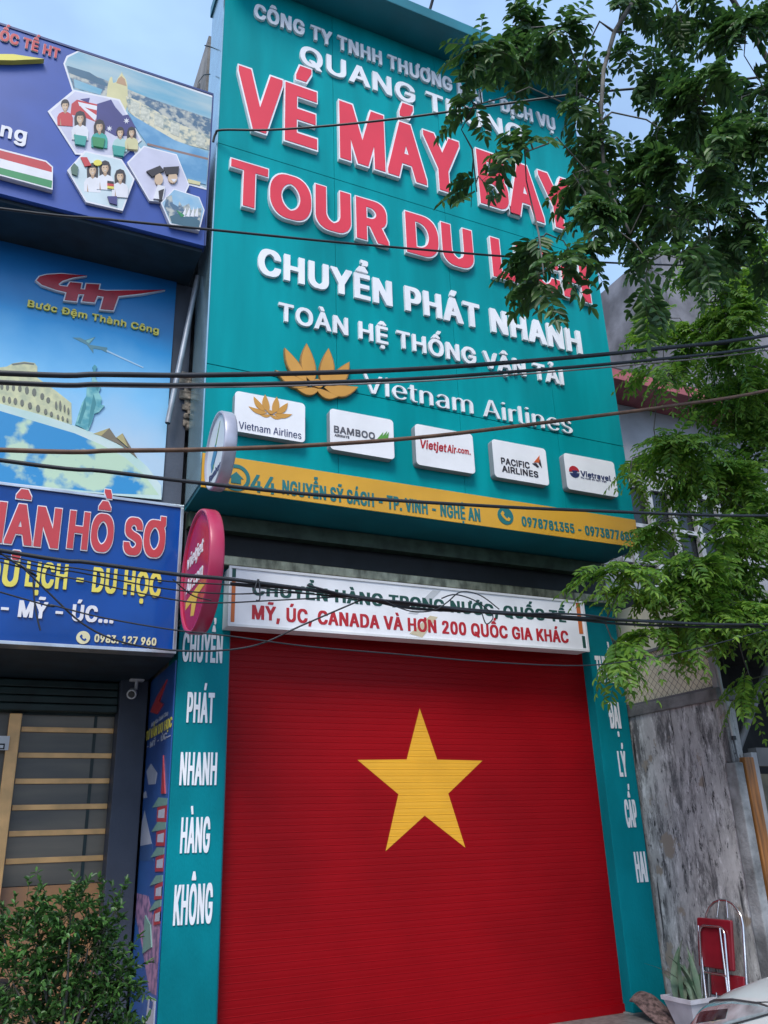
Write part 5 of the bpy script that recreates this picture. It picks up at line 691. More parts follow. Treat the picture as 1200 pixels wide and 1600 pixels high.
# top banner
tb = thing('shop_banner', (-3, .03, 6.44), 'blue roof banner with hexagon photographs and a red white green flag', 'sign')
BLUE1 = mat('banner_blue', (.035, .085, .36), .35, var=.07, scale=2)
b = MB(); b.box(LX, -.075, .0, .088, 6.442, 8.175, BLUE1); b.build('board', tb)
b = MB(); b.box(LX, -.062, -.008, .02, 8.177, 8.20, flat('navy_frame', (.02, .04, .16))); b.box(-.073, -.06, -.008, .09, 6.44, 8.175, flat('navy_frame', (.02, .04, .16))); b.build('frame', tb)
def A(px, py, y): q = atY(px, py, y); return (q.x, q.z)
class Art:
    """printed shapes on the wall plane y, each given by its outline in a zoomed view (scale k, corner ox, oy)"""
    def __init__(s, y, k, ox=0, oy=0): s.y, s.k, s.ox, s.oy, s.n, s.mb = y, k, ox, oy, 0, MB()
    def P(s, pts): return [A(s.ox+x/s.k, s.oy+y/s.k, s.y) for x, y in pts]
    def poly(s, pts, m): s.n += 1; e = .00035*s.n; s.mb.prism(s.P(pts), s.y-e, s.y+.001, m)
    def blob(s, x, y, rx, ry, m, n=12, a=0):
        s.poly([(x+rx*math.cos(2*math.pi*k/n)*math.cos(a)-ry*math.sin(2*math.pi*k/n)*math.sin(a), y+rx*math.cos(2*math.pi*k/n)*math.sin(a)+ry*math.sin(2*math.pi*k/n)*math.cos(a)) for k in range(n)], m)
    def done(s, name, parent): return s.mb.build(name, parent)
def pr(name, c, **k): return mat('print_'+name, c, .4, var=k.pop('var', .05), **k)
WP = pr('white', (.72, .72, .76)); LAV = pr('lavender', (.55, .55, .68)); RP = pr('red', (.50, .04, .05)); GP = pr('green', (.03, .25, .09)); YP = pr('yellow', (.70, .62, .10))
SKIN = pr('skin', (.62, .45, .30)); HAIR = pr('hair', (.03, .025, .03)); TEALPR = pr('teal', (.04, .35, .30)); NAVP = pr('navy', (.05, .05, .20)); PALEY = pr('pale_yellow', (.62, .58, .32))
SKYP = pr('dusk_sky', (.12, .36, .50), c2=(.42, .52, .54), scale=2.2, stretch=(.5, 1, 2.2), detail=7); RIV = pr('river', (.10, .28, .48), c2=(.20, .40, .58), scale=5, ramp=(.4, .6))
CITY = pr('city', (.46, .47, .42), c2=(.07, .14, .22), scale=17, ramp=(.44, .60), detail=9); CITYL = pr('pale_facades', (.64, .60, .44), c2=(.20, .27, .28), scale=19, ramp=(.40, .56), detail=8)
yT = -.003
ar = Art(yT, 3)
land = [(305, 300), (318, 270), (370, 243), (998, 458), (968, 884), (690, 740), (560, 560), (345, 420)]
ar.poly([(297, 298), (312, 262), (370, 236), (1000, 450), (968, 890), (880, 866), (640, 740), (560, 560), (338, 424)], WP)
ar.poly(land, SKYP)
ar.poly([(312, 310), (420, 345), (700, 460), (995, 560), (980, 700), (700, 600), (560, 470), (345, 415)], CITY)
ar.poly([(315, 308), (420, 340), (500, 390), (500, 405), (330, 345)], pr('dark_hills', (.05, .14, .22)))
ar.poly([(345, 370), (480, 420), (470, 445), (350, 412)], SKYP)
ar.poly([(500, 450), (505, 400), (515, 365), (525, 360), (530, 390), (545, 385), (552, 368), (568, 345), (572, 345), (590, 372), (597, 400), (600, 470), (590, 520), (500, 480)], PALEY)
ar.poly([(545, 390), (553, 370), (568, 358), (585, 372), (594, 405)], pr('dome', (.45, .28, .16))); ar.poly([(568, 358), (571, 335), (575, 358)], PALEY)
ar.poly([(590, 450), (650, 475), (720, 515), (800, 560), (905, 610), (985, 640), (980, 705), (800, 660), (660, 575), (600, 520)], CITYL)
for x, y in ((612, 470), (660, 500), (725, 530), (800, 570), (850, 590), (920, 625)): ar.poly([(x, y), (x+42, y+16), (x+40, y+75), (x-2, y+56)], pr('facade_light', (.62, .62, .52), c2=(.40, .42, .36), scale=40)) if x != 850 else None
ar.poly([(600, 530), (700, 590), (820, 660), (975, 715), (972, 780), (800, 720), (690, 680), (630, 590)], RIV)
ar.poly([(690, 672), (975, 742), (974, 752), (690, 682)], pr('bridge', (.25, .16, .14)))
ar.poly([(700, 690), (973, 757), (966, 868), (820, 830), (700, 760)], RIV)
ar.poly([(880, 840), (940, 855), (936, 870), (880, 858)], PALEY)
def hexa(c, m, grow=1.07):
    cx, cy = sum(p[0] for p in c)/len(c), sum(p[1] for p in c)/len(c)
    ar.poly([(cx+(x-cx)*grow, cy+(y-cy)*grow) for x, y in c], WP); ar.poly(c, m)
hexa([(352, 432), (555, 475), (652, 655), (566, 733), (358, 718), (236, 528)], LAV, 1.06)
ar.poly([(335, 490), (360, 470), (455, 492), (450, 575), (400, 555), (330, 540)], RP); ar.poly([(365, 480), (455, 500), (453, 520), (372, 500)], WP); ar.poly([(372, 490), (455, 545), (445, 570), (380, 505)], WP)
ar.poly([(455, 490), (520, 470), (540, 505), (575, 545), (600, 540), (635, 600), (600, 640), (540, 640), (450, 590)], NAVP); ar.poly([(375, 468), (420, 462), (415, 485)], NAVP)
for x, y in ((512, 606), (592, 570)): ar.poly([(x+(15 if k % 2 == 0 else 6)*math.sin(k*math.pi/7), y-(15 if k % 2 == 0 else 6)*math.cos(k*math.pi/7)) for k in range(14)], WP)
SKIN2 = pr('skin_shade', (.42, .27, .17)); SMILE = pr('smile', (.70, .62, .58)); HAIRL = pr('hair_light', (.10, .07, .05))
def person(x, y, s, shirt, hair=HAIR, long_=True):
    if long_: ar.poly([(x-1.0*s, y+1.5*s), (x-1.05*s, y-.2*s), (x-.7*s, y-1.1*s), (x, y-1.4*s), (x+.7*s, y-1.1*s), (x+1.05*s, y-.2*s), (x+.95*s, y+1.5*s)], hair)
    else: ar.blob(x, y-.35*s, .82*s, .95*s, hair, 14)
    ar.poly([(x-1.5*s, y+3.8*s), (x-1.55*s, y+2.2*s), (x-1.2*s, y+1.5*s), (x-.45*s, y+1.15*s), (x, y+1.5*s), (x+.45*s, y+1.2*s), (x+1.2*s, y+1.6*s), (x+1.5*s, y+2.3*s), (x+1.45*s, y+4.0*s)], shirt)
    ar.poly([(x-1.0*s, y+3.8*s), (x-.95*s, y+2.4*s), (x-.75*s, y+3.9*s)], SKIN2); ar.poly([(x-.28*s, y+.7*s), (x+.28*s, y+.7*s), (x+.3*s, y+1.25*s), (x, y+1.55*s), (x-.3*s, y+1.2*s)], SKIN2)
    ar.blob(x, y+.05*s, .62*s, .88*s, SKIN, 14); ar.poly([(x+.15*s, y-.7*s), (x+.5*s, y-.5*s), (x+.62*s, y+.1*s), (x+.45*s, y+.65*s), (x+.2*s, y+.9*s), (x+.38*s, y+.2*s)], SKIN2)
    ar.poly([(x-.66*s, y-.15*s), (x-.6*s, y-.75*s), (x-.1*s, y-1.05*s), (x+.55*s, y-.8*s), (x+.68*s, y-.1*s), (x+.45*s, y-.5*s), (x-.1*s, y-.45*s), (x-.45*s, y-.45*s)], hair)
    for dx in (-.25, .25): ar.blob(x+dx*s, y-.08*s, .10*s, .07*s, HAIR, 6)
    ar.poly([(x-.24*s, y+.42*s), (x+.24*s, y+.44*s), (x, y+.62*s)], SMILE)
person(305, 500, 24, RP, long_=False); person(375, 560, 26, WP); person(465, 600, 25, TEALPR); person(562, 630, 22, pr('pale_teal', (.40, .60, .58)), long_=False); person(615, 630, 20, PALEY)
for x, y in ((345, 640), (430, 650), (525, 690)): ar.poly([(x, y), (x+60, y+10), (x+52, y+52), (x+6, y+44)], TEALPR if x != 430 else GP)
hexa([(675, 700), (822, 738), (878, 876), (838, 960), (700, 945), (600, 775)], LAV, 1.05)
hexa([(400, 725), (563, 762), (620, 850), (568, 990), (405, 952), (322, 812)], pr('pale_sky', (.55, .66, .70)), 1.06)
person(432, 810, 26, WP); person(490, 800, 26, WP); person(560, 840, 25, WP)
ar.poly([(375, 752), (405, 752), (425, 790), (395, 795)], RP); ar.blob(455, 778, 20, 14, YP)
for q, m in (((500, 862), HAIR), ((500, 874), RP), ((500, 886), YP)): ar.poly([(q[0], q[1]), (q[0]+30, q[1]+4), (q[0]+30, q[1]+15), (q[0], q[1]+11)], m)
ar.poly([(330, 800), (345, 780), (365, 800), (360, 840), (335, 830)], pr('foliage', (.08, .16, .12))); ar.poly([(500, 935), (545, 935), (545, 975), (510, 965)], NAVP)
ar.poly([(715, 945), (735, 880), (770, 890), (760, 950)], WP); ar.poly([(738, 910), (765, 900), (755, 955), (742, 955)], HAIR)
ar.blob(740, 855, 20, 28, SKIN); ar.blob(805, 848, 22, 26, SKIN); ar.poly([(682, 818), (745, 792), (765, 815), (710, 845)], HAIR); ar.poly([(762, 800), (835, 795), (830, 830), (775, 835)], HAIR); ar.poly([(795, 855), (825, 855), (810, 870)], WP)
hexa([(812, 905), (925, 942), (948, 1000), (926, 1090), (795, 1062), (755, 968)], pr('harbour_sky', (.18, .40, .60), c2=(.42, .55, .62), scale=4), 1.06)
ar.poly([(765, 985), (775, 940), (800, 930), (805, 970), (830, 985), (835, 960), (850, 985), (880, 970), (890, 1000), (940, 990), (930, 1080), (795, 1055)], CITY)
ar.poly([(790, 1030), (850, 1010), (930, 1050), (926, 1088), (800, 1062)], pr('dark_water', (.05, .13, .18)))
for k, x in enumerate((845, 865, 885, 905)): ar.poly([(x, 1030), (x+22-2*k, 985), (x+18, 1032)], WP)
ar.poly([(820, 1000), (860, 1025), (845, 1035)], GP)
ar.poly([(-60, 700), (0, 716), (215, 772), (246, 800), (244, 908), (0, 842), (-60, 825)], WP)
ar.poly([(-60, 708), (0, 724), (212, 778), (240, 803), (240, 826), (-60, 746)], RP); ar.poly([(-60, 790), (242, 866), (239, 900), (0, 836), (-60, 818)], GP)
ar.poly([(-60, 275), (60, 275), (205, 297), (60, 304), (-60, 302)], YP)
ar.done('printed_picture', tb)
def edged(parent, s, bl, br, tp, y, m, d=.006, track=0):
    mb = MB(); text_px(mb, s, bl, br, tp, y, WP, d, 'O', track=track); e = mb.build('lettering', parent)
    mb = MB(); text_px(mb, s, bl, br, tp, y, m, .003, 'I', back=y-.0005, ref='O', track=track); mb.build('letter_face', e)
edged(tb, 'QUỐC TẾ HT', (-33, 53.5), (93, 89.5), (-33, 38), -.012, RP)
letters(tb, 'Công', (-52, 199), (40.5, 221), (-52, 176), -.012, WP, .008, 'B')

# globe poster
gp = thing('travel_poster', (-3, .545, 4.25), 'tall poster of a globe with ancient ruins, a robed statue, pyramids and an airliner', 'poster')
POSTER = bpy.data.materials.new('poster_blue'); POSTER.use_nodes = True; pt_ = POSTER.node_tree; pb = pt_.nodes['Principled BSDF']; pb.inputs['Roughness'].default_value = .3
tcn = pt_.nodes.new('ShaderNodeTexCoord'); sx_ = pt_.nodes.new('ShaderNodeSeparateXYZ'); nn_ = pt_.nodes.new('ShaderNodeTexNoise'); nn_.inputs['Scale'].default_value = 1.1; nn_.inputs['Detail'].default_value = 4
ad_ = pt_.nodes.new('ShaderNodeMath'); ad_.operation = 'MULTIPLY_ADD'; ad_.inputs[1].default_value = .9; rp_ = pt_.nodes.new('ShaderNodeValToRGB')
pt_.links.new(tcn.outputs['Object'], sx_.inputs[0]); pt_.links.new(tcn.outputs['Object'], nn_.inputs['Vector']); pt_.links.new(nn_.outputs['Fac'], ad_.inputs[0]); pt_.links.new(sx_.outputs['Z'], ad_.inputs[2])
mr_ = pt_.nodes.new('ShaderNodeMapRange'); mr_.inputs['From Min'].default_value = .4; mr_.inputs['From Max'].default_value = 2.5
pt_.links.new(ad_.outputs[0], mr_.inputs['Value']); pt_.links.new(mr_.outputs['Result'], rp_.inputs['Fac']); pt_.links.new(rp_.outputs['Color'], pb.inputs['Base Color'])
el = rp_.color_ramp.elements; el[0].position = .25; el[0].color = (.42, .56, .70, 1); el[1].position = 1; el[1].color = (.006, .12, .36, 1)
e2 = el.new(.45); e2.color = (.20, .50, .78, 1); e3 = el.new(.68); e3.color = (.012, .29, .66, 1)
b = MB(); b.box(LX, -.19, .55, .569, 4.27, 6.404, POSTER); b.build('board', gp)
ar = Art(.548, 3.4286, 0, 360)
STN = pr('stone', (.60, .60, .36), c2=(.40, .44, .30), scale=14); STND = pr('stone_shadow', (.16, .17, .14)); VERD = pr('verdigris', (.22, .50, .50), c2=(.07, .30, .36), scale=9, ramp=(.42, .58)); VERDD = pr('verdigris_shade', (.05, .24, .28))
EARTH = pr('earth', (.02, .24, .52), c2=(.46, .62, .46), scale=2.3, ramp=(.445, .50), detail=9); MIST = pr('mist', (.55, .66, .66), c2=(.42, .60, .56), scale=3)
ar.poly([(430, 575), (455, 588), (512, 570), (478, 612), (575, 628), (572, 655), (545, 640), (500, 632), (500, 658), (465, 612), (388, 574)], pr('airliner', (.10, .26, .32))); ar.poly([(460, 592), (505, 574), (475, 606)], VERD)
ar.poly([(570, 640), (770, 733), (765, 737), (572, 650)], pr('trail', (.40, .62, .80)))
ar.poly([(-200, 760), (35, 730), (70, 712), (130, 703), (185, 710), (200, 730), (200, 790), (300, 860), (382, 925), (385, 1040), (200, 990), (-200, 900)], STN)
ar.poly([(60, 715), (130, 706), (182, 713), (182, 722), (130, 716), (70, 724)], STND)
for x, y, w_, h in [(10, 838, 9, 18), (40, 842, 9, 18), (72, 845, 9, 18), (106, 848, 10, 19), (144, 858, 11, 22), (183, 868, 12, 22), (226, 890, 11, 18), (258, 910, 11, 16), (20, 905, 9, 18), (50, 910, 9, 18), (82, 916, 10, 18), (118, 925, 10, 18), (160, 940, 11, 18), (203, 955, 11, 20), (244, 972, 9, 15), (275, 985, 8, 13), (300, 938, 6, 22), (322, 940, 6, 28), (345, 955, 5, 20), (365, 968, 5, 18), (310, 1000, 6, 12), (335, 1008, 6, 12), (360, 1018, 5, 10)]: ar.blob(x, y, w_, h, STND, 9)
ar.poly([(-200, 925), (0, 930), (200, 985), (400, 1050), (560, 1110), (690, 1180), (790, 1270), (862, 1370), (864, 1445), (600, 1420), (-200, 1345)], MIST)
ar.poly([(-200, 965), (0, 970), (200, 1030), (400, 1090), (540, 1150), (670, 1220), (770, 1310), (850, 1420), (600, 1412), (-200, 1330)], EARTH)
ar.poly([(492, 810), (490, 770), (500, 752), (494, 735), (506, 722), (520, 735), (512, 752), (512, 800), (530, 822), (540, 845), (528, 870), (545, 905), (540, 935), (560, 942), (530, 975), (505, 985), (492, 1030), (470, 1080), (440, 1060), (402, 1042), (420, 985), (440, 925), (462, 890), (465, 840)], VERD)
ar.poly([(500, 880), (515, 930), (490, 1020), (470, 1070), (480, 980)], VERDD); ar.poly([(455, 900), (462, 950), (430, 1040), (415, 1035)], VERDD); ar.poly([(508, 840), (530, 835), (522, 862)], VERDD)
ar.poly([(500, 1092), (585, 1062), (640, 1150), (560, 1110)], pr('pyramid_lit', (.42, .36, .16))); ar.poly([(585, 1062), (625, 1120), (735, 1225), (640, 1150), (540, 1105)], pr('pyramid_shade', (.18, .15, .10)))
ar.poly([(622, 1112), (655, 1090), (690, 1170)], pr('pyramid_lit', (.42, .36, .16))); ar.poly([(655, 1090), (735, 1225), (690, 1180)], pr('pyramid_shade', (.18, .15, .10)))
ar.done('printed_picture', gp)
LOGO = [(196, 268), (212, 248), (250, 238), (330, 233), (465, 243), (385, 254), (335, 270), (312, 288), (322, 298), (362, 302), (376, 278), (437, 284), (431, 316), (455, 318), (463, 286), (533, 290), (527, 318), (570, 324), (885, 319), (760, 338), (634, 352), (607, 428), (538, 422), (556, 356), (522, 350), (506, 386), (440, 379), (451, 342), (420, 342), (410, 380), (346, 373), (357, 332), (300, 318), (225, 292)]
mb = MB(); yg = .520
Lp = [A(x/3.4286, 360+y/3.4286, yg) for x, y in LOGO]; cx = sum(p[0] for p in Lp)/len(Lp); cz = sum(p[1] for p in Lp)/len(Lp)
def grow(poly, d):
    n = len(poly); a = sum(poly[i][0]*poly[(i+1) % n][1]-poly[(i+1) % n][0]*poly[i][1] for i in range(n)); s = 1 if a > 0 else -1; out_ = []
    for i in range(n):
        p0, p1, p2 = (Vector(poly[(i+k) % n]) for k in (-1, 0, 1)); u = (p1-p0).normalized(); v = (p2-p1).normalized()
        n1 = Vector((u.y, -u.x))*s; n2 = Vector((v.y, -v.x))*s; m = (n1+n2); m = m/max(.7, m.length_squared/2) if m.length > 1e-6 else n1; out_.append(tuple(p1+m*d))
    return out_
mb.prism(grow(Lp, .010), yg, .549, WP); e = mb.build('logo', gp); e['label'] = 'red swooping logo with a white edge'
mb = MB(); mb.prism(Lp, yg-.004, yg-.0005, mat('gloss_red_print', (.42, .015, .03), .25)); mb.build('logo_face', e)
letters(gp, 'Bước Đệm Thành Công', (43, 476), (248, 523), (43.5, 466), .53, YP, .017, 'B')

# lower blue sign
bs = thing('shop_sign', (-3, .36, 2.93), 'glossy blue shop sign with red, yellow and white lettering in a silver frame', 'sign')
BLUE2 = mat('gloss_blue', (.004, .06, .30), .14, var=.15, scale=1.2, spec=.3, coat=.1)
b = MB(); b.box(LX, -.07, .30, .42, 2.94, 4.105, BLUE2); b.build('board', bs)
b = MB()
for x0_, x1_, za, zb in ((LX, -.056, 4.096, 4.12), (LX, -.056, 2.925, 2.95)): b.box(x0_, x1_, .285, .43, za, zb, ALU, .003)
b.box(-.082, -.057, .285, .43, 2.951, 4.095, ALU, .003); b.build('frame', bs)
yB = .288
edged(bs, 'NHẬN', (-87, 840), (92, 852), (-87, 779), yB, RP, .011)
edged(bs, 'HỒ SƠ', (103, 855), (257, 868.5), (107, 800.5), yB, RP, .011)
letters(bs, 'DU', (-28, 912), (27, 915), (-28, 872), yB, YP, .012, 'K')
letters(bs, 'LỊCH - DU HỌC', (38, 916), (250.5, 931), (38.5, 878), yB, YP, .012, 'K')
letters(bs, '- MỸ - ÚC...', (0, 962), (177, 972.5), (1, 937), yB, WP, .012, 'K')
CRM = pr('cream', (.68, .64, .40))
letters(bs, '0983. 127 960', (147, 1003.5), (244, 1007.5), (148, 992), yB, CRM, .008, 'K')
b = MB(); p = atY(130, 996, yB); disc(b, p.x, p.z, .047, yB, .299, CRM); handset(b, p.x, p.z, .04, yB-.003, yB, BLUE2); b.build('phone_symbol', bs)

# tall poster on the flank of the teal house, inside the recess
sp = thing('side_poster', (-.012, 1.0, .1), 'narrow blue poster with red pagoda and pink blossom inside the door recess', 'poster')
PBL = pr('deep_blue', (.012, .05, .22), c2=(.02, .10, .34), scale=1.5)
b = MB(); b.box(-.012, -.002, .50, 1.49, .28, 2.92, PBL); b.build('board', sp)
mb = MB(); nx = [0]
def sx(pts, m): nx[0] += 1; mb.prismx([(max(.505, min(1.48, q.y)), q.z) for q in (atX(x, y, -.013) for x, y in pts)], -.0125-.0004*nx[0], -.0125, m)
PINK = pr('blossom', (.36, .20, .36), c2=(.12, .09, .20), scale=14, ramp=(.42, .56)); PAG = pr('pagoda', (.36, .03, .05)); ROOFG = pr('roof_green', (.14, .28, .26)); SNOW = pr('snow', (.42, .46, .58))
sx([(205, 1430), (212, 1395), (232, 1400), (238, 1430), (262, 1420), (250, 1560), (233, 1550), (222, 1480)], PINK)
sx([(213, 1322), (220, 1285), (226, 1266), (231, 1290), (238, 1322)], SNOW); sx([(211, 1345), (213, 1322), (238, 1318), (240, 1345)], pr('mountain', (.03, .09, .26)))
for pts in ([(229, 1205), (236, 1193), (246, 1208), (243, 1225), (232, 1226)], [(220, 1240), (228, 1236), (230, 1246), (222, 1248)]): sx(pts, SNOW)
for z_, wv in ((1250, 0), (1288, 1), (1328, 2), (1372, 3), (1412, 4)):
    sx([(246-wv, z_+12), (263-wv, z_+6), (262-wv, z_+34), (245-wv, z_+34)], PAG); sx([(248-wv, z_+16), (258-wv, z_+13), (257-wv, z_+28), (247-wv, z_+28)], SNOW); sx([(238-wv, z_+12), (248-wv, z_-4), (266-wv, z_-4), (265-wv, z_+7)], ROOFG)
sx([(256, 1180), (259, 1240), (253, 1240)], PAG)
sx([(224, 1490), (228, 1430), (236, 1445), (238, 1480)], ROOFG)
sx([(234, 1556), (248, 1566), (245, 1620), (228, 1610)], SNOW); sx([(236, 1562), (241, 1565), (240, 1578), (235, 1574)], PBL)
sx([(236, 1112), (246, 1090), (262, 1062), (250, 1096), (256, 1100), (247, 1116)], RP)
mb.build('printed_picture', sp)
def side_text(s, l, r, t, m, st='B'):
    a, c, q = atX(*l, -.016), atX(*r, -.016), atX(*t, -.016); o = MB(); d = (c-a)
    put_text(o, s, (-.014, a.y, a.z), (0, d.y/d.length, d.z/d.length), Z, d.length, q.z-a.z, m, .002, st); return o.build('lettering', sp)
side_text('Bước Đệm Thành Công', (236, 1136), (262, 1117), (236, 1130), SNOW, 'R')
side_text('TƯ VẤN DU HỌC', (227, 1158), (268, 1135), (227, 1145), YP, 'K')
side_text('- MỸ - ÚC...', (229, 1171), (266, 1150), (229, 1163), SNOW, 'K')

# pipe, junction clutter, camera
t = thing('drain_pipe', (-.15, .5, 4.8), 'pale grey pipe slanting down the slate wall beside the billboard', 'pipe')
b = MB(); b.tube([tuple(atY(309, 432, .40)), tuple(atY(262, 661, .46))], .024, STEEL, 12); b.build('pipe', t)
b = MB(); p = atY(262, 661, .46); q = atY(309, 432, .40); d = (q-p).normalized(); b.tube([tuple(p-d*.004), tuple(p-d*.001)], .021, BLACK, 12); b.build('mouth', t)
t = thing('broken_plaster', (-.02, .56, 4.9), 'patch of broken masonry in the gap between slate wall and billboard', 'rubble')
b = MB(); rr = random.Random(3); RUB = mat('rubble', (.26, .22, .18), .9, var=.4, scale=20, bump=.6)
for k in range(14):
    p = atY(292+rr.uniform(-7, 9), 585+k*6+rr.uniform(-4, 4), .54); s_ = rr.uniform(.02, .055); b.box(p.x-s_, min(p.x+s_, -.004), .50+rr.uniform(0, .05), .566, p.z-s_*.8, p.z+s_*.8, RUB, .012)
b.build('masonry', t)
t = thing('security_camera', (-.15, 1.45, 2.8), 'white dome security camera fixed under the soffit near the grey pillar', 'security camera')
p = atY(214, 1057, 1.47); b = MB(); b.box(p.x-.06, p.x+.06, 1.42, 1.499, p.z-.045, p.z+.05, WHITEPL, .012); b.build('mount', t)
q = atY(208, 1082, 1.40); b = MB(); b.tube([(p.x, 1.46, p.z-.03), (p.x-.005, 1.44, q.z+.03)], .014, WHITEPL); b.build('stem', t)
b = MB(); cd_ = Vector((-.25, -.9, -.35)).normalized(); c0 = Vector((q.x, 1.44, q.z))
b.tube([c0-cd_*.05, c0-cd_*.04, c0+cd_*.05, c0+cd_*.055], [.02, .04, .042, .038], WHITEPL, 16); hd = b.build('camera_body', t)
b = MB(); b.tube([c0+cd_*.052, c0+cd_*.062], [.031, .024], mat('lens_black', (.01, .01, .012), .1), 16); b.build('lens', hd)
t = thing('wall_aerial', (-.1, .7, 8.2), 'thin bent wire sticking up behind the blue roof banner', 'wire')
b = MB(); b.tube([atY(307, 146, .2), atY(310, 128, .2), atY(318, 117, .2), atY(328, 116, .3)], .006, CABLE); b.tube([atY(311, 144, .2), atY(311, 131, .2)], [.009, .012], CABLE); b.tube([atY(320, 71, .4), atY(331, 74, .45)], .006, CABLE); b.build('wire', t)

# ============================================================ RIGHT-HAND NEIGHBOUR
WEATH = bpy.data.materials.new('weathered_render'); WEATH.use_nodes = True; wt = WEATH.node_tree; wb = wt.nodes['Principled BSDF']; wb.inputs['Roughness'].default_value = .9; wb.inputs['Specular IOR Level'].default_value = .2
k = wt.links.new; co = wt.nodes.new('ShaderNodeTexCoord')
def wnoise(scale, detail, rough, stretch, p0, p1, dist=0):
    m = wt.nodes.new('ShaderNodeMapping'); m.inputs['Scale'].default_value = stretch; n = wt.nodes.new('ShaderNodeTexNoise'); n.inputs['Scale'].default_value = scale; n.inputs['Detail'].default_value = detail; n.inputs['Roughness'].default_value = rough; n.inputs['Distortion'].default_value = dist
    r = wt.nodes.new('ShaderNodeValToRGB'); r.color_ramp.elements[0].position = p0; r.color_ramp.elements[1].position = p1
    k(co.outputs['Object'], m.inputs['Vector']); k(m.outputs['Vector'], n.inputs['Vector']); k(n.outputs['Fac'], r.inputs['Fac']); return r, n
def wmix(a, col, fac):
    m = wt.nodes.new('ShaderNodeMix'); m.data_type = 'RGBA'; k(fac, m.inputs['Factor']); m.inputs['B'].default_value = (*col, 1)
    if isinstance(a, tuple): m.inputs['A'].default_value = (*a, 1)
    else: k(a, m.inputs['A'])
    return m.outputs['Result']
base, nb_ = wnoise(3.0, 12, .8, (1, 1, .6), .30, .70)
c_ = wmix((.30, .295, .29), (.60, .595, .59), base.outputs['Color'])
c_ = wmix(c_, (.12, .12, .125), wnoise(6, 12, .78, (1, 1.3, .30), .47, .60)[0].outputs['Color'])
c_ = wmix(c_, (.035, .036, .04), wnoise(13, 10, .75, (1, 1.5, .55), .555, .63)[0].outputs['Color'])
c_ = wmix(c_, (.70, .70, .70), wnoise(10, 12, .8, (1, 1.4, .40), .53, .62)[0].outputs['Color'])
c_ = wmix(c_, (.30, .255, .21), wnoise(3.2, 6, .6, (1, 1, .8), .61, .645)[0].outputs['Color'])
c_ = wmix(c_, (.06, .06, .065), wnoise(26, 3, .5, (1, 1, .05), .63, .70)[0].outputs['Color'])
k(c_, wb.inputs['Base Color'])
bp = wt.nodes.new('ShaderNodeBump'); bp.inputs['Strength'].default_value = .5; bp.inputs['Distance'].default_value = .012; k(nb_.outputs['Fac'], bp.inputs['Height']); k(bp.outputs['Normal'], wb.inputs['Normal'])
bw = thing('boundary_wall', (4.5, -.1, .1), 'weathered grey side wall streaked black and white, right of the teal pillar', 'wall')
bm = bmesh.new(); bmesh.ops.create_grid(bm, x_segments=60, y_segments=22, size=.5)
rr = random.Random(5)
from mathutils import noise
for v in bm.verts:
    z = .1+(v.co.x+.5)*2.52; y = -.64+(v.co.y+.5)*1.28
    v.co = (4.40+.018*noise.noise(Vector((y*2.2, z*1.3, 1)))+.008*noise.noise(Vector((y*8, z*5, 3))), y, z)
me = bpy.data.meshes.new('render_face'); bm.to_mesh(me); bm.free(); me.materials.append(WEATH)
for p_ in me.polygons: p_.use_smooth = True
o = bpy.data.objects.new('render_face', me); COL.objects.link(o); adopt(o, bw)
b = MB(); b.box(4.425, 4.60, -.60, .64, .1, 2.60, WEATH); b.build('core', bw)
b = MB(); b.box(4.385, 4.475, -.70, -.58, .1, 2.08, mat('grey_pier', (.30, .31, .32), .85, var=.3, scale=5, bump=.4), .012); b.box(4.40, 4.50, -.66, -.58, 2.08, 2.60, WEATH, .02); b.build('pier', bw)
b = MB(); b.box(4.375, 4.62, -.64, .64, 2.601, 2.70, mat('grey_coping', (.20, .20, .20), .8, var=.25, scale=6, bump=.3), .008); b.build('coping', bw)
cp = thing('mesh_screen', (4.42, -.1, 2.70), 'cream sheet screen behind diamond wire mesh on top of the weathered wall', 'screen')
CREAM = mat('cream_sheet', (.88, .80, .60), .5, var=.10, scale=2, c2=(.74, .68, .52))
b = MB(); b.box(4.43, 4.45, -.585, .60, 2.705, 3.66, CREAM); b.build('sheet', cp)
b = MB(); b.box(4.40, 4.46, -.645, -.585, 2.705, 3.70, mat('grey_post', (.34, .34, .35), .6), .006); b.build('post', cp)
b = MB(); b.box(4.39, 4.42, -.584, .62, 3.16, 3.185, mat('grey_rail', (.16, .16, .17), .6)); b.box(4.385, 4.425, -.584, .62, 2.702, 2.72, mat('grey_rail', (.16, .16, .17), .6)); b.build('rail', cp)
b = MB(); WIRE = mat('rusty_wire', (.20, .15, .11), .6)
for i in range(-12, 17):
    for s_ in (1, -1):
        y0_, z0_ = -.58+i*.075, 2.72; L_ = .44
        ya, za = y0_, z0_; yb_, zb_ = y0_+s_*L_, z0_+L_
        if s_ < 0: ya, yb_ = y0_, y0_-L_
        lo, hi = -.58, .6
        def cl(y_a, z_a, y_b, z_b):
            t0, t1 = 0, 1; dy = y_b-y_a
            for e_, sg in ((lo, 1), (hi, -1)):
                t_ = (e_-y_a)/dy
                if dy*sg > 0: t0 = max(t0, t_)
                else: t1 = min(t1, t_)
            return None if t1 <= t0 else [(4.415-.002*s_, y_a+dy*t, z_a+(z_b-z_a)*t) for t in (t0, t1)]
        c_ = cl(ya, za, yb_, zb_)
        if c_: b.tube(c_, .0022, WIRE, 3, False)
b.build('wire_mesh', cp)
nh = thing('neighbour_house', (8, 3, .1), 'grey house behind the tree with a pink eave and a white window grille', 'house')
GREYC = mat('grey_cement', (.24, .24, .27), .85, var=.25, scale=2.2, bump=.25, bscale=14)
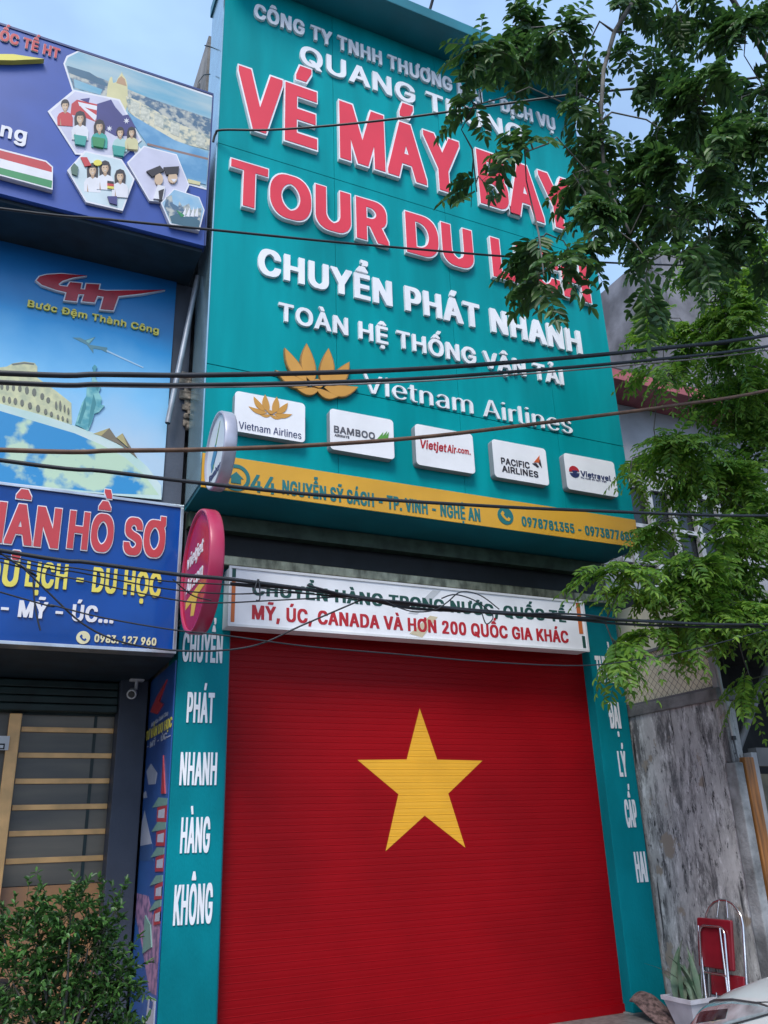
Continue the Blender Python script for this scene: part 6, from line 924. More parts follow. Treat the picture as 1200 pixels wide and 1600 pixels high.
b = MB(); b.box(7.0, 12, 1.452, 8, 6.76, 9.76, GREYC); b.build('parapet', nh)
b = MB(); b.box(4.78, 12, 1.40, 9, .1, 6.75, mat('pale_wall', (.42, .43, .47), .8, var=.15, scale=1.5, bump=.15)); b.build('wall', nh)
b = MB(); b.box(4.50, 12, .90, 1.45, 6.765, 6.905, mat('pink_fascia', (.46, .13, .15), .7, var=.15, scale=4), .006); b.build('eave', nh)
b = MB(); b.box(4.50, 12, .95, 1.45, 6.91, 6.965, mat('dark_tiles', (.05, .045, .045), .8)); b.build('roof_edge', nh)
wf = MB(); FR = mat('white_window_paint', (.50, .52, .55), .5, var=.2, scale=9)
for (xa, xb, za, zb) in ((5.50, 7.3, 5.55, 5.62), (5.50, 7.3, 5.02, 5.07), (5.35, 7.3, 4.55, 4.60)): wf.box(xa, xb, 1.33, 1.38, za, zb, FR)
for x in (5.50, 5.86, 6.22, 6.62, 7.02): wf.box(x, x+.07, 1.305, 1.37, 4.3, 5.62, FR)
wf = wf.build('window', nh)
b = MB(); b.box(5.4, 7.3, 1.385, 1.397, 4.3, 5.6, mat('dark_pane', (.02, .025, .03), .12)); b.build('pane', wf)
b = MB(); b.box(4.9, 7.4, 1.18, 1.39, 4.08, 4.24, FR, .01); b.build('sill', wf)
PORCH = mat('porch_interior_shade', (.015, .017, .018), .8, var=.3)  # near-black colour stands in for the shade inside the porch opening
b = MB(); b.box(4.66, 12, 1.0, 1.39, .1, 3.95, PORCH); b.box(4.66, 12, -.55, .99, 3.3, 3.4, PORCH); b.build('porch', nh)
b = MB(); b.box(4.70, 7, -.72, -.56, 3.42, 3.62, CREAM, .02); b.build('awning_strip', nh)
b = MB(); b.box(4.485, 4.59, -.715, -.60, .1, 2.12, mat('varnished_wood', (.30, .12, .03), .45, var=.25, scale=5, stretch=(8, 8, .6)), .008); b.box(4.595, 4.66, -.69, -.61, .1, 2.16, mat('grey_post', (.34, .34, .35), .6)); b.build('door_post', nh)
b = MB(); b.box(4.665, 7.5, -.69, -.60, 2.05, 2.20, mat('dull_beam', (.15, .15, .15), .8)); b.build('lintel', nh)
b = MB(); b.box(4.67, 6.9, -.50, -.48, .1, 2.0, mat('yard_screen', (.42, .38, .26), .6, var=.3, scale=3)); b.build('gate_panel', nh)
gb = MB()
for i in range(9): gb.tube([(4.72+.14*i, -.56, .1), (4.72+.14*i, -.56, 1.75), (4.79+.14*i, -.56, 1.98)], .012, CABLE, 5)
gb.build('gate_bars', nh)
t = thing('leaning_pole', (4.6, -.5, 2.1), 'grey pole leaning from the end of the weathered wall into the tree', 'pole')
b = MB(); b.tube([tuple(atY(1150, 1178, -.5)), tuple(atY(1232, 952, -.5))], .033, mat('dull_pipe', (.20, .20, .21), .6), 10); b.build('pole', t)
b = MB(); b.tube([tuple(atY(1148, 1183, -.5)), tuple(atY(1152, 1172, -.5))], .036, CABLE, 10); b.build('end_cap', t)
t = thing('leaning_rod', (4.5, -.62, 2.0), 'thin pale rod hanging down past the end of the mesh screen', 'rod')
b = MB(); b.tube([tuple(atY(1119, 1040, -.66)), tuple(atY(1146, 1150, -.70))], .013, mat('pale_rod', (.4, .4, .4), .6)); b.build('rod', t)
b = MB(); b.tube([tuple(atY(1146, 1150, -.70)), tuple(atY(1147, 1156, -.70))], .02, CABLE); b.build('foot', t)

# ============================================================ FOLDING CHAIR, POT, MAT
CHROME = mat('chrome_tube', (.62, .62, .64), .15, metal=.95, var=.1)
REDV = mat('red_vinyl', (.22, .010, .020), .35, var=.12)
fc = thing('folding_chair', (4.25, -.35, .1), 'folded red folding chair with chrome tubes leaning on the weathered wall', 'chair')
def cpt(u, v, w=0):                       # u along the wall towards the street, v up the leaning chair, w off the wall
    a = R(9); return (4.345-w*math.cos(a)-(.95-v)*math.sin(a), -.12-u*.95, .11+v*math.cos(a))
def arc(u0, u1, v0, v1, w, n=9):          # an upright loop with a round top
    c, r_ = (u0+u1)/2, (u1-u0)/2; pts = [cpt(u0, v0, w)]
    for k in range(n+1): t = math.pi-math.pi*k/n; pts.append(cpt(c+r_*math.cos(t), v1-r_*.85+r_*.85*math.sin(t), w))
    return pts+[cpt(u1, v0, w)]
b = MB(); b.tube(arc(.05, .46, .02, .93, .0), .011, CHROME, 8); b.build('back_frame', fc)
def loop(u0, u1, v0, v1, w, r_=.05):
    return [cpt(u0, v0, w), cpt(u0, v1-r_, w), cpt(u0+r_*.3, v1-r_*.3, w), cpt(u0+r_, v1, w), cpt(u1-r_, v1, w), cpt(u1-r_*.3, v1-r_*.3, w), cpt(u1, v1-r_, w), cpt(u1+.03, v0, w)]
b = MB(); b.tube(loop(.05, .33, .02, .735, .075), .010, CHROME, 8); b.build('leg_frame', fc)
b = MB(); b.tube([cpt(.29, .73, .085), cpt(.37, .02, .085)], .009, CHROME); b.tube([cpt(.02, .73, .06), cpt(.12, .02, .085)], .009, CHROME); b.tube([cpt(.10, .40, .09), cpt(.34, .40, .09)], .008, CHROME); b.tube([cpt(.16, .26, .03), cpt(.18, .02, .03)], .006, CHROME); b.tube([cpt(.24, .26, .03), cpt(.26, .02, .03)], .006, CHROME); b.build('stretcher', fc)
def pad(name, u0, u1, v0, v1, w0, w1):
    b = MB(); vs = [cpt(u, v, w) for w in (w0, w1) for v in (v0, v1) for u in (u0, u1)]
    b.add(vs, [(0, 1, 3, 2), (4, 6, 7, 5), (0, 4, 5, 1), (2, 3, 7, 6), (0, 2, 6, 4), (1, 5, 7, 3)], REDV); o = b.build(name, fc)
    md = o.modifiers.new('soft', 'BEVEL'); md.width = .012; md.segments = 3
pad('seat', .0, .39, .43, .79, .03, .06); pad('backrest', .10, .46, .24, .40, .01, .03)
b = MB(); b.tube([cpt(.20, .80, .02), cpt(.22, .93, .005)], .006, CHROME); b.tube([cpt(.32, .80, .02), cpt(.30, .93, .005)], .006, CHROME); b.build('back_rod', fc)

fp = thing('flower_pot', (4.10, -.10, .1), 'white square tapered pot with a clump of strappy green leaves', 'plant pot')
POTM = mat('white_pot', (.60, .60, .66), .4, var=.1)
b = MB(); n = 4; cx, cy = 4.10, -.10
lev = [(.095, .10), (.15, .30), (.165, .305), (.165, .335), (.147, .335), (.143, .30)]
vs = [(cx+sx_*r_, cy+sy_*r_, z) for r_, z in lev for sx_, sy_ in ((-1, -1), (1, -1), (1, 1), (-1, 1))]
b.add(vs, [(i*4+k, i*4+(k+1) % 4, i*4+4+(k+1) % 4, i*4+4+k) for i in range(len(lev)-1) for k in range(4)]+[(3, 2, 1, 0)], POTM); b.build('pot', fp)
b = MB(); b.box(cx-.143, cx+.143, cy-.143, cy+.143, .28, .305, mat('potting_soil', (.05, .035, .025), .95, var=.4, scale=40)); b.build('soil', fp)
rr = random.Random(11); SNK = mat('strap_leaf', (.055, .13, .07), .5, var=.3, scale=7, c2=(.16, .20, .14))
b = MB()
for k in range(17):
    a = rr.uniform(0, 6.28); le = rr.uniform(.2, .5); d = Vector((math.cos(a), math.sin(a), 0)); q = Vector((-d.y, d.x, 0)); lean = rr.uniform(.2, 1.0); p0 = Vector((cx+rr.uniform(-.09, .09), cy+rr.uniform(-.09, .09), .30)); wd_ = rr.uniform(.016, .03)
    vs = []
    for i in range(7):
        t = i/6; p = p0+d*(lean*le*t*t)+Vector((0, 0, le*(t-.25*lean*t*t))); h = wd_*(1-t**2.2)*(.55+.8*min(1, t*2.5)); vs += [p-q*h, p+d*.006, p+q*h]
    b.add(vs, [(3*i+j, 3*i+j+1, 3*i+j+4, 3*i+j+3) for i in range(6) for j in (0, 1)], SNK, True)
b.build('leaves', fp)
mt = thing('striped_mat', (4.05, .2, .1), 'coarse brown ribbed mat slumped against the foot of the teal pillar', 'mat')
b = MB(); MATM = mat('coir_mat', (.20, .13, .12), .95, var=.35, scale=30, bump=.5)
for k in range(26):
    u = k/25; x = 3.88+.26*u; top = .115+.13*math.sin(math.pi*min(1, .16+u*.75))**.7
    b.tube([(x-.02, .02, .125), (x, .20, .10+top*.45), (x+.01, .34, .08+top*.9), (x+.015, .40, .06+top)], .0085, MATM, 5)
b.build('ribs', mt)

# ============================================================ PARKED CAR at the kerb, nose to the left
car = thing('parked_car', (4.30, -1.47, 0), 'silver grey car parked nose towards the weathered wall, only its bonnet corner in view', 'car')
PAINT = mat('silver_paint', (.60, .63, .63), .28, metal=.12, var=.04, scale=2, coat=.6)
GLS = mat('car_glass', (.02, .025, .03), .05, var=.05); TYRE = mat('tyre_rubber', (.02, .02, .02), .85); 
CX0, CY0, CW = 2.12, -1.47, .85          # nose x, centre line y, half width
TOPL = [(0, .50), (.02, .58), (.06, .655), (.17, .735), (.4, .815), (.8, .885), (1.2, .94), (2.0, .97), (3.4, .98), (4.1, .95), (4.3, .80), (4.36, .5)]
WIDL = [(0, .55), (.02, .63), (.06, .70), (.17, .775), (.4, .835), (.8, .865), (1.2, .87), (2.0, .87), (3.4, .865), (4.1, .80), (4.3, .70), (4.36, .58)]
def itp(tab, x):
    for (a, fa), (c, fc_) in zip(tab[:-1], tab[1:]):
        if x <= c: t = (x-a)/(c-a); return fa+(fc_-fa)*t
    return tab[-1][1]
def skin(dx, u):                          # a point of the body shell: distance behind the nose, relative height u
    zt, hw = itp(TOPL, dx), itp(WIDL, dx); return hw*(1-min(1, u)**3.0)**(1/2.6), .22+(zt-.22)*u
b = MB(); NU = 22; us = [math.sin(math.pi/2*i/NU) for i in range(NU+1)]; xs_ = sorted(set([0, .01, .02, .04, .06, .09, .12, .17]+[.17+.08*i for i in range(1, 49)]+[4.1, 4.2, 4.3, 4.33, 4.36]))
vs = []
for dx in xs_:
    row = [skin(dx, u) for u in us]; ring = [(-y, z) for y, z in row]+[(y, z) for y, z in row[::-1][1:]]; vs += [(CX0+dx, CY0+y, z) for y, z in ring]
NP = 2*NU+1; ns = len(xs_)
b.add(vs, [(i*NP+k, i*NP+k+1, (i+1)*NP+k+1, (i+1)*NP+k) for i in range(ns-1) for k in range(NP-1)]+[tuple(range(NP)), tuple(range((ns-1)*NP+NP-1, (ns-1)*NP-1, -1))], PAINT, True)
b.build('body', car)
b = MB(); cab = [(1.15, .93, .70), (1.9, 1.40, .60), (2.5, 1.46, .60), (3.1, 1.42, .58), (3.85, .97, .64)]; vs = []
for dx, z, hw in cab: vs += [(CX0+dx, CY0-hw-.12, .90), (CX0+dx, CY0-hw, z), (CX0+dx, CY0, z+.03), (CX0+dx, CY0+hw, z), (CX0+dx, CY0+hw+.12, .90)]
b.add(vs, [(i*5+k, i*5+k+1, i*5+k+6, i*5+k+5) for i in range(4) for k in range(4)], PAINT, True); b.build('cabin', car)
b = MB(); b.add([(CX0+1.22, CY0-.64, .985), (CX0+1.22, CY0+.64, .985), (CX0+1.86, CY0+.55, 1.385), (CX0+1.86, CY0-.55, 1.385)], [(0, 1, 2, 3)], GLS); o = b.build('windscreen', car)
for v in o.data.vertices: v.co += Vector((-.02, 0, .03))
b = MB()
for s_ in (-1, 1): b.tube([(CX0+.14+.9*t, CY0+s_*(.60+.05*t), skin(.14+.9*t, .2)[1]*0+.22+(itp(TOPL, .14+.9*t)-.22)*(1-((.60+.05*t)/itp(WIDL, .14+.9*t))**2.6)**(1/3.0)+.0005) for t in [i/12 for i in range(13)]], .003, BLACK, 5, False)
b.build('bonnet_gap', car)
for s_ in (-1, 1):
    b = MB(); b.add([(CX0+1.5, CY0+s_*.862, .90), (CX0+3.4, CY0+s_*.862, .92), (CX0+3.1, CY0+s_*.75, 1.30), (CX0+2.05, CY0+s_*.75, 1.30)], [(0, 1, 2, 3)], GLS); b.build('side_window', car)
    for dx in (.78, 3.45):
        wh = MB(); wh.tube([(CX0+dx, CY0+s_*.66, .31), (CX0+dx, CY0+s_*.875, .31)], .31, TYRE, 28); wo = wh.build('wheel', car)
        wh = MB(); wh.tube([(CX0+dx, CY0+s_*.80, .31), (CX0+dx, CY0+s_*.882, .31)], .20, ALU, 24); wh.build('rim', wo)
LENS = mat('lamp_lens', (.62, .70, .74), .06, metal=.55, var=.25, scale=9, coat=.8); LRED = mat('red_lens', (.50, .014, .025), .12, coat=.5)
LOW = [(.035, .52), (.12, .535), (.28, .565), (.48, .62), (.66, .68), (.80, .728)]
HIGH = [(.035, .575), (.08, .625), (.20, .68), (.42, .72), (.64, .735), (.80, .732)]
def lamp(s_):
    def pt(t, v, off):
        k = min(4, int(t*5)); f = t*5-k; l = [LOW[k][i]+(LOW[k+1][i]-LOW[k][i])*f for i in (0, 1)]; h = [HIGH[k][i]+(HIGH[k+1][i]-HIGH[k][i])*f for i in (0, 1)]
        dx, z = l[0]+(h[0]-l[0])*v, l[1]+(h[1]-l[1])*v; zt = itp(TOPL, dx); u = min(.999, (z-.22)/(zt-.22)); y = skin(dx, u)[0]
        return Vector((CX0+dx-off*.5, CY0+s_*(y+off*.8), z+off*.5))
    def patch(t0, t1, v0, v1, off, m, nm, par, edge=True):
        mb = MB(); nt_, nv = 16, 7; vs = [pt(t0+(t1-t0)*i/nt_, v0+(v1-v0)*j/nv, off-(.012 if edge and j in (0, nv) else 0)) for i in range(nt_+1) for j in range(nv+1)]
        mb.add(vs, [(i*(nv+1)+j, i*(nv+1)+j+1, (i+1)*(nv+1)+j+1, (i+1)*(nv+1)+j) for i in range(nt_) for j in range(nv)], m, True); return mb.build(nm, par)
    o = patch(0, 1, 0, 1, .014, LENS, 'headlight', car)
    patch(.0, .13, .06, .94, .0165, LRED, 'red_reflector', o, False); patch(.36, .62, .25, .62, .0165, mat('lamp_bowl', (.10, .13, .15), .1, metal=.7, var=.3, scale=20), 'reflector_bowl', o, False)
    mb = MB(); mb.tube([pt(i/20, 1, .006) for i in range(21)], .006, mat('lamp_seal', (.05, .055, .06), .4), 6, False); mb.tube([pt(i/20, 0, .006) for i in range(21)], .004, mat('lamp_seal', (.05, .055, .06), .4), 6, False); mb.build('seal', o)
lamp(-1); lamp(1)
b = MB(); b.box(CX0-.02, CX0+.03, CY0-.5, CY0+.5, .30, .45, BLACK, .01); b.build('grille', car)
car.location = (3.08, -3.93, .01); car.rotation_euler = (0, 0, R(-90))    # nose in towards the building

# ============================================================ LEAVES
def leafmat(name, c, c2, tr=.35, rough=.45):
    m = bpy.data.materials.new(name); m.use_nodes = True; t = m.node_tree; b = t.nodes['Principled BSDF']; b.inputs['Roughness'].default_value = rough
    g = t.nodes.new('ShaderNodeNewGeometry'); r = t.nodes.new('ShaderNodeValToRGB'); e = r.color_ramp.elements; e[0].color = (*c2, 1); e[1].color = (*c, 1)
    tl_ = t.nodes.new('ShaderNodeBsdfTranslucent'); mx_ = t.nodes.new('ShaderNodeMixShader'); mx_.inputs[0].default_value = tr
    k = t.links.new; k(g.outputs['Random Per Island'], r.inputs['Fac']); k(r.outputs['Color'], b.inputs['Base Color']); k(r.outputs['Color'], tl_.inputs['Color'])
    k(b.outputs[0], mx_.inputs[1]); k(tl_.outputs[0], mx_.inputs[2]); k(mx_.outputs[0], t.nodes['Material Output'].inputs['Surface']); return m
class Leaves:
    def __init__(s, seed): s.v = []; s.f = []; s.rng = random.Random(seed)
    def leaf(s, p, d, nrm, L_, Wd):
        d = d.normalized(); q = d.cross(nrm); q = q.normalized() if q.length > 1e-4 else Vector((1, 0, 0)); nn = q.cross(d)
        b = len(s.v); fold = .22*Wd; dr = -.12*L_
        s.v += [p, p+d*.34*L_-q*Wd*.46+nn*fold, p+d*.72*L_-q*Wd*.34+nn*(fold+dr*.4), p+d*L_+nn*dr, p+d*.72*L_+q*Wd*.34+nn*(fold+dr*.4), p+d*.34*L_+q*Wd*.46+nn*fold]
        s.f += [(b, b+1, b+2, b+3), (b, b+3, b+4, b+5)]
    def spray(s, p, d, L_, pairs, ll, lw, droop=.5):
        """a compound leaf: a drooping stalk carrying pairs of leaflets and one at the tip"""
        r = s.rng; d = d.normalized(); side = d.cross(Vector((0, 0, 1))); side = side.normalized() if side.length > .05 else Vector((1, 0, 0))
        side = (side+Vector((r.uniform(-.35, .35), r.uniform(-.35, .35), r.uniform(-.35, .35)))).normalized(); pts = []
        for i in range(pairs+1):
            t = i/pairs; c = p+d*(L_*t)+Vector((0, 0, -droop*L_*t*t)); pts.append(c)
        for i in range(1, pairs+1):
            t = i/pairs; tan = (pts[i]-pts[i-1]).normalized(); nrm = side.cross(tan).normalized(); k = (.72+.5*math.sin(math.pi*min(1, t*.9+.1)))*r.uniform(.85, 1.15)
            for sg in (-1, 1):
                dd = (side*sg*.9+tan*.55+Vector((0, 0, -.16))+Vector((r.uniform(-.16, .16), r.uniform(-.16, .16), r.uniform(-.16, .16))))
                s.leaf(pts[i]+tan*r.uniform(-.01, .01), dd, nrm+Vector((r.uniform(-.3, .3), r.uniform(-.3, .3), 0)), ll*k, lw*k)
        s.leaf(pts[-1], pts[-1]-pts[-2], side.cross(pts[-1]-pts[-2]).normalized(), ll, lw)
        return pts
    def build(s, name, m, parent):
        me = bpy.data.meshes.new(name); me.from_pydata([tuple(q) for q in s.v], [], s.f); me.materials.append(m); me.polygons.foreach_set('use_smooth', [True]*len(s.f)); me.update()
        o = bpy.data.objects.new(name, me); COL.objects.link(o); adopt(o, parent); return o
BARK = mat('grey_bark', (.13, .125, .115), .9, var=.35, scale=9, bump=.6, bscale=40, stretch=(1, 1, .4))
TWIG = mat('green_twig', (.07, .085, .04), .7, var=.2)
def tree(name, label, trunk, start, blobs, leafm, seed, pairs, ll, lw, spray_len, droop, extra=()):
    """trunk points with radii, then a limb to every leaf cluster and compound leaves round the limb ends; clusters: (centre, radii, number)"""
    root = thing(name, trunk[0][0], label, 'tree', None)
    b = MB(); b.tube([p for p, r in trunk], [r for p, r in trunk], BARK, 14); b.build('trunk', root)
    rng = random.Random(seed); lv = Leaves(seed); tw = MB(); lb = MB()
    nodes = [(Vector(p), r) for p, r in trunk[start:]]
    for pts, r0, r1 in extra:
        n = len(pts); rs = [r0+(r1-r0)*i/(n-1) for i in range(n)]; lb.tube(pts, rs, BARK, 8); nodes += [(Vector(p), r) for p, r in zip(pts, rs)]
    for c, rad, num in sorted(blobs, key=lambda q: (q[0]-Vector(trunk[-1][0])).length):
        p, r = min(nodes, key=lambda q: (q[0]-c).length+ (.5 if q[1] < .006 else 0)); r1 = max(.005, min(.6*r, .02)); d = c-p
        m1 = p+d*.35+Vector((rng.uniform(-.1, .1), rng.uniform(-.1, .1), .10+.05*d.length)); m2 = p+d*.72+Vector((rng.uniform(-.06, .06), rng.uniform(-.06, .06), .10))
        rr_ = min(r, .03+.012*d.length)*.6
        lb.tube([p, m1, m2, c], [rr_, rr_*.75, max(.006, rr_*.5), .004], BARK, 6); nodes += [(m1, rr_*.75), (m2, rr_*.5), (c, .008)]
        nt_ = max(2, num//9)
        for _ in range(nt_):                          # twigs fanning out of the limb end, sprays along each twig
            a = Vector((rng.gauss(0, 1), rng.gauss(0, 1), rng.gauss(-.1, .8))).normalized(); tip = c+Vector((a.x*rad[0], a.y*rad[1], a.z*rad[2]))*rng.uniform(.5, 1); s0 = m2+(c-m2)*rng.uniform(.2, 1)
            midp = (s0+tip)/2+Vector((0, 0, .05)); tw.tube([s0, midp, tip], [.006, .004, .002], TWIG, 4, False)
            for i in range(max(1, num//nt_)):
                t = rng.uniform(.25, 1.0); q = s0+(midp-s0)*(t*2) if t < .5 else midp+(tip-midp)*(t*2-1); ax = (tip-s0).normalized()
                dd = ax*.7+Vector((rng.uniform(-1, 1), rng.uniform(-1, 1), rng.uniform(-.7, .5)))
                pts = lv.spray(q, dd, spray_len*rng.uniform(.7, 1.2), pairs+rng.randint(-1, 2), ll*rng.uniform(.8, 1.15), lw, droop*rng.uniform(.3, 1.3))
                tw.tube([pts[0], pts[len(pts)//2], pts[-1]], .0016, TWIG, 3, False)
    lb.build('limbs', root); tw.build('twigs', root); lv.build('crown', leafm, root)
    return root, len(lv.f)
def blob(px, py, rx, ry, y, ry_, n):
    c = atY(px, py, y); k = (c-CAM).length/FPX; return (c, (rx*k*.8, ry_, ry*k*.85), n)
LEAFD = leafmat('dark_leaf', (.095, .205, .04), (.024, .075, .022), .34)
LEAFL = leafmat('light_leaf', (.26, .44, .05), (.09, .24, .03), .45)
UY = -2.6
ub = [(745, 75, 50, 42, 16), (800, 40, 60, 40, 24), (815, 95, 52, 36, 22), (740, 165, 20, 42, 8), (870, 40, 60, 35, 18), (905, 110, 40, 36, 16), (965, 40, 50, 35, 12), (1000, 105, 48, 42, 16), (1065, 35, 60, 40, 24), (1150, 60, 60, 60, 34),
      (1105, 165, 70, 48, 30), (900, 170, 30, 22, 8), (955, 215, 50, 50, 20), (820, 238, 45, 14, 8), (745, 300, 16, 40, 6), (915, 265, 30, 28, 11), (1155, 225, 55, 60, 34), (1080, 260, 60, 45, 24), (965, 300, 60, 45, 24), (1040, 320, 55, 45, 20), (1140, 320, 60, 45, 26),
      (838, 385, 30, 28, 14), (850, 432, 32, 22, 12), (915, 345, 40, 36, 14), (905, 415, 34, 26, 8), (1020, 420, 22, 50, 9), (1010, 370, 30, 30, 8), (1075, 345, 45, 30, 14), (1195, 140, 40, 60, 20), (1170, 360, 40, 40, 16), (1110, 375, 40, 25, 9), (1200, 420, 30, 40, 10), (1030, 200, 40, 40, 8), (1215, 300, 40, 60, 16), (1240, 60, 50, 80, 14), (1270, 190, 60, 70, 18), (1330, 60, 70, 80, 20), (1310, 330, 60, 70, 16), (1120, -70, 70, 50, 18), (980, -70, 60, 40, 12), (1240, -80, 70, 60, 18)]
rj = random.Random(21)
ublobs = [blob(x, y, rx*(.8 if x < 930 else 1), ry*(.8 if x < 930 else 1), UY+rj.uniform(-.45, .45), .12 if x < 930 else .35, int(n*(1.3 if x < 930 else 1.9))) for x, y, rx, ry, n in ub]
bough = [atY(1075, -120, UY), atY(1010, -35, UY), atY(992, -2, UY), atY(960, 50, UY), atY(943, 110, UY), atY(938, 190, UY), atY(943, 255, UY), atY(958, 310, UY), atY(985, 365, UY)]
t1 = [(Vector((6.3, -2.9, 0)), .17), (Vector((6.25, -2.85, 1.5)), .14), (Vector((6.05, -2.8, 3.0)), .12), (Vector((5.7, -2.7, 4.6)), .10), (Vector((5.2, -2.65, 6.0)), .08), (Vector((4.5, -2.6, 7.2)), .05)]
_, nf1 = tree('street_tree', 'dark leafy street tree hanging over the top right of the teal billboard', t1, 3, ublobs, LEAFD, 3, 5, .085, .034, .21, .45, [([t1[-1][0]]+bough, .026, .008)])
LY = -1.1
lb_ = [(1150, 405, 60, 30, 16), (1085, 420, 55, 25, 12), (1040, 500, 50, 30, 18), (1085, 530, 60, 45, 30), (1015, 535, 35, 30, 12), (1020, 590, 14, 45, 6), (1055, 600, 14, 45, 6), (1150, 520, 60, 60, 36), (1185, 610, 50, 55, 30), (1150, 660, 60, 50, 32), (1075, 690, 60, 34, 26), (1030, 720, 40, 22, 12), (985, 738, 28, 12, 6), (1110, 750, 60, 50, 30), (1180, 740, 60, 60, 34), (1035, 815, 18, 30, 7),
       (1180, 840, 40, 50, 24), (1125, 800, 40, 36, 9), (1070, 895, 60, 20, 14), (985, 895, 50, 14, 10), (952, 896, 30, 10, 6), (1130, 890, 70, 40, 34), (995, 928, 50, 14, 10), (1060, 930, 60, 24, 20), (1140, 960, 60, 40, 30), (1085, 975, 55, 20, 18), (1020, 1000, 42, 18, 12), (968, 1030, 30, 16, 9), (1180, 1080, 30, 18, 8), (1220, 700, 60, 120, 24), (1230, 900, 60, 100, 24), (1120, 470, 50, 35, 16), (1180, 470, 40, 50, 18), (1195, 390, 40, 40, 14), (1120, 620, 45, 40, 16), (1150, 590, 40, 40, 14), (1190, 960, 40, 50, 16), (1125, 840, 35, 30, 10), (1290, 480, 60, 70, 14), (1310, 640, 60, 70, 14), (1320, 820, 60, 70, 14), (1270, 1000, 50, 50, 10)]
lblobs = [blob(x, y, rx, ry, LY+rj.uniform(-.4, .4), .12 if x < 1020 else .32, int(n*(2.0 if x < 1020 else 2.9))) for x, y, rx, ry, n in lb_]
lblobs += [(Vector((4.6+1.1*rj.random(), -3.2+2.2*rj.random(), 3.6+2.6*rj.random())), (.5, .5, .4), 26) for _ in range(0)]
t2 = [(Vector((6.1, -1.0, 0)), .12), (Vector((6.0, -1.05, 1.4)), .10), (Vector((5.8, -1.1, 2.8)), .085), (Vector((5.6, -1.1, 4.0)), .07), (Vector((5.35, -1.1, 5.2)), .055), (Vector((5.1, -1.05, 6.2)), .03)]
_, nf2 = tree('street_tree', 'lighter green feathery street tree in front of the grey house and wire mesh screen', t2, 2, lblobs, LEAFL, 4, 7, .072, .027, .28, .4)

# clipped shrub in a pot at the left
sh = thing('shrub', (-.68, -.35, .1), 'bushy small leaved green shrub in front of the left shop door', 'shrub')
b = MB(); b.tube([(-.68, -.35, .12), (-.68, -.35, .16), (-.68, -.35, .42), (-.68, -.35, .45)], [.15, .17, .23, .235], mat('terracotta', (.28, .10, .05), .8, var=.2, scale=6), 24); b.build('pot', sh)
lv = Leaves(9); rg = random.Random(9); st = MB()
SHL = leafmat('shrub_leaf', (.10, .24, .05), (.015, .06, .016), .3, .4)
cl = [(-.88, 1.10, .22, 30), (-.60, 1.06, .22, 30), (-.72, 1.24, .17, 20), (-.98, .92, .20, 26), (-.72, .88, .26, 34), (-.46, .92, .20, 28), (-.40, .74, .19, 26), (-.62, .68, .24, 30), (-.88, .70, .20, 24), (-1.06, 1.16, .13, 12), (-.52, 1.16, .12, 10), (-.90, 1.28, .10, 8), (-.34, .58, .14, 14), (-.56, .52, .16, 16)]
for x, z, r_, n in cl:
    cy_ = -.35+rg.uniform(-.15, .12); c = Vector((x, cy_, z)); st.tube([(-.68+rg.uniform(-.04, .04), -.35, .42), ((x-.68)/2, cy_, (z+.45)/2), tuple(c)], [.012, .009, .004], BARK, 5, False)
    for _ in range(int(n*2.3)):
        a = Vector((rg.gauss(0, 1), rg.gauss(0, 1), rg.gauss(0, 1))).normalized(); tip = c+a*r_*rg.uniform(.6, 1.3); s0 = c+a*r_*rg.uniform(.0, .4); st.tube([s0, tip], .002, TWIG, 3, False)
        for i in range(9):
            t = rg.uniform(.3, 1.05); d = a*.6+Vector((rg.uniform(-1, 1), rg.uniform(-1, 1), rg.uniform(-.6, 1))); lv.leaf(s0+(tip-s0)*t, d, Vector((rg.uniform(-.6, .6), rg.uniform(-.6, .6), 1)), rg.uniform(.026, .056), rg.uniform(.016, .028))
for _ in range(26):
    x0_, z0_ = rg.uniform(-1.0, -.4), rg.uniform(.95, 1.25); d0 = Vector((rg.uniform(-.5, .5), rg.uniform(-.4, .3), 1)).normalized(); h_ = rg.uniform(.14, .30); p0 = Vector((x0_, -.35+rg.uniform(-.1, .1), z0_)); st.tube([p0, p0+d0*h_*.5+Vector((.01, 0, 0)), p0+d0*h_], .0022, TWIG, 3, False)
    for i in range(16):
        t = rg.uniform(.35, 1.05); lv.leaf(p0+d0*h_*t, d0*.5+Vector((rg.uniform(-1, 1), rg.uniform(-1, 1), rg.uniform(-.4, .6))), Vector((rg.uniform(-.5, .5), rg.uniform(-.5, .5), 1)), rg.uniform(.026, .05), rg.uniform(.015, .025))
st.build('stems', sh); lv.build('foliage', SHL, sh)

# parked motor scooter in front of the shop, only its corner in view
ms = thing('motor_scooter', (-1.25, .1, .1), 'red motor scooter with a black seat, at the lower left edge', 'scooter')
SR = mat('scooter_red', (.22, .02, .02), .25, coat=.5)
b = MB(); b.tube([(-1.85, .15, .55), (-1.6, .15, .60), (-1.3, .15, .64), (-1.05, .15, .66), (-.955, .15, .67)], [.10, .16, .17, .11, .04], SR, 14); b.tube([(-1.85, .15, .5), (-2.1, .15, .36), (-2.35, .15, .42), (-2.48, .15, .9)], [.09, .13, .10, .06], SR, 12); b.build('body', ms)
b = MB(); b.box(-1.75, -.96, .03, .27, .78, .87, BLACK, .035); b.build('seat', ms)
b = MB(); b.tube([(-1.22, .05, .70), (-1.0, .05, .72), (-.93, .15, .73), (-1.0, .25, .72), (-1.22, .25, .70)], .012, ALU); b.build('grab_rail', ms)
for x in (-1.25, -2.62):
    b = MB(); b.tube([(x, .10, .37), (x, .20, .37)], .26, TYRE, 24); wo = b.build('wheel', ms); b = MB(); b.tube([(x, .095, .37), (x, .205, .37)], .16, ALU, 20); b.build('rim', wo)
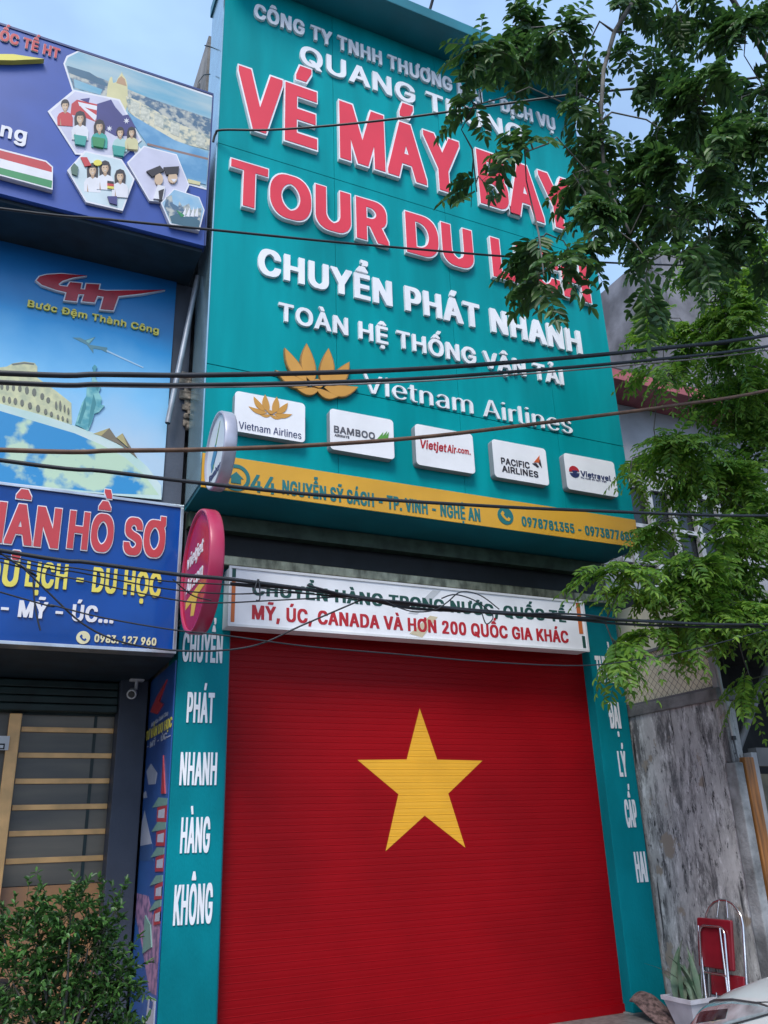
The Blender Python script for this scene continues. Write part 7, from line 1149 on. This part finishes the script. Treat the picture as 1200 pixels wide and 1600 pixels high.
b = MB(); b.tube([(-2.60, .15, .40), (-2.50, .15, .85), (-2.44, .15, 1.10)], .03, BLACK); b.tube([(-2.44, -.18, 1.10), (-2.44, .15, 1.08), (-2.44, .48, 1.10)], .015, BLACK); b.build('handlebar', ms)

# ============================================================ OVERHEAD CABLES
def smooth(pts, k=6):
    out_ = []
    P = [pts[0]]+pts+[pts[-1]]
    for i in range(1, len(P)-2):
        p0, p1, p2, p3 = P[i-1:i+3]
        for j in range(k):
            t = j/k; out_.append(.5*((2*p1)+(p2-p0)*t+(2*p0-5*p1+4*p2-p3)*t*t+(3*p1-p0-3*p2+p3)*t**3))
    return out_+[P[-2]]
def cable(pxs, y, r, m, label, l_ext=True, r_ext=True, group='overhead cables crossing the shop fronts'):
    ys = y if isinstance(y, (list, tuple)) else [y]*len(pxs)
    pts = [atY(px, py, yy) for (px, py), yy in zip(pxs, ys)]
    if l_ext: d = (pts[0]-pts[1]).normalized(); pts = [pts[0]+d*2.5+Vector((0, 0, .12))]+pts
    if r_ext: d = (pts[-1]-pts[-2]).normalized(); pts = pts+[pts[-1]+d*2.5+Vector((0, 0, .12))]
    b = MB(); b.tube(smooth([Vector(p) for p in pts]), r, m, 6); o = b.build('overhead_cable'); o['label'] = label; o['category'] = 'cable'; o['group'] = group; return o
cable([(333, 222), (337, 209), (348, 203), (420, 203), (520, 196), (640, 183), (790, 162), (920, 145), (1060, 133), (1200, 119)], [-.02, -.05, -.1, -.3, -.6, -1, -1.4, -1.8, -2.2, -2.6], .011, CABLE, 'thin black cable hooked to the upper left edge of the billboard', False)
cable([(0, 326), (160, 342), (330, 359), (600, 385), (920, 409), (1200, 416)], -1.5, .009, CABLE, 'thin black cable crossing the letters TOUR DU and passing under the roof banner')
cable([(0, 583), (160, 585), (330, 586), (600, 579), (800, 566), (1000, 548), (1200, 524)], -1.8, .017, CABLE, 'thickest black cable across the gold lotus, upper of the pair')
cable([(0, 597), (160, 600), (330, 601), (600, 594), (800, 581), (1000, 564), (1200, 541)], -1.85, .013, CABLE, 'black cable across the gold lotus, lower of the pair')
cable([(0, 600), (160, 603.5), (330, 605), (600, 598.5), (800, 586), (1000, 569), (1200, 547)], -1.80, .006, CABLEG, 'thin pale grey cable just under the paired black cables')
cable([(0, 703), (180, 704), (330, 702), (500, 695), (680, 681), (900, 654), (1050, 634), (1200, 610)], -2.0, .013, CABLEB, 'brown cable across the airline plaques and the globe poster')
cable([(0, 719), (160, 736), (290, 752), (480, 772), (700, 787), (900, 797), (1200, 806)], -1.7, .012, CABLE, 'black cable running along the yellow address band')
bund = [(0, 860), (140, 879), (280, 898), (360, 905), (480, 921), (560, 933), (640, 944), (760, 955), (900, 965), (1000, 970), (1200, 976)]
cable(bund, -1.55, .0115, CABLE, 'thick black cable bundle striking through the green words of the white banner')
cable([(x, y+3+4*math.sin(x*.021)) for x, y in bund[3:]], -1.53, .009, CABLE, 'second strand twisted round the thick bundle on the white banner', False)
cable([(x, y-2+5*math.sin(x*.033+1)) for x, y in bund[4:]], -1.57, .007, CABLE, 'third strand twisted round the thick bundle on the white banner', False)
for i, (pts, lab) in enumerate([
    ([(0, 866), (120, 888), (260, 908), (360, 914), (470, 926), (640, 947)], 'thin dark wire fanning from the bundle over the yellow words, uppermost'),
    ([(0, 872), (120, 894), (260, 920), (360, 928), (450, 926), (560, 934)], 'thin dark wire fanning from the bundle over the yellow words, second down'),
    ([(0, 878), (120, 905), (260, 935), (330, 942), (430, 938), (540, 932)], 'thin dark wire sagging lowest over the yellow words of the blue sign'),
    ([(0, 864), (30, 882), (75, 925), (130, 975), (190, 1003), (270, 1016), (350, 1016), (410, 1005), (470, 978), (570, 935)], 'thin black wire looping from the blue sign under the white banner'),
    ([(0, 925), (80, 945), (160, 965), (270, 984), (360, 994), (480, 1010), (620, 1022), (760, 1034), (905, 1040), (1000, 1030), (1110, 1008)], 'thin wire crossing the telephone line of the blue sign and the shutter top'),
    ([(52, 905), (53, 930), (57, 960), (63, 985)], 'short loose wire end hanging in front of the blue sign'),
    ([(600, 938), (625, 950), (650, 956), (680, 953), (700, 940), (720, 925), (750, 930), (780, 952)], 'small coil of slack wire on the white banner, left of the middle'),
    ([(690, 935), (712, 929), (745, 940), (770, 962), (760, 975), (752, 955)], 'small coil of slack wire on the white banner, right of the middle'),
    ([(395, 928), (398, 920), (404, 905), (406, 935), (400, 938)], 'knot of binding wire over the first green letter')]):
    cable(pts, -1.5-.015*i, .0042 if i != 3 else .005, CABLE, lab, i in (0, 1, 2, 3, 4), i == 4, 'thin loose wires hanging off the cable bundle')
cable([(270, 905), (300, 930), (330, 938)], -1.5, .004, CABLE, 'short thin wire by the red round sign', False, False, 'thin loose wires hanging off the cable bundle')
cable([(1010, 545), (1060, 540), (1130, 538), (1200, 520)], -1.4, .010, CABLE, 'black cable half hidden in the lighter tree', False)
print('leaf faces', nf1, nf2)
